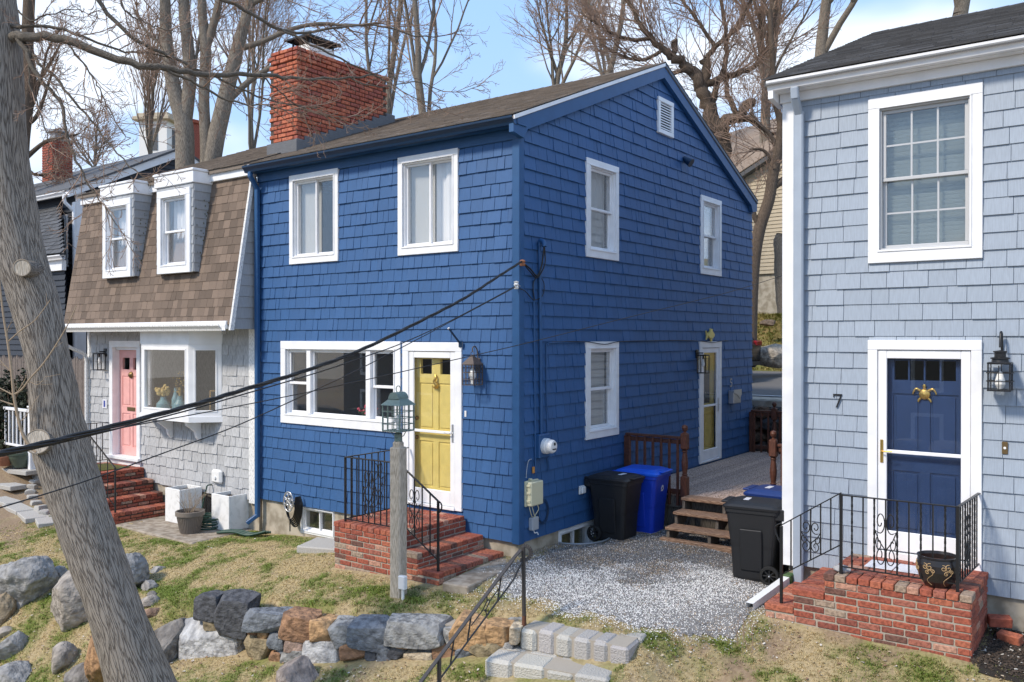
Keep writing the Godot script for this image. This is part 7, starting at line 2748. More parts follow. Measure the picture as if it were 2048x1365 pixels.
	brick_tread(s, Vector3(-7.72, -0.17, 0.03), Vector3.RIGHT, Vector3.BACK, 0.31, 1.08, 0.062)
	var mt := MB.new()
	mt.cbox(Vector3(-9.3, 0.383, 0.2), Vector3(-8.5, 0.395, 0.75), 0.004)
	one("doormat", mt, M.moss, "moss coloured doormat on the row house landing", "doormat")
	iron_rails()

func brick_row(s: Node, a: float, e: float, z: float, y: float, k: int) -> void:
	var x := a
	var first := true
	while x < e - 0.02:
		var l := 0.1 if first and k % 2 == 1 else 0.205
		first = false
		if e - x - l < 0.05:
			l = e - x
		if l > 0.27:
			l /= 2
		one_brick(s, Transform3D(Basis.IDENTITY, Vector3(x + l / 2, y - 0.031, z + 0.05)), Vector3(l - 0.008, 0.06, 0.094), brick_mat(), 0.002)
		x += l

func iron_rails() -> void:
	# navy house
	var t := thing("iron_railing", "black wrought iron railing round the yellow door's stoop", "railing", "wrought iron railings")
	var y := 0.435
	var c := Vector3(-1.8, y, 1.2)
	var w := Vector3(-1.8, y, 0.06)
	var e := Vector3(-0.88, y, 1.2)
	var f := Vector3(-0.27, 0.058, 1.2)
	iron_panel(t, c, w, 0.8, 9, [4], 0.03)
	iron_panel(t, c, e, 0.8, 8, [3], 0.03)
	iron_panel(t, e, f, 0.8, 4, [1], 0.12)
	for p in [c, f]:
		var b := MB.new()
		b.bar(p + Vector3.DOWN * 0.01, p + Vector3.UP * 0.8, 0.025, 0.025, Vector3.BACK, 0.002)
		part("post", b, M.black_iron, t)
	var b := MB.new()
	b.tube(spline([f + Vector3(-0.02, 0.81, 0), f + Vector3(0.05, 0.77, 0), f + Vector3(0.045, 0.7, 0), f + Vector3(0.0, 0.66, 0)]), 0.009, 6)
	part("rail_end", b, M.black_iron, t)
	# grey-blue house
	t = thing("iron_railing", "black wrought iron railing with heart scrolls round the navy door's stoop", "railing", "wrought iron railings")
	y = 0.446
	var l := Vector3(3.29, 0.06, 0.05)
	var u := Vector3(3.87, y, 0.05)
	c = Vector3(4.88, y, 0.05)
	w = Vector3(4.93, y, -0.84)
	iron_panel(t, l, u, 0.78, 5, [2], 0.28)
	iron_panel(t, u, c, 0.76, 9, [3], 0.07, true)
	iron_panel(t, c, w, 0.76, 8, [3], 0.07, true)
	for p in [l, u, c]:
		b = MB.new()
		b.bar(p + Vector3.DOWN * 0.01, p + Vector3.UP * 0.77, 0.027, 0.027, Vector3.BACK, 0.002)
		part("post", b, M.black_iron, t)
	b = MB.new()
	b.tube(spline([l + Vector3(0.0, 0.8, 0), l + Vector3(-0.06, 0.76, 0), l + Vector3(-0.06, 0.7, 0), l + Vector3(-0.01, 0.6, 0)]), 0.009, 6)
	part("rail_end", b, M.black_iron, t)
	# row house
	t = thing("iron_railing", "black wrought iron railing beside the pink door's brick steps", "railing", "wrought iron railings")
	y = 0.382
	c = Vector3(-8.4, y, 1.05)
	f = Vector3(-7.46, -0.165, 1.05)
	var v := Vector3(-9.5, y, 1.05)
	iron_panel(t, v, c, 0.75, 9, [4], 0.05)
	iron_panel(t, c, f, 0.74, 3, [], 0.1)
	iron_panel(t, Vector3(-9.5, y, 0.06), v, 0.75, 8, [4], 0.05)
	for p in [c, f, v]:
		b = MB.new()
		b.bar(p + Vector3.DOWN * 0.01, p + Vector3.UP * 0.74, 0.025, 0.025, Vector3.BACK, 0.002)
		part("post", b, M.black_iron, t)

# a run of railing from a to e: top and bottom rail, upright bars, scrollwork on some of them
func iron_panel(t: Node, a: Vector3, e: Vector3, h: float, n: int, scroll: Array, low: float, twist := false) -> void:
	var up := Vector3.UP
	var b := MB.new()
	b.bar(a + up * h, e + up * h, 0.03, 0.011, Vector3.UP, 0.002)
	part("top_rail", b, M.black_iron, t)
	b = MB.new()
	b.bar(a + up * low, e + up * low, 0.012, 0.012, Vector3.UP)
	part("bottom_rail", b, M.black_iron, t)
	for k in n:
		var p := a.lerp(e, (k + 1.0) / (n + 1))
		b = MB.new()
		if twist and k % 2 == 0:
			twisted_bar(b, p + up * low, p + up * h)
		else:
			b.bar(p + up * low, p + up * h, 0.012, 0.012, Vector3.BACK)
		part("baluster", b, M.black_iron, t)
		if k in scroll:
			var s := MB.new()
			var dir := e - a
			dir.y = 0
			dir = dir.normalized()
			heart_scroll(s, Transform3D(Basis(dir, up, dir.cross(up)), p + up * (low + 0.1)), 0.2, h - low - 0.22)
			part("scroll", s, M.black_iron, t)


# ---------- fittings on the houses ----------
func small(called: String, label: String, category: String, parts: Array) -> void:  # parts: [name, MB, material]
	var t := thing(called, label, category)
	for p in parts:
		part(p[0], p[1], p[2], t)

func caged_lantern(p: Vector3, turn: float, m: Material, label: String, big := 1.0) -> void:
	var t := thing("wall_lantern", label, "lantern", "wall lanterns by the doors")
	t.position = p
	t.rotation.y = turn
	var k := Basis.IDENTITY.scaled(Vector3.ONE * big)
	var b := MB.new()
	b.x = Transform3D(k, Vector3.ZERO)
	b.cbox(Vector3(-0.035, -0.1, 0), Vector3(0.035, 0.06, 0.016), 0.006)
	part("back_plate", b, m, t)
	b = MB.new()
	b.x = Transform3D(k, Vector3.ZERO)
	b.tube(spline([Vector3(0, 0.03, 0.012), Vector3(0, 0.14, 0.02), Vector3(0, 0.2, 0.06), Vector3(0, 0.19, 0.11), Vector3(0, 0.14, 0.115)]), 0.008, 7)
	part("arm", b, m, t)
	b = MB.new()
	var o := Transform3D(k, Vector3.ZERO) * Transform3D(Basis.IDENTITY, Vector3(0, 0.1, 0.115))
	b.x = o
	var ring := []
	for q in 15:
		ring.append(Vector3(cos(TAU * q / 14) * 0.025, 0.015 + sin(TAU * q / 14) * 0.025, 0))
	b.tube(ring, 0.004, 5, false)
	var s := 0.085
	for q in 4:
		var e := (q + 1) % 4
		var c := [Vector3(-s, -0.1, -s), Vector3(s, -0.1, -s), Vector3(s, -0.1, s), Vector3(-s, -0.1, s)]
		b.quad_out(c[q] * 1.12, c[e] * 1.12, Vector3(c[e].x * 0.3, -0.02, c[e].z * 0.3), Vector3(c[q].x * 0.3, -0.02, c[q].z * 0.3), c[q] + c[e] + Vector3.UP * 0.2)
	b.lathe([Vector2(0.026, -0.02), Vector2(0.024, 0.0), Vector2(0, 0.005)], 10)
	part("hood", b, m, t)
	b = MB.new()
	b.x = o
	for q in 4:
		b.x = o * Transform3D(Basis(Vector3.UP, q * PI / 2), Vector3.ZERO)
		b.bar(Vector3(-s, -0.36, s), Vector3(-s, -0.105, s), 0.01, 0.01)
		for j in 2:
			var x := lerpf(-s, s, (j + 1) / 3.0)
			b.bar(Vector3(x, -0.36, s), Vector3(x, -0.105, s), 0.005, 0.005)
		for y in [-0.36, -0.29, -0.21, -0.12]:
			b.bar(Vector3(-s, y, s + 0.003), Vector3(s, y, s + 0.003), 0.007, 0.007)
	part("cage", b, m, t)
	b = MB.new()
	for q in 4:
		b.x = o * Transform3D(Basis(Vector3.UP, q * PI / 2), Vector3.ZERO)
		b.quad(Vector3(-s, -0.36, s - 0.005), Vector3(s, -0.36, s - 0.005), Vector3(s, -0.11, s - 0.005), Vector3(-s, -0.11, s - 0.005))
	part("glass", b, M.glass, t)
	b = MB.new()
	b.x = o
	b.lathe([Vector2(0.02, -0.35), Vector2(0.02, -0.31), Vector2(0.04, -0.26), Vector2(0.043, -0.22), Vector2(0.02, -0.17), Vector2(0, -0.15)], 14)
	part("bulb", b, M.bulb_white, t)

func box_lantern(p: Vector3, turn: float, label: String) -> void:  # modern black box lantern
	var t := thing("wall_lantern", label, "lantern", "wall lanterns by the doors")
	t.position = p
	t.rotation.y = turn
	var b := MB.new()
	b.cbox(Vector3(-0.05, -0.05, 0), Vector3(0.05, 0.1, 0.018), 0.004)
	b.bar(Vector3(0, 0.04, 0.01), Vector3(0, 0.04, 0.12), 0.02, 0.02)
	part("bracket", b, M.black_iron, t)
	b = MB.new()
	var s := 0.075
	for y in [0.0, -0.3]:
		for q in 4:
			b.x = Transform3D(Basis(Vector3.UP, q * PI / 2), Vector3(0, y, 0.12))
			b.bar(Vector3(-s - 0.007, 0, s), Vector3(s + 0.007, 0, s), 0.014, 0.014)
	for q in 4:
		b.x = Transform3D(Basis(Vector3.UP, q * PI / 2), Vector3(0, 0, 0.12))
		b.bar(Vector3(-s, -0.3, s), Vector3(-s, 0.0, s), 0.014, 0.014)
	b.x = Transform3D(Basis.IDENTITY, Vector3(0, 0, 0.12))
	b.box(Vector3(-s, 0.006, -s), Vector3(s, 0.016, s))
	b.tube([Vector3(0, 0.01, 0), Vector3(0, -0.06, 0)], 0.018, 8)
	part("frame", b, M.black_iron, t)
	b = MB.new()
	for q in 4:
		b.x = Transform3D(Basis(Vector3.UP, q * PI / 2), Vector3(0, 0, 0.12))
		b.quad(Vector3(-s, -0.29, s), Vector3(s, -0.29, s), Vector3(s, -0.01, s), Vector3(-s, -0.01, s))
	part("glass", b, M.glass, t)
	b = MB.new()
	b.x = Transform3D(Basis.IDENTITY, Vector3(0, 0, 0.12))
	b.lathe([Vector2(0, -0.2), Vector2(0.022, -0.18), Vector2(0.026, -0.14), Vector2(0.014, -0.08), Vector2(0.014, -0.06)], 12)
	part("bulb", b, M.bulb_white, t)

func barn_lantern(p: Vector3, label: String) -> void:  # black ship's lantern of the grey-blue house
	var t := thing("wall_lantern", label, "lantern", "wall lanterns by the doors")
	t.position = p
	var b := MB.new()
	b.tube(spline([Vector3(0, -0.02, 0.0), Vector3(0, 0.14, 0.02), Vector3(0, 0.24, 0.05), Vector3(0, 0.25, 0.1), Vector3(0, 0.18, 0.13), Vector3(0, 0.11, 0.14)]), 0.012, 8)
	b.lathe([Vector2(0.035, -0.0), Vector2(0.03, 0.015)], 10)
	part("arm", b, M.black_iron, t)
	var o := Vector3(0, 0, 0.15)
	b = MB.new()
	b.x = Transform3D(Basis.IDENTITY, o)
	b.lathe([Vector2(0.075, -0.03), Vector2(0.07, 0.0), Vector2(0.085, 0.002), Vector2(0.085, 0.012), Vector2(0.05, 0.02), Vector2(0.05, 0.06), Vector2(0.06, 0.062), Vector2(0.06, 0.075), Vector2(0.0, 0.085)], 20)
	b.cbox(Vector3(-0.1, -0.05, -0.1), Vector3(0.1, -0.03, 0.1), 0.006)
	part("hood", b, M.black_iron, t)
	b = MB.new()
	var s := 0.09
	for q in 4:
		b.x = Transform3D(Basis(Vector3.UP, q * PI / 2), o)
		b.bar(Vector3(-s, -0.29, s), Vector3(-s, -0.05, s), 0.013, 0.013)
		b.bar(Vector3(0, -0.29, s + 0.012), Vector3(0, -0.06, s + 0.012), 0.007, 0.007)
		for y in [-0.13, -0.21]:
			b.tube(spline([Vector3(-s - 0.012, y, s + 0.01), Vector3(-s * 0.5, y, s + 0.02), Vector3(s * 0.5, y, s + 0.02), Vector3(s + 0.012, y, s + 0.01)], 3), 0.005, 5)
	b.x = Transform3D(Basis.IDENTITY, o)
	b.cbox(Vector3(-0.1, -0.305, -0.1), Vector3(0.1, -0.288, 0.1), 0.005)
	part("cage", b, M.black_iron, t)
	b = MB.new()
	for q in 4:
		b.x = Transform3D(Basis(Vector3.UP, q * PI / 2), o)
		b.quad(Vector3(-s, -0.288, s - 0.004), Vector3(s, -0.288, s - 0.004), Vector3(s, -0.05, s - 0.004), Vector3(-s, -0.05, s - 0.004))
	part("glass", b, M.glass, t)
	b = MB.new()
	b.x = Transform3D(Basis.IDENTITY, o)
	b.lathe([Vector2(0.022, -0.285), Vector2(0.045, -0.24), Vector2(0.042, -0.2), Vector2(0.022, -0.13), Vector2(0.0, -0.11)], 16)
	part("bulb", b, M.bulb_white, t)

func fittings() -> void:
	caged_lantern(Vector3(-0.62, 2.4, 0.02), 0.0, M.dull_copper, "dull copper caged lantern right of the yellow door", 1.05)
	box_lantern(Vector3(0.02, 2.42, -5.22), PI / 2, "black glass box lantern left of the side door")
	box_lantern(Vector3(-9.66, 2.42, 0.02), 0.0, "black glass box lantern left of the pink door")
	barn_lantern(Vector3(5.12, 2.52, -0.88), "large black caged lantern right of the navy door")
	# flag pole socket
	var b := MB.new()
	b.cbox(Vector3(-0.92, 2.6, 0.045), Vector3(-0.86, 2.68, 0.06), 0.005)
	part("socket", b, M.blue_gutter, thing("flagpole_holder", "short navy flagpole holder above the yellow door", "bracket"))
	b = MB.new()
	b.tube([Vector3(-0.89, 2.64, 0.05), Vector3(-0.96, 2.84, 0.2)], 0.014, 8)
	part("tube", b, M.blue_gutter, get_node("flagpole_holder"))
	b = MB.new()
	b.tube([Vector3(-0.96, 2.84, 0.2), Vector3(-0.963, 2.85, 0.207)], 0.017, 8)
	part("tip", b, M.white_plastic, get_node("flagpole_holder"))
	# electricity: weather head, conduit, meter
	var t := thing("electric_meter", "round white electricity meter with navy conduit on the side wall", "meter")
	b = MB.new()
	b.tube([Vector3(0.045, 1.5, -0.43), Vector3(0.045, 3.88, -0.39)], 0.022, 10)
	b.tube(spline([Vector3(0.045, 3.88, -0.39), Vector3(0.06, 3.95, -0.38), Vector3(0.12, 3.93, -0.37), Vector3(0.14, 3.87, -0.36)]), 0.03, 8)
	b.tube([Vector3(0.03, 1.0, -0.32), Vector3(0.03, 3.45, -0.28)], 0.014, 8)
	b.tube(spline([Vector3(0.03, 1.0, -0.6), Vector3(0.03, 2.5, -0.56), Vector3(0.035, 2.63, -0.6), Vector3(0.035, 2.66, -0.7), Vector3(0.035, 2.66, -1.5)]), 0.009, 6)
	part("conduit", b, M.blue_paint, t)
	b = MB.new()
	b.cbox(Vector3(0.02, 1.2, -0.55), Vector3(0.1, 1.5, -0.31), 0.01)
	part("socket_box", b, M.blue_paint, t)
	b = MB.new()
	b.x = Transform3D(Basis(Vector3.BACK, -PI / 2), Vector3(0.1, 1.35, -0.43))
	b.lathe([Vector2(0.1, 0), Vector2(0.098, 0.05), Vector2(0.09, 0.055), Vector2(0.085, 0.12), Vector2(0.07, 0.14), Vector2(0, 0.145)], 26)
	part("dial_housing", b, M.white_plastic, t)
	b = MB.new()
	b.box(Vector3(0.244, 1.365, -0.455), Vector3(0.2475, 1.4, -0.42))
	b.box(Vector3(0.244, 1.31, -0.47), Vector3(0.2475, 1.325, -0.39))
	part("display", b, M.black_plastic, t)
	# telephone box
	t = thing("telephone_box", "cream plastic telephone service box on the side wall", "utility box")
	b = MB.new()
	b.cbox(Vector3(0.02, 0.62, -0.36), Vector3(0.055, 0.94, -0.08), 0.008)
	part("back", b, M.cream_plastic, t)
	b = MB.new()
	b.cbox(Vector3(0.056, 0.63, -0.355), Vector3(0.13, 0.93, -0.085), 0.012)
	part("cover", b, M.cream_plastic, t)
	b = MB.new()
	for y in [0.68, 0.78, 0.87]:
		b.cbox(Vector3(0.06, y, -0.084), Vector3(0.12, y + 0.03, -0.072), 0.004)
	b.cbox(Vector3(0.03, 0.94, -0.2), Vector3(0.07, 0.965, -0.16), 0.005)
	part("latch", b, M.cream_plastic, t)
	b = MB.new()
	for q in [[-0.14, -0.24], [-0.32, -0.24], [-0.2, -0.3]]:
		b.tube(spline([Vector3(0.06, 0.62, q[0]), Vector3(0.07, 0.56, q[0] - 0.01), Vector3(0.06, 0.5, (q[0] + q[1]) / 2), Vector3(0.05, 0.46, q[1])]), 0.006, 5)
	part("leads", b, M.cream_plastic, t)
	t = thing("grey_junction_box", "small grey junction box below the cream box", "utility box")
	b = MB.new()
	b.cbox(Vector3(0.02, 0.31, -0.32), Vector3(0.085, 0.47, -0.18), 0.008)
	part("box", b, M.grey_plastic, t)
	b = MB.new()
	b.tube(spline([Vector3(0.05, 0.31, -0.25), Vector3(0.06, 0.27, -0.26), Vector3(0.07, 0.27, -0.3), Vector3(0.08, 0.24, -0.31)]), 0.007, 5)
	part("lead", b, M.white_plastic, t)
	b = MB.new()
	for k in 3:
		var lp := []
		for j in 25:
			var a := TAU * j / 24
			lp.append(Vector3(0.035 + 0.004 * k, 0.5 + sin(a) * (0.13 + 0.015 * k), -0.48 + cos(a) * (0.1 + 0.01 * k)))
		b.tube(lp, 0.004, 5, false)
	one("cable_loop", b, M.blue_gutter, "loops of thin navy cable beside the junction box", "cable")
	t = thing("outlet_cover", "small white weatherproof outlet cover on the side wall", "outlet")
	b = MB.new()
	b.cbox(Vector3(0.02, 0.585, -1.49), Vector3(0.045, 0.7, -1.36), 0.006)
	part("plate", b, M.white_plastic, t)
	b = MB.new()
	b.cbox(Vector3(0.0455, 0.595, -1.475), Vector3(0.08, 0.69, -1.375), 0.012)
	part("cover", b, M.white_plastic, t)
	b = MB.new()
	b.cbox(Vector3(0.03, 1.02, -0.28), Vector3(0.05, 1.1, -0.24), 0.004)
	one("orange_tag", b, M.orange, "small orange ground clamp on the side wall cables", "clamp")
	b = MB.new()
	b.tube(spline([Vector3(0.04, 1.2, -0.22), Vector3(0.05, 1.19, -0.14), Vector3(0.05, 1.08, -0.1), Vector3(0.05, 0.98, -0.09)]), 0.005, 5)
	one("loose_wire", b, M.grey_plastic, "thin grey wire end curling out of the corner wall", "cable")
	# motion hood under the eaves
	b = MB.new()
	b.tube([Vector3(0.02, 5.74, -4.69), Vector3(0.06, 5.7, -4.69), Vector3(0.16, 5.63, -4.69)], [0.03, 0.05, 0.075], 12)
	one("exhaust_hood", b, M.blue_gutter, "small dark blue exhaust hood below the gable vent", "vent hood")
	# corner insulators
	t = thing("service_bracket", "insulators at the house corner where the wires arrive", "insulator")
	b = MB.new()
	b.tube([Vector3(0.03, 3.62, -0.02), Vector3(0.1, 3.62, 0.06)], 0.012, 7)
	b.tube([Vector3(0.02, 3.36, 0.0), Vector3(0.02, 3.36, 0.08)], 0.01, 7)
	part("bolt", b, M.galvanised, t)
	b = MB.new()
	b.x = Transform3D(Basis.IDENTITY, Vector3(0.1, 3.6, 0.06))
	b.lathe([Vector2(0.03, 0), Vector2(0.04, 0.02), Vector2(0.026, 0.035), Vector2(0.04, 0.055), Vector2(0.024, 0.075), Vector2(0, 0.08)], 14)
	part("spool", b, M.terracotta, t)
	b = MB.new()
	b.x = Transform3D(Basis.IDENTITY, Vector3(0.02, 3.32, 0.08))
	b.lathe([Vector2(0.026, 0), Vector2(0.034, 0.02), Vector2(0.022, 0.035), Vector2(0.034, 0.055), Vector2(0.022, 0.07), Vector2(0.034, 0.09), Vector2(0, 0.1)], 14)
	part("spool", b, M.white_plastic, t)
	b = MB.new()
	b.tube(spline([Vector3(0.1, 3.64, 0.06), Vector3(0.1, 3.58, -0.1), Vector3(0.09, 3.5, -0.26), Vector3(0.1, 3.6, -0.34), Vector3(0.12, 3.8, -0.37), Vector3(0.13, 3.88, -0.365)]), 0.011, 6)
	b.tube(spline([Vector3(0.1, 3.64, 0.05), Vector3(0.08, 3.55, -0.12), Vector3(0.07, 3.48, -0.3), Vector3(0.1, 3.64, -0.42), Vector3(0.12, 3.8, -0.4), Vector3(0.13, 3.88, -0.37)]), 0.008, 6)
	b.tube(spline([Vector3(0.02, 3.34, 0.08), Vector3(0.06, 3.3, -0.05), Vector3(0.05, 3.2, -0.25), Vector3(0.05, 3.26, -0.45), Vector3(0.05, 3.42, -0.48), Vector3(0.05, 3.5, -0.36), Vector3(0.05, 3.4, -0.24), Vector3(0.04, 3.2, -0.28)]), 0.006, 6)
	part("drip_loop", b, M.cable, t)
	# swag of thin wire over the side window and door
	b = MB.new()
	b.tube(spline([Vector3(0.03, 2.67, -0.7), Vector3(0.05, 2.668, -1.5), Vector3(0.06, 2.63, -2.0), Vector3(0.05, 2.668, -2.46), Vector3(0.03, 2.675, -3.4), Vector3(0.03, 2.68, -4.4), Vector3(0.05, 2.665, -5.32), Vector3(0.06, 2.64, -5.8), Vector3(0.05, 2.665, -6.25), Vector3(0.03, 2.67, -6.6)]), 0.006, 5)
	one("low_voltage_wire", b, M.cable, "thin black wire strung along the side wall over window and door", "cable")
	# mail box, number, fish
	t = thing("steel_mailbox", "small brushed steel mailbox right of the side door", "mailbox")
	b = MB.new()
	b.cbox(Vector3(0.02, 1.5, -6.97), Vector3(0.13, 1.74, -6.62), 0.01)
	part("box", b, M.silver, t)
	b = MB.new()
	b.x = Transform3D(Basis(Vector3(0, 0, -1), Vector3.UP, Vector3(1, 0, 0)), Vector3.ZERO)
	b.prism([Vector2(6.61, 1.76), Vector2(6.98, 1.76), Vector2(6.98, 1.66), Vector2(6.9, 1.58), Vector2(6.78, 1.66), Vector2(6.61, 1.7)], 0.131, 0.142)
	part("flap", b, M.silver, t)
	number("5", Transform3D(Basis(Vector3(0, 0, -1), Vector3.UP, Vector3(1, 0, 0)), Vector3(0.022, 1.8, -6.74)), 0.16, M.silver, "silver house number above the steel mailbox", "house_number")
	number("7", Transform3D(Basis.IDENTITY, Vector3(3.58, 1.97, -0.88)), 0.15, M.black_iron, "black house number seven left of the navy door", "house_number")
	t = thing("fish_ornament", "yellow fish ornament above the side door", "ornament")
	b = MB.new()
	b.x = Transform3D(Basis(Vector3(0, 0, -1), Vector3.UP, Vector3(1, 0, 0)), Vector3(0.05, 2.76, -5.75))
	b.prism([Vector2(-0.13, 0.0), Vector2(-0.05, 0.07), Vector2(0.06, 0.075), Vector2(0.14, 0.02), Vector2(0.12, -0.01), Vector2(0.05, -0.05), Vector2(-0.06, -0.045)], -0.02, 0.02)
	part("body", b, M.yellow_paint, t)
	b = MB.new()
	b.x = Transform3D(Basis(Vector3(0, 0, -1), Vector3.UP, Vector3(1, 0, 0)), Vector3(0.05, 2.76, -5.75))
	b.prism([Vector2(-0.12, 0.0), Vector2(-0.21, 0.09), Vector2(-0.18, 0.0), Vector2(-0.2, -0.07)], -0.012, 0.012)
	b.prism([Vector2(-0.04, 0.07), Vector2(-0.02, 0.13), Vector2(0.03, 0.1), Vector2(0.07, 0.12), Vector2(0.06, 0.07)], -0.012, 0.012)
	b.prism([Vector2(-0.02, -0.045), Vector2(0.0, -0.1), Vector2(0.05, -0.1), Vector2(0.04, -0.045)], -0.012, 0.012)
	part("fins", b, M.yellow_paint, t)
	# doorbell
	t = thing("doorbell", "small brass doorbell below the black lantern", "doorbell")
	b = MB.new()
	b.cbox(Vector3(5.12, 1.6, -0.882), Vector3(5.17, 1.72, -0.866), 0.005)
	part("plate", b, M.old_brass, t)
	b = MB.new()
	b.x = Transform3D(Basis(Vector3.RIGHT, PI / 2), Vector3(5.145, 1.66, -0.867))
	b.lathe([Vector2(0.013, 0), Vector2(0.012, 0.008), Vector2(0, 0.01)], 12)
	part("button", b, M.bulb_white, t)
	b = MB.new()
	b.cbox(Vector3(-0.84, 1.7, 0.02), Vector3(-0.81, 1.78, 0.036), 0.004)
	one("bell_push", b, M.white_plastic, "white bell push right of the yellow door", "doorbell")
	# sign by the pink door
	t = thing("door_sign", "small white plaque with a blue mark left of the pink door", "sign")
	b = MB.new()
	b.cbox(Vector3(-9.76, 1.38, 0.02), Vector3(-9.6, 1.55, 0.032), 0.003)
	part("plaque", b, M.white_paper, t)
	b = MB.new()
	b.box(Vector3(-9.71, 1.41, 0.0325), Vector3(-9.65, 1.53, 0.0345))
	part("mark", b, M.print_blue, t)
	# vent and spigot on the row house
	t = thing("dryer_vent", "white plastic vent cover on the grey shingles", "vent")
	b = MB.new()
	b.cbox(Vector3(-6.22, 0.32, 0.02), Vector3(-5.96, 0.55, 0.1), 0.04)
	part("cover", b, M.white_plastic, t)
	b = MB.new()
	b.x = Transform3D(Basis(Vector3.RIGHT, PI / 2), Vector3(-6.09, 0.42, 0.1))
	b.lathe([Vector2(0.03, 0), Vector2(0.028, 0.02), Vector2(0, 0.022)], 14)
	part("knob", b, M.white_plastic, t)
	b = MB.new()
	b.tube(spline([Vector3(-6.3, 0.27, 0.02), Vector3(-6.3, 0.27, 0.1), Vector3(-6.31, 0.2, 0.12), Vector3(-6.33, 0.0, 0.16), Vector3(-6.3, -0.2, 0.22), Vector3(-6.1, -0.32, 0.3)]), 0.012, 7)
	one("hose_lead", b, M.green_hose, "green hose running down from the tap behind the planters", "hose")
	# cast iron hose reel
	t = thing("hose_reel", "round ornamental hose holder with black hose by the cellar window", "hose reel")
	var c := Vector3(-4.12, 0.26, 0.14)
	b = MB.new()
	for R in [0.15, 0.142, 0.05]:
		var lp := []
		for j in 33:
			lp.append(c + Vector3(cos(TAU * j / 32) * R * 0.75, sin(TAU * j / 32) * R, 0.06))
		b.tube(lp, 0.007, 5, false)
	for k in 6:
		var a := TAU * k / 6
		var cc := c + Vector3(cos(a) * 0.075, sin(a) * 0.095, 0.06)
		var lp := []
		for j in 13:
			lp.append(cc + Vector3(cos(TAU * j / 12) * 0.027, sin(TAU * j / 12) * 0.036, 0))
		b.tube(lp, 0.005, 5, false)
		b.tube([c + Vector3(0, 0, 0.06), c + Vector3(cos(a + 0.5) * 0.11, sin(a + 0.5) * 0.145, 0.06)], 0.005, 5)
	b.tube([c + Vector3(0, 0, 0.06), c + Vector3(0, 0, -0.12)], 0.03, 8)
	part("rosette", b, M.silver, t)
	b = MB.new()
	for k in 6:
		var lp := []
		for j in 17:
			var a := PI + PI * j / 16
			lp.append(c + Vector3(cos(a) * (0.11 + 0.012 * k), sin(a) * (0.24 + 0.025 * k) - 0.03, 0.02 - 0.016 * k))
		lp = [c + Vector3(-0.1, 0.06, 0.02 - 0.016 * k)] + lp + [c + Vector3(0.12, 0.08, 0.02 - 0.016 * k)]
		b.tube(spline(lp, 2), 0.011, 6)
	b.tube([c + Vector3(0.0, -0.26, 0.03), c + Vector3(0.0, -0.45, 0.03)], 0.01, 6)
	part("hose", b, M.black_hose, t)
	# window well
	t = thing("window_well", "curved galvanised window well at the side cellar window", "window well")
	b = MB.new()
	var arc := []
	for k in 21:
		arc.append(Vector3(sin(PI * k / 20) * 0.43, 0.012, -1.39 + cos(PI * k / 20) * 0.48))
	for k in 20:
		var p0: Vector3 = arc[k]
		var p1: Vector3 = arc[k + 1]
		var o0 := (p0 + p1) / 2 + Vector3(0, -0.012, 1.39)
		var dn := Vector3.DOWN * 0.36
		b.quad_out(p0 + dn, p1 + dn, p1, p0, o0)
		b.quad_out((p0 + dn) - o0 * 0.02, (p1 + dn) - o0 * 0.02, p1 - o0 * 0.02, p0 - o0 * 0.02, -o0)
	b.tube(arc, 0.014, 6)
	part("wall", b, M.galvanised, t)
	stoop_things()
	room_things()

func number(s: String, xf: Transform3D, h: float, m: Material, label: String, called: String) -> void:
	var tm := TextMesh.new()
	var f := SystemFont.new()
	f.font_names = PackedStringArray(["Droid Serif"])
	tm.font = f
	tm.text = s
	tm.font_size = 64
	tm.pixel_size = h / 48.0
	tm.depth = 0.012
	var o := MeshInstance3D.new()
	o.name = numbered(called)
	o.mesh = tm
	o.material_override = m
	o.transform = xf * Transform3D(Basis.IDENTITY, Vector3(0, h / 2, 0.007))
	add_child(o)
	o.set_meta("label", label)
	o.set_meta("category", "number")

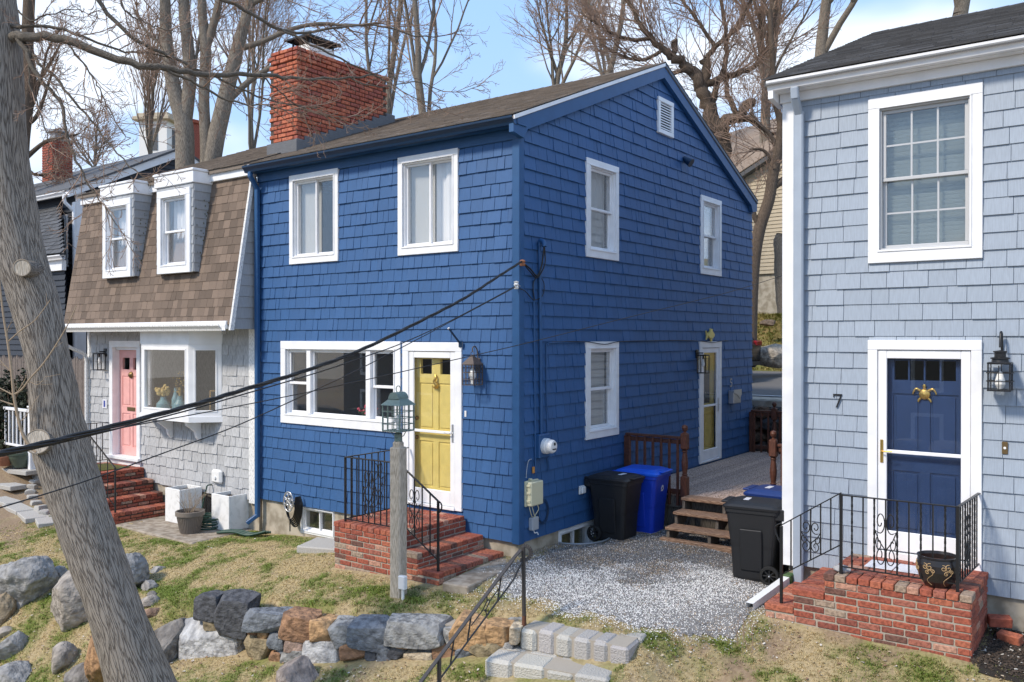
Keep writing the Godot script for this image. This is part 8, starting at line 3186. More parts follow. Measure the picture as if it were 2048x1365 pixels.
func stoop_things() -> void:
	# glazed pot with scrolls
	var t := thing("glazed_pot", "black glazed pot with tan scroll pattern on the brick stoop", "plant pot")
	t.position = Vector3(4.7, 0.446, -0.06)
	var b := MB.new()
	b.lathe([Vector2(0.1, 0), Vector2(0.15, 0.06), Vector2(0.178, 0.15), Vector2(0.18, 0.21), Vector2(0.168, 0.262), Vector2(0.176, 0.268), Vector2(0.176, 0.282), Vector2(0.158, 0.284), Vector2(0.15, 0.26), Vector2(0.155, 0.2), Vector2(0.0, 0.19)], 36)
	part("pot", b, M.black_glaze, t)
	b = MB.new()
	for k in 7:
		var a := TAU * k / 7
		for q in [[0.0, 0.2, 0.0, 0.034, 1.0], [0.24, 0.2, PI, 0.03, -1.0], [0.1, 0.15, 0.5, 0.022, 1.0], [-0.16, 0.165, 2.0, 0.02, -1.0]]:
			var pts := []
			for p: Vector2 in curl(Vector2(q[0] * 0.17, q[1]), 0.004, q[3], q[2], 1.3 * q[4], 14):
				var w := a + p.x / 0.17
				var rr := 0.1805 if p.y > 0.15 else lerpf(0.15, 0.1785, (p.y - 0.06) / 0.09)
				if p.y > 0.21:
					rr = lerpf(0.18, 0.17, (p.y - 0.21) / 0.05) + 0.0005
				pts.append(Vector3(cos(w) * rr, p.y, sin(w) * rr))
			b.tube(pts, 0.0035, 4, false)
		var stem := []
		for j in 6:
			var y := lerpf(0.03, 0.16, j / 5.0)
			var rr := lerpf(0.127, 0.15, (y - 0.03) / 0.03) if y < 0.06 else lerpf(0.15, 0.1785, minf((y - 0.06) / 0.09, 1.0))
			stem.append(Vector3(cos(a + 0.2 * sin(j)) * rr, y, sin(a + 0.2 * sin(j)) * rr))
		b.tube(stem, 0.003, 4, false)
	part("scroll_pattern", b, M.gold_scroll, t)
	b = MB.new()
	b.lathe([Vector2(0.152, 0.215), Vector2(0.0, 0.22)], 24)
	part("inside", b, M.terracotta, t)
	b = MB.new()
	b.x = Transform3D(Basis.IDENTITY, Vector3(3.86, 0.475, -0.02))
	tinted_rock(b, [0.45, 0.45, 0.46], Vector3(0.17, 0.08, 0.1), 61, 3, 2, 0.05)
	one("beach_stone", b, M.stone, "smooth grey stone resting on the stoop's edge", "stone")
	# downspout extension
	t = thing("downspout_extension", "white plastic downspout extension lying beside the brick steps", "downspout")
	b = MB.new()
	b.x = Transform3D(Basis(Vector3.UP, -0.12) * Basis(Vector3.RIGHT, 0.12), Vector3(3.06, 0.06, -0.62))
	var sq := [Vector2(-0.04, -0.04), Vector2(0.04, -0.04), Vector2(0.04, 0.035), Vector2(-0.04, 0.035)]
	for k in 4:
		var p: Vector2 = sq[k]
		var q: Vector2 = sq[(k + 1) % 4]
		b.quad_out(Vector3(p.x, p.y, -0.2), Vector3(q.x, q.y, -0.2), Vector3(q.x, q.y, 0.72), Vector3(p.x, p.y, 0.72), Vector3(p.x + q.x, p.y + q.y, 0))
		b.quad_out(Vector3(p.x, p.y, 0.72) * 0.94, Vector3(q.x, q.y, 0.72) * 0.94, Vector3(q.x * 0.94, q.y * 0.94, 0.0), Vector3(p.x * 0.94, p.y * 0.94, 0.0), -Vector3(p.x + q.x, p.y + q.y, 0))
	part("tube", b, M.white_plastic, t)
	b = MB.new()
	b.x = Transform3D(Basis(Vector3.UP, -0.12) * Basis(Vector3.RIGHT, 0.12), Vector3(3.06, 0.06, -0.62))
	b.cbox(Vector3(-0.055, -0.045, -0.22), Vector3(0.055, 0.055, -0.12), 0.01)
	part("elbow", b, M.leaf, t)
	# loose bricks, hose and mulch on the right
	b = MB.new()
	var s := 0.12
	var x := 4.95
	while x < 7.2:
		var z := -0.95
		while z < 0.5:
			var e := 0.25 * nz2.get_noise_2d(x * 60, z * 60)
			if z < 0.12 + e + (x - 5.0) * 0.1 and x > 5.0 + e * 0.4:
				b.quad(Vector3(x, ground(x, z + s) + 0.012, z + s), Vector3(x + s, ground(x + s, z + s) + 0.012, z + s), Vector3(x + s, ground(x + s, z) + 0.012, z), Vector3(x, ground(x, z) + 0.012, z))
			z += s
		x += s
	setting("mulch_bed", b, M.mulch)
	var mulch := get_node("mulch_bed")
	var xfs := []
	var cols := []
	var r := RandomNumberGenerator.new()
	r.seed = 3
	b = MB.new()
	b.cbox(Vector3(-0.5, -0.12, -0.2), Vector3(0.5, 0.12, 0.2), 0.05)
	for k in 5000:
		var px := r.randf_range(5.0, 6.6)
		var pz := r.randf_range(-0.95, 0.35)
		if pz > 0.12 + 0.25 * nz2.get_noise_2d(px * 60, pz * 60) + (px - 5.0) * 0.1:
			continue
		xfs.append(Transform3D(Basis.from_euler(Vector3(r.randf_range(-0.5, 0.5), r.randf() * TAU, r.randf_range(-0.5, 0.5))).scaled(Vector3.ONE * r.randf_range(0.012, 0.035)), Vector3(px, ground(px, pz) + 0.018, pz)))
		var g := r.randf_range(0.5, 1.4)
		cols.append(Color(0.06, 0.042, 0.03) * g if r.randf() > 0.04 else Color(0.5, 0.47, 0.42))
	multi("mulch_chips", b.mesh(), M.pebble, xfs, cols, mulch)
	var k := 0
	for q in [[Vector3(5.12, 0.02, -0.72), 0.4, "upright loose brick against the foundation beside the stoop"], [Vector3(5.22, -0.09, -0.6), -0.3, "loose brick lying flat in the mulch"]]:
		b = MB.new()
		b.x = Transform3D(Basis(Vector3.UP, q[1]) * Basis(Vector3.RIGHT, 0.15), q[0])
		b.cbox(Vector3(-0.1, -0.04, -0.05), Vector3(0.1, 0.055, 0.05), 0.008)
		one("loose_brick", b, M["brick_%d" % (k * 2)], q[2], "brick", "loose bricks by the stoop")
		k += 1
	b = MB.new()
	var pts := []
	for j in 60:
		var a := j * 0.3
		pts.append(Vector3(5.66 + cos(a) * 0.2, ground(5.66, -0.3) + 0.03 + 0.0012 * j, -0.28 + sin(a) * 0.17))
	b.tube(pts, 0.013, 7)
	one("blue_hose", b, M.navy_door, "blue hose coil on the mulch at the right edge", "hose")
	b = MB.new()
	for q in 4:
		limb(b, b, Vector3(3.05 + 0.06 * q, ground(3.1, 0.62), 0.6 + 0.03 * q), Vector3(0.1 * sin(q * 2.0), 1, 0.08 * cos(q * 3.0)).normalized(), 0.32, 0.004, 2, {"n": [0, 0, 3, 0], "ratio": 0.35, "angle": 0.6, "wobble": 0.12, "lift": 0.1, "levels": 3, "thin": 0.002, "seg": 0.06}, r)
	one("dead_weed", b, M.twig, "thin reddish dead weed stems in the grass left of the stoop", "weed")

func room_things() -> void:
	# what shows through the ground floor windows
	var t := thing("drum_lamp", "pale drum table lamp inside the navy house window", "lamp")
	t.position = Vector3(-2.42, 0.46, -0.55)
	var b := MB.new()
	b.lathe([Vector2(0.16, 1.42), Vector2(0.16, 1.66)], 24)
	b.lathe([Vector2(0.157, 1.66), Vector2(0.157, 1.42)], 24)
	part("shade", b, M.lamp_shade, t)
	b = MB.new()
	b.lathe([Vector2(0.07, 0.72), Vector2(0.09, 1.0), Vector2(0.03, 1.2), Vector2(0.012, 1.25), Vector2(0.012, 1.6)], 16)
	part("base", b, M.vase_blue, t)
	b = MB.new()
	b.cbox(Vector3(-0.3, 0.0, -0.25), Vector3(0.3, 0.84, 0.25), 0.01)
	one("side_table", b, M.stain_wood, "dark side table under the drum lamp", "table").position = Vector3(-2.42, 0.465, -0.55)
	var r := RandomNumberGenerator.new()
	r.seed = 15
	t = thing("pink_flowers", "pink potted flowers on the picture window sill", "plant")
	t.position = Vector3(-2.95, 1.52, -0.3)
	b = MB.new()
	for k in 22:
		var p := Vector3(r.randf_range(-0.17, 0.17), r.randf_range(0.08, 0.2), r.randf_range(-0.06, 0.06))
		b.x = Transform3D(Basis.IDENTITY, p)
		rock(b, Vector3.ONE * r.randf_range(0.025, 0.045), 50 + k, 1, 0, 0.3)
	part("blossom", b, M.flower, t)
	b = MB.new()
	for k in 60:
		var p := Vector3(r.randf_range(-0.17, 0.17), r.randf_range(0.0, 0.14), r.randf_range(-0.08, 0.08))
		var u := rand_dir(r) * 0.03
		var v := u.cross(rand_dir(r)).normalized() * 0.015
		b.quad(p - u, p - v, p + u, p + v)
	part("leaves", b, M.leaf, t)
	b = MB.new()
	b.lathe([Vector2(0.07, -0.12), Vector2(0.09, 0.0), Vector2(0.0, 0.0)], 14)
	part("pot", b, M.white_planter, t)
	b = MB.new()
	b.cbox(Vector3(-3.8, 1.3, -0.42), Vector3(-2.7, 1.4, -0.14), 0.006)
	one("window_shelf", b, M.white_trim, "white shelf inside the picture window", "shelf")
	# the bay window's display
	b = MB.new()
	b.cbox(Vector3(-8.1, 1.36, -0.35), Vector3(-6.15, 1.43, 0.02), 0.004)
	b.cbox(Vector3(-7.75, 1.425, 0.02), Vector3(-6.45, 1.432, 0.3), 0.002)
	one("bay_seat", b, M.white_trim, "white display ledge inside the bay window", "shelf")
	var k := 0
	for q in [[-7.52, 0.14, 0.12, 0.26, "vase_blue", "round patterned blue vase in the bay window"], [-7.18, 0.12, 0.07, 0.42, "vase_blue", "tall blue bottle vase in the bay window"], [-6.98, 0.17, 0.1, 0.3, "vase_blue", "short blue bottle vase in the bay window"]]:
		t = thing("vase", q[5], "vase", "vases in the bay window")
		t.position = Vector3(q[0], 1.433, q[1])
		b = MB.new()
		var R: float = q[2]
		var H: float = q[3]
		b.lathe([Vector2(R * 0.7, 0), Vector2(R, H * 0.3), Vector2(R, H * 0.55), Vector2(R * 0.5, H * 0.8), Vector2(R * 0.42, H), Vector2(R * 0.5, H * 1.02), Vector2(0, H)], 20)
		part("body", b, M[q[4]], t)
		if k == 0 or k == 2:
			b = MB.new()
			for j in (26 if k == 0 else 40):
				var p := Vector3(r.randf_range(-0.16, 0.12), H + r.randf_range(0.03, 0.2), r.randf_range(-0.07, 0.07))
				if k == 2:
					p = Vector3(r.randf_range(-0.14, 0.1), H + r.randf_range(0.05, 0.42), r.randf_range(-0.06, 0.06))
				b.x = Transform3D(Basis.IDENTITY, p)
				rock(b, Vector3.ONE * (r.randf_range(0.05, 0.09) if k == 0 else r.randf_range(0.01, 0.022)), 90 + j, 1, 0, 0.3)
			for j in 6:
				b.x = Transform3D.IDENTITY
				b.tube([Vector3(0, H * 0.9, 0), Vector3(r.randf_range(-0.1, 0.08), H + 0.15, r.randf_range(-0.04, 0.04))], 0.003, 4)
			part("dried_flowers", b, M.dried_flower, t)
		k += 1
	b = MB.new()
	b.x = Transform3D(Basis(Vector3.UP, 0.9) * Basis(Vector3.RIGHT, -0.12), Vector3(-6.3, 1.44, -0.12))
	frame_boards(b, -0.15, 0, 0.15, 0.4, 0.02, 0, 0.015)
	one("picture_frame", b, M.gold_frame, "thin gold picture frame in the bay's side pane", "picture frame")

# ---------- wires ----------
func wire(called: String, label: String, px: Array, d0: float, d1: float, r: float, twist := 0.0) -> void:
	var x0: float = px[0][0]
	var x1: float = px[px.size() - 1][0]
	var l0 := (x0 - 1024) / LENS * d0
	var l1 := (x1 - 1024) / LENS * d1
	var slope := (l1 - l0) / (d1 - d0)
	var pts := []
	for p in px:
		var k: float = (p[0] - 1024) / LENS
		pts.append(at(p[0], p[1], (l0 - slope * d0) / (k - slope)))
	pts = spline(pts, 8)
	var b := MB.new()
	if twist > 0:
		for s in 3:
			var q := []
			for k in pts.size():
				var a := k * 0.7 + TAU * s / 3
				q.append(pts[k] + Vector3(cos(a) * 0.4, sin(a), cos(a) * 0.4) * twist)
			b.tube(q, r, 6)
	else:
		b.tube(pts, r, 6)
	one(called, b, M.cable, label, "wire", "overhead service wires")

func wires() -> void:
	wire("service_drop", "thick twisted service cable sagging to the navy house corner", [[1046, 522], [1000, 551], [930, 596], [846, 640], [729, 697], [619, 739], [480, 782], [373, 814], [174, 866], [0, 907], [-120, 930]], 10.5, 4.1, 0.0085, 0.009)
	wire("service_drop", "thin cable hanging just below the thick service cable", [[1036, 570], [905, 640], [806, 686], [729, 714], [640, 744], [480, 791], [373, 822], [174, 873], [0, 913], [-120, 936]], 10.55, 4.1, 0.005)
	wire("service_drop", "lowest thin wire crossing the brick steps and leaning trunk", [[1036, 572], [905, 642], [806, 694], [700, 748], [640, 776], [480, 849], [342, 901], [170, 963], [0, 1016], [-120, 1052]], 10.56, 4.6, 0.0045)
	wire("service_drop", "long thin wire crossing both walls of the navy house", [[1573, 549], [1457, 585], [1249, 637], [1060, 685], [900, 722], [700, 767], [480, 812], [174, 869], [0, 905], [-120, 928]], 9.75, 4.3, 0.0035)


# ---------- trees ----------
func px_path(p: Array, extra := 0.0) -> Array:
	var out := []
	for q in p:
		out.append(at(q[0], q[1], q[2] + extra))
	return out

const TWIG := {"n": [0, 4, 3, 2], "ratio": 0.52, "angle": 0.75, "wobble": 0.2, "lift": 0.05, "levels": 3, "thin": 0.0022, "seg": 0.09}

func trees() -> void:
	leaning_tree()
	sapling()
	stemmed_tree()
	# far left trunk behind the leaning one
	var r := RandomNumberGenerator.new()
	r.seed = 100
	var t := thing("background_tree", "bare tree with a crooked trunk right behind the leaning trunk", "tree", "bare trees behind the houses")
	var big := MB.new()
	var fine := MB.new()
	var d := 23.0
	var p := spline(px_path([[40, 900, d], [42, 600, d], [42, 400, d], [44, 300, d], [50, 240, d], [60, 160, d], [55, 100, d], [57, 40, d], [62, -60, d]]))
	big.tube(p, radii(p.size(), 0.2, 0.14), 12)
	for q in [[[46, 280], [62, 220], [84, 150], [96, 100], [120, 60]], [[54, 200], [80, 160], [110, 110], [130, 70]], [[52, 250], [75, 230], [100, 160], [118, 110]], [[48, 320], [90, 285], [130, 275], [160, 268]], [[48, 330], [70, 350], [110, 345]]]:
		var pl := []
		for e in q:
			pl.append(at(e[0], e[1], d))
		pl = spline(pl)
		big.tube(pl, radii(pl.size(), 0.07, 0.015), 6)
		shoots(fine, pl, 16, 1.0, 0.012, {"n": [0, 5, 4, 2], "ratio": 0.5, "angle": 0.7, "wobble": 0.2, "lift": 0.06, "levels": 3, "thin": 0.004, "seg": 0.15}, r, 0.2)
	part("trunk", big, M.bark_dark, t)
	part("crown", fine, M.twig, t)
	var soft := {"n": [8, 7, 6, 4, 3], "ratio": 0.6, "angle": 0.5, "wobble": 0.13, "lift": 0.07, "levels": 4, "thin": 0.0045, "seg": 0.5, "from": 0.2}
	grown("bare tree fanning out behind the brick chimney", 850, 300, 25, 9.5, 0.11, Vector3(0.0, 1, 0), soft, 201, "bark_light", -1.5)
	grown("second bare tree close behind the chimney's right end", 770, 300, 27, 10.0, 0.11, Vector3(-0.05, 1, 0), soft, 202, "bark_light", -1.5)
	grown("slim bare tree showing above the navy roof", 1110, 215, 36, 6.5, 0.14, Vector3(-0.05, 1, 0), {"n": [7, 6, 5, 4, 3], "ratio": 0.62, "angle": 0.55, "wobble": 0.13, "lift": 0.06, "levels": 4, "thin": 0.006, "seg": 0.5, "from": 0.15}, 203, "bark_light", -2.0)
	grown("fine bare tree left of the roof ridge", 1210, 190, 33, 6.5, 0.14, Vector3(0.1, 1, 0), {"n": [7, 6, 5, 4, 3], "ratio": 0.62, "angle": 0.55, "wobble": 0.13, "lift": 0.06, "levels": 4, "thin": 0.005, "seg": 0.5, "from": 0.15}, 204, "bark_light", -2.0)
	grown("bare tree rising behind the grey-blue house's roof corner", 1640, 130, 30, 7.0, 0.22, Vector3(0.05, 1, 0), soft, 205, "bark_light", -3.0)
	grown("bare tree top above the grey-blue ridge at the right edge", 1920, 30, 30, 7.0, 0.25, Vector3(0.1, 1, 0), soft, 206, "bark_light", -3.0)
	grown("bushy bare shrub tree beside the white cupola", 300, 320, 34, 5.0, 0.09, Vector3(0.05, 1, 0), {"n": [11, 6, 4, 3], "ratio": 0.75, "angle": 0.3, "wobble": 0.08, "lift": 0.08, "levels": 3, "thin": 0.006, "seg": 0.5, "from": 0.02}, 207, "bark_light", -1.5)
	grown("low brown bare shrub left of the cupola", 190, 345, 36, 2.2, 0.07, Vector3(-0.1, 1, 0), {"n": [11, 6, 4, 3], "ratio": 0.7, "angle": 0.6, "wobble": 0.12, "lift": 0.04, "levels": 3, "thin": 0.006, "seg": 0.4, "from": 0.02}, 208, "bark_light", -1.0)
	grown("thin bare tree between chimney and double trunked tree", 505, 330, 30, 7.0, 0.1, Vector3(0.05, 1, 0), soft, 209, "bark_light", -1.5)
	grown("pale bare tree high in the gap between the houses", 1530, 250, 33, 8.5, 0.2, Vector3(0.0, 1, 0), soft, 210, "bark_light", -3.0)
	gnarled_tree()
	gap_tree()
	across_the_street()

func grown(label: String, px: float, py: float, depth: float, height: float, radius: float, dir: Vector3, P: Dictionary, seed_: int, bark: String, down: float) -> void:
	var r := RandomNumberGenerator.new()
	r.seed = seed_
	var t := thing("background_tree", label, "tree", "bare trees behind the houses")
	var big := MB.new()
	var fine := MB.new()
	var p := at(px, py, depth)
	var foot := Vector3(p.x, minf(ground(p.x, p.z) - 0.2, p.y + down), p.z)
	big.tube([foot, p], [radius * 1.25, radius * 1.02], 10)
	limb(big, fine, p, dir.normalized(), height, radius, 0, P, r)
	# two more leaders so that the crown is full
	for k in 2:
		limb(big, fine, p + Vector3.UP * 0.2 * k, (dir + Vector3(r.randf_range(-0.6, 0.6), 0, r.randf_range(-0.6, 0.6))).normalized(), height * r.randf_range(0.7, 0.95), radius * 0.6, 0, P, r)
	part("trunk", big, M[bark], t)
	part("crown", fine, M.twig, t)

func leaning_tree() -> void:
	var t := thing("leaning_tree", "big leaning grey trunk in the left foreground with overhanging limbs", "tree")
	var d := 7.5
	var src := [[318, 1480, 72], [300, 1420, 66], [278, 1365, 61], [236, 1240, 51], [197, 1133, 51], [152, 1000, 53], [126, 905, 53], [112, 830, 46], [101, 750, 42], [88, 680, 42], [68, 600, 45], [42, 520, 47], [22, 440, 49], [8, 352, 50], [-4, 211, 49], [-13, 70, 47], [-20, -60, 45], [-30, -300, 40], [-20, -600, 30], [20, -900, 16]]
	var p := []
	var rr := []
	for q in src:
		p.append(at(q[0], q[1], d))
		rr.append(q[2] * d / LENS)
	var fine_p := spline(p, 7)
	var fine_r := []
	for k in p.size() - 1:
		for j in 7:
			fine_r.append(lerpf(rr[k], rr[k + 1], j / 7.0))
	fine_r.append(rr[rr.size() - 1])
	var b := MB.new()
	b.tube(fine_p, fine_r, 40, false)
	for k in b.v.size():  # swellings and hollows of an old trunk
		var m := nz.get_noise_3dv(b.v[k] * 26.0) * 0.022 + nz.get_noise_3d(b.v[k].x * 90, b.v[k].y * 22, b.v[k].z * 90) * 0.012
		b.v[k] += b.n[k] * m
	part("trunk", b, M.bark, t)
	# sawn stubs
	for q in [[78, 884, 7.21, 0, 0, 0.1, 0.0], [48, 536, 7.23, 0, 0, 0.068, 0.0]]:
		var s := MB.new()
		var a := at(q[0] + 26, q[1] + 6, 7.5)
		var e := at(q[0] - 4, q[1], q[2] - q[6])
		s.tube([a, a.lerp(e, 0.6), e], [q[5] * 1.35, q[5] * 1.08, q[5]], 18, false)
		part("stub", s, M.bark, t)
		var c := MB.new()
		var dir := (e - a).normalized()
		c.tube([e - dir * 0.004, e + dir * 0.003], [q[5] * 0.99, q[5] * 0.97], 18, true)
		part("sawn_face", c, M.post_wood, t)
		c = MB.new()
		var ring := []
		var side := dir.cross(Vector3.UP).normalized()
		var up := side.cross(dir)
		for k in 25:
			var w := TAU * k / 24
			ring.append(e + side * cos(w) * q[5] + up * sin(w) * q[5])
		c.tube(ring, 0.007, 5, false)
		part("healing_rim", c, M.patio, t)
	# overhanging limbs
	var limbs := MB.new()
	var twigs := MB.new()
	var r := RandomNumberGenerator.new()
	r.seed = 55
	var spec := [
		[[[20, 76, 7.45], [45, 73, 7.35], [130, 81, 7.3], [260, 126, 7.3], [330, 138, 7.4], [410, 148, 7.6], [520, 150, 7.9], [600, 158, 8.2], [720, 155, 8.6], [778, 138, 8.9]], 0.045, 0.006, 30],
		[[[20, 54, 7.45], [60, 53, 7.4], [130, 61, 7.4], [235, 101, 7.5], [310, 110, 7.7], [380, 125, 7.9]], 0.018, 0.004, 22],
		[[[170, -60, 7.7], [192, -5, 7.6], [262, 72, 7.6], [340, 113, 7.7], [420, 150, 7.8], [540, 203, 8.0], [640, 216, 8.2]], 0.023, 0.005, 30],
		[[[30, 70, 7.4], [48, 92, 7.35], [75, 150, 7.3], [118, 200, 7.3], [136, 270, 7.2], [158, 335, 7.2], [200, 402, 7.2], [240, 455, 7.2]], 0.024, 0.003, 30],
		[[[50, 88, 7.4], [65, 112, 7.35], [110, 156, 7.3], [160, 215, 7.3], [215, 282, 7.3], [262, 335, 7.2], [290, 360, 7.2]], 0.016, 0.003, 26],
		[[[322, 136, 7.4], [400, 172, 7.5], [470, 205, 7.6], [545, 214, 7.7], [610, 228, 7.8]], 0.015, 0.003, 18],
		[[[132, 84, 7.3], [150, 110, 7.3], [185, 152, 7.3], [210, 200, 7.3], [238, 255, 7.25], [262, 280, 7.2]], 0.009, 0.003, 16],
		[[[60, 95, 7.35], [58, 150, 7.3], [78, 220, 7.25], [98, 280, 7.2], [96, 330, 7.2]], 0.009, 0.003, 12],
		[[[520, 150, 7.9], [560, 185, 8.0], [600, 215, 8.1], [680, 235, 8.2], [740, 230, 8.3]], 0.008, 0.003, 16],
		[[[380, -30, 8.0], [470, 10, 8.1], [560, 60, 8.3], [640, 62, 8.5], [740, 50, 8.8], [850, 75, 9.0], [930, 62, 9.2]], 0.022, 0.004, 30],
		[[[560, 58, 8.3], [640, 100, 8.4], [740, 145, 8.6], [820, 190, 8.7], [880, 215, 8.8]], 0.013, 0.003, 22],
		[[[230, -40, 7.7], [250, 20, 7.6], [290, 45, 7.6], [330, 60, 7.7], [380, 65, 7.8]], 0.009, 0.003, 14],
		[[[35, 20, 7.4], [60, 40, 7.35], [100, 30, 7.4], [150, 20, 7.5], [190, 35, 7.6]], 0.009, 0.003, 14],
		[[[700, 155, 8.5], [760, 175, 8.7], [840, 165, 8.9], [900, 185, 9.0], [970, 170, 9.1]], 0.008, 0.003, 14],
		[[[10, -80, 7.5], [200, -200, 7.0], [500, -260, 6.5], [900, -300, 6.0]], 0.05, 0.01, 20],
		[[[0, -200, 7.5], [-200, -400, 7.5], [-300, -700, 7.5]], 0.06, 0.01, 16],
		[[[0, -400, 7.5], [200, -700, 6.5], [400, -900, 5.5]], 0.06, 0.01, 20]]
	for s in spec:
		var pl := spline(px_path(s[0]), 5)
		var k := 0
		for q in pl:  # a living limb is never quite straight
			pl[k] = q + rand_dir(r) * 0.012
			k += 1
		limbs.tube(pl, radii(pl.size(), s[1], s[2]), 9 if s[1] > 0.02 else 6, false)
		shoots(twigs, pl, int(s[3] * 0.75), 0.42, 0.0055, TWIG, r, 0.12)
	part("limb", limbs, M.bark_light, t)
	part("twigs", twigs, M.twig, t)

func sapling() -> void:
	var t := thing("trunk_sprout", "thin brown water sprout growing from the leaning trunk's left side", "sprout")
	var d := 7.2
	var r := RandomNumberGenerator.new()
	r.seed = 66
	var b := MB.new()
	var f := MB.new()
	var spec := [[[[72, 905], [58, 892], [42, 862], [28, 800], [22, 740], [14, 680], [6, 630], [-4, 540]], 0.016, 0.007], [[[26, 790], [42, 780], [60, 757], [88, 725], [117, 681], [140, 640], [152, 612]], 0.009, 0.004], [[[13, 686], [40, 662], [70, 640], [100, 600]], 0.006, 0.003], [[[24, 790], [5, 780], [-20, 768]], 0.007, 0.004], [[[25, 810], [10, 805], [-15, 796]], 0.007, 0.004], [[[22, 745], [8, 730], [-10, 712]], 0.005, 0.003], [[[30, 790], [46, 765], [52, 752]], 0.004, 0.002], [[[56, 762], [75, 770], [92, 752]], 0.0035, 0.002], [[[33, 846], [50, 835], [70, 800]], 0.004, 0.002], [[[10, 672], [18, 650]], 0.005, 0.002]]
	for s in spec:
		var p := []
		for q in s[0]:
			p.append(at(q[0], q[1], d))
		p = spline(p, 4)
		b.tube(p, radii(p.size(), s[1], s[2]), 8, true)
		shoots(f, p, 3, 0.12, 0.002, {"n": [0, 0, 0], "ratio": 0.5, "angle": 0.6, "wobble": 0.1, "lift": 0.05, "levels": 1, "thin": 0.0015, "seg": 0.05}, r)
	part("stem", b, M.dry_twig, t)
	part("shoots", f, M.dry_twig, t)

func stemmed_tree() -> void:
	var t := thing("multi_stemmed_tree", "tall bare tree with several smooth grey stems behind the row house", "tree")
	var d := 19.5
	var r := RandomNumberGenerator.new()
	r.seed = 88
	var b := MB.new()
	var f := MB.new()
	var k := d / LENS
	var spec := [[[[372, 640, 20], [371, 420, 19], [370, 330, 18.5], [368, 250, 18], [352, 195, 15], [338, 120, 12.5], [332, 60, 11.5], [330, -30, 10], [325, -250, 6]], 8], [[[368, 250, 15], [376, 200, 13], [380, 150, 12.5], [375, 80, 11.5], [368, 0, 10.5], [372, -250, 6]], 8], [[[411, 640, 14], [411, 420, 13], [412, 300, 11.5], [408, 200, 10.5], [412, 110, 11], [406, 40, 9], [402, -40, 8], [395, -240, 5]], 8],
		[[[412, 100, 8], [424, 60, 8], [436, 15, 7.5], [446, -60, 7]], 6], [[[414, 640, 19], [416, 400, 18], [430, 290, 17], [445, 222, 16], [463, 145, 14], [480, 80, 12], [496, 20, 9.5], [510, -50, 8], [540, -240, 5]], 8], [[[452, 195, 10], [466, 150, 9.5], [477, 112, 9.5]], 0],
		[[[488, 96, 6], [530, 82, 5], [580, 60, 4.5], [640, 48, 3.5], [700, 52, 2.5], [760, 46, 2]], 16], [[[500, 10, 6], [530, -5, 5], [570, -30, 4]], 6], [[[445, 215, 7], [490, 170, 6], [525, 145, 5.5], [560, 128, 4]], 8], [[[384, 170, 4], [392, 120, 3], [400, 70, 2.5]], 5], [[[340, 130, 4], [320, 90, 3], [290, 60, 2.5], [270, 20, 2]], 8]]
	for s in spec:
		var p := []
		var rr := []
		for q in s[0]:
			p.append(at(q[0], q[1], d))
			rr.append(q[2] * k)
		var pp := spline(p, 4)
		var rp := []
		for q in p.size() - 1:
			for j in 4:
				rp.append(lerpf(rr[q], rr[q + 1], j / 4.0))
		rp.append(rr[rr.size() - 1])
		b.tube(pp, rp, 14, true)
		if s[1]:
			shoots(f, pp, s[1], 1.7, 0.018, {"n": [0, 5, 4, 3], "ratio": 0.52, "angle": 0.8, "wobble": 0.18, "lift": 0.05, "levels": 3, "thin": 0.005, "seg": 0.3}, r, 0.45)
	part("trunk", b, M.bark_light, t)
	part("crown", f, M.twig, t)

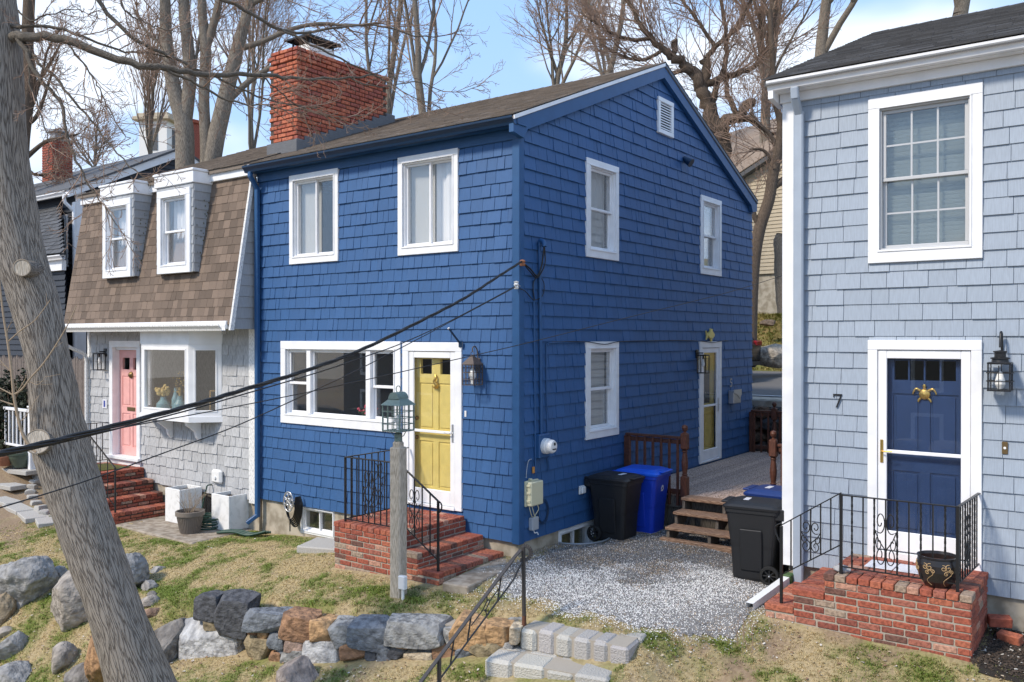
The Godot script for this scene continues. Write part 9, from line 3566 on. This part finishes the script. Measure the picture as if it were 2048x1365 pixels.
func gnarled_tree() -> void:
	var t := thing("pruned_tree", "gnarled bare tree with pruned knuckles behind the navy gable", "tree")
	var d := 24.0
	var r := RandomNumberGenerator.new()
	r.seed = 99
	var b := MB.new()
	var f := MB.new()
	var k := d / LENS
	var P := {"n": [0, 5, 4, 3], "ratio": 0.55, "angle": 0.65, "wobble": 0.16, "lift": 0.05, "levels": 3, "thin": 0.006, "seg": 0.35}
	var spec := [[[[1440, 560, 20], [1442, 420, 19], [1445, 300, 18], [1440, 262, 17], [1420, 225, 14], [1405, 190, 13], [1395, 160, 11], [1375, 130, 10], [1345, 115, 9]], 8], [[[1345, 115, 9], [1325, 100, 7], [1300, 75, 6], [1275, 40, 5], [1250, -10, 4]], 26], [[[1405, 190, 10], [1412, 140, 9], [1408, 118, 9]], 4], [[[1408, 125, 6], [1430, 95, 5], [1460, 70, 4.5], [1490, 30, 4], [1510, -30, 3]], 26], [[[1412, 170, 8], [1440, 158, 7], [1475, 148, 6], [1510, 130, 5], [1525, 90, 4], [1518, 30, 3]], 24],
		[[[1438, 262, 11], [1452, 240, 10], [1475, 235, 9], [1490, 215, 10], [1506, 203, 9]], 4], [[[1450, 245, 7], [1500, 240, 6], [1530, 262, 4], [1560, 270, 3]], 14], [[[1440, 262, 9], [1425, 215, 8], [1432, 180, 6], [1452, 120, 5], [1450, 60, 4], [1440, -20, 3]], 22], [[[1475, 232, 6], [1455, 190, 5], [1452, 160, 4]], 8], [[[1345, 118, 6], [1350, 95, 6], [1347, 82, 7]], 3], [[[1395, 165, 6], [1370, 140, 5], [1340, 150, 4], [1310, 130, 3.5]], 16],
		[[[1300, 78, 4], [1260, 80, 3.5], [1220, 65, 3], [1180, 40, 2.5]], 20], [[[1430, 95, 4], [1400, 50, 3.5], [1370, 10, 3], [1340, -30, 2.5]], 22], [[[1325, 100, 4], [1290, 120, 3.5], [1250, 115, 3], [1200, 90, 2.5]], 18], [[[1500, 140, 4], [1540, 90, 3.5], [1550, 30, 3], [1560, -20, 2.5]], 18]]
	for s in spec:
		var p := []
		var rr := []
		for q in s[0]:
			p.append(at(q[0], q[1], d))
			rr.append(q[2] * k)
		var pp := spline(p, 4)
		var rp := []
		for q in p.size() - 1:
			for j in 4:
				rp.append(lerpf(rr[q], rr[q + 1], j / 4.0))
		rp.append(rr[rr.size() - 1])
		for q in pp.size():
			pp[q] += rand_dir(r) * rr[0] * 0.25
		b.tube(pp, rp, 10, true)
		shoots(f, pp, s[1], 1.8, 0.018, P, r, 0.15)
	part("trunk", b, M.bark_dark, t)
	part("crown", f, M.twig, t)

func gap_tree() -> void:
	var r := RandomNumberGenerator.new()
	r.seed = 44
	var t := thing("slanting_tree", "slanting bare tree in the gap between the two houses", "tree")
	var d := 23.0
	var b := MB.new()
	var f := MB.new()
	var k := d / LENS
	for s in [[[[1500, 700, 14], [1503, 600, 13], [1508, 520, 13], [1520, 455, 12], [1538, 400, 11.5], [1546, 350, 11], [1556, 300, 9.5], [1562, 250, 8], [1550, 200, 6], [1545, 120, 5], [1540, 20, 4]], 22], [[[1543, 378, 7], [1560, 365, 7], [1580, 350, 6]], 0], [[[1520, 455, 6], [1508, 430, 5.5], [1502, 400, 5]], 4], [[[1556, 300, 5], [1540, 270, 4], [1520, 250, 3.5], [1500, 225, 3]], 14], [[[1545, 320, 4], [1525, 300, 3], [1500, 300, 2.5]], 10]]:
		var p := []
		var rr := []
		for q in s[0]:
			p.append(at(q[0], q[1], d))
			rr.append(q[2] * k)
		var pp := spline(p, 4)
		var rp := []
		for q in p.size() - 1:
			for j in 4:
				rp.append(lerpf(rr[q], rr[q + 1], j / 4.0))
		rp.append(rr[rr.size() - 1])
		b.tube(pp, rp, 12, true)
		shoots(f, pp, s[1], 1.7, 0.018, {"n": [0, 6, 5, 3], "ratio": 0.55, "angle": 0.7, "wobble": 0.17, "lift": 0.03, "levels": 3, "thin": 0.005, "seg": 0.3}, r, 0.4)
	part("trunk", b, M.bark_dark, t)
	part("crown", f, M.twig, t)
	t = thing("cut_trunk", "knobbly sawn off trunk on the grassy bank", "tree stump")
	b = MB.new()
	var p := spline([at(1568, 625, 25), at(1564, 580, 25), at(1560, 530, 25), at(1557, 490, 25), at(1561, 468, 25)], 6)
	b.tube(p, radii(p.size(), 0.19, 0.13), 14, true)
	for q in b.v.size():
		b.v[q] += b.n[q] * nz.get_noise_3dv(b.v[q] * 40.0) * 0.06
	part("trunk", b, M.bark_light, t)
	# rocks on the bank and the parked car
	var i := 0
	for q in [[1535, 640, 27, 0.5, "small brown rock on the grassy bank"], [1545, 705, 23.5, 1.5, "broad pale ledge at the foot of the bank"]]:
		b = MB.new()
		var c := at(q[0], q[1], q[2])
		b.x = Transform3D(Basis(Vector3.UP, 0.5 * i), c - Vector3.UP * 0.1)
		tinted_rock(b, [[0.2, 0.15, 0.11], [0.4, 0.35, 0.28]][i], Vector3(q[3], q[3] * 0.45, q[3] * 0.7), 800 + i, 4, 8, 0.08)
		one("bank_rock", b, M.stone, q[4], "rock")
		i += 1
	car()

func car() -> void:
	var t := thing("parked_car", "black car's rear end parked on the road behind", "car")
	t.position = Vector3(-4.3, ground(-4.3, -13.0) + 0.07, -13.0)
	var b := MB.new()
	var side := [Vector2(-2.2, 0.35), Vector2(2.15, 0.35), Vector2(2.28, 0.55), Vector2(2.3, 0.95), Vector2(2.2, 1.1), Vector2(1.95, 1.5), Vector2(1.5, 1.62), Vector2(-0.3, 1.6), Vector2(-1.0, 1.1), Vector2(-2.0, 0.98), Vector2(-2.25, 0.75)]
	b.prism(side, -0.86, 0.86)
	part("body", b, M.black_car, t)
	b = MB.new()
	b.prism([Vector2(-0.85, 1.12), Vector2(-0.25, 1.54), Vector2(1.4, 1.55), Vector2(1.85, 1.13)], -0.868, 0.868)
	b.quad(Vector3(2.185, 1.14, -0.7), Vector3(2.185, 1.14, 0.7), Vector3(1.985, 1.48, 0.62), Vector3(1.985, 1.48, -0.62))
	part("window", b, M.glass, t)
	for z in [-0.7, 0.7]:
		b = MB.new()
		b.cbox(Vector3(2.1, 0.92, z - 0.2), Vector3(2.325, 1.07, z + 0.2), 0.03)
		part("tail_light", b, M.red_lens, t)
	for x in [-1.4, 1.4]:
		for z in [-0.8, 0.8]:
			b = MB.new()
			b.x = Transform3D(Basis(Vector3.RIGHT, PI / 2), Vector3(x, 0.33, z))
			b.lathe([Vector2(0.2, -0.11), Vector2(0.33, -0.1), Vector2(0.33, 0.1), Vector2(0.2, 0.11)], 24)
			var w := part("wheel", b, M.rubber, t)
			b = MB.new()
			b.x = Transform3D(Basis(Vector3.RIGHT, PI / 2), Vector3(x, 0.33, z))
			b.lathe([Vector2(0.21, -0.105), Vector2(0, -0.09)], 18)
			b.lathe([Vector2(0, 0.09), Vector2(0.21, 0.105)], 18)
			part("rim", b, M.silver, w)
	b = MB.new()
	b.box(Vector3(2.3, 0.42, -0.8), Vector3(2.34, 0.52, 0.8))
	part("bumper", b, M.black_plastic, t)

func across_the_street() -> void:
	var k := 0
	for q in [[-26.0, -11.0, 3.2, "brown shingled house across the street mirrored in the row house windows"], [-7.0, 5.0, 2.6, "low brown shingled house across the street mirrored in the picture window"]]:
		var h := thing("opposite_house", q[3], "house")
		var b := MB.new()
		b.box(Vector3(q[0], -2.2, 21), Vector3(q[1], q[2], 29))
		part("wall", b, M.fence_wood, h)
		b = MB.new()
		b.x = Transform3D(Basis(Vector3(0, 0, -1), Vector3.UP, Vector3(1, 0, 0)), Vector3.ZERO)
		b.prism([Vector2(-29.5, q[2]), Vector2(-25, q[2] + 2.4), Vector2(-20.5, q[2])], q[0] - 0.3, q[1] + 0.3)
		part("roof", b, M.dark_roof_shingle, h)
		for w in 4:
			var x := lerpf(q[0] + 1.2, q[1] - 2.2, w / 3.0)
			for y in [-1.2, 0.9]:
				window(h, Transform3D(Basis(Vector3.LEFT, Vector3.UP, Vector3.FORWARD), Vector3(x + 1.0, y, 21)), 1.0, 1.4, "double", 0.1, "curtain")
		k += 1
	var wb := MB.new()
	var st := thing("street_wall", "rough stone wall across the street mirrored in the lower windows", "stone wall")
	var r := RandomNumberGenerator.new()
	r.seed = 71
	for row in 3:
		var x := -24.0
		while x < 14:
			var l := r.randf_range(0.9, 1.9)
			var b := MB.new()
			b.x = Transform3D(Basis.IDENTITY, Vector3(x + l / 2, -1.75 + row * 0.62, 16.2 + r.randf_range(-0.1, 0.1)))
			tinted_rock(b, [[0.2, 0.17, 0.14], [0.14, 0.13, 0.12], [0.27, 0.24, 0.2]][r.randi() % 3], Vector3(l, 0.68, 0.9), 3000 + r.randi() % 60, 2, 6, 0.06, 0.7)
			part("stone", b, M.stone, st)
			x += l * 0.97
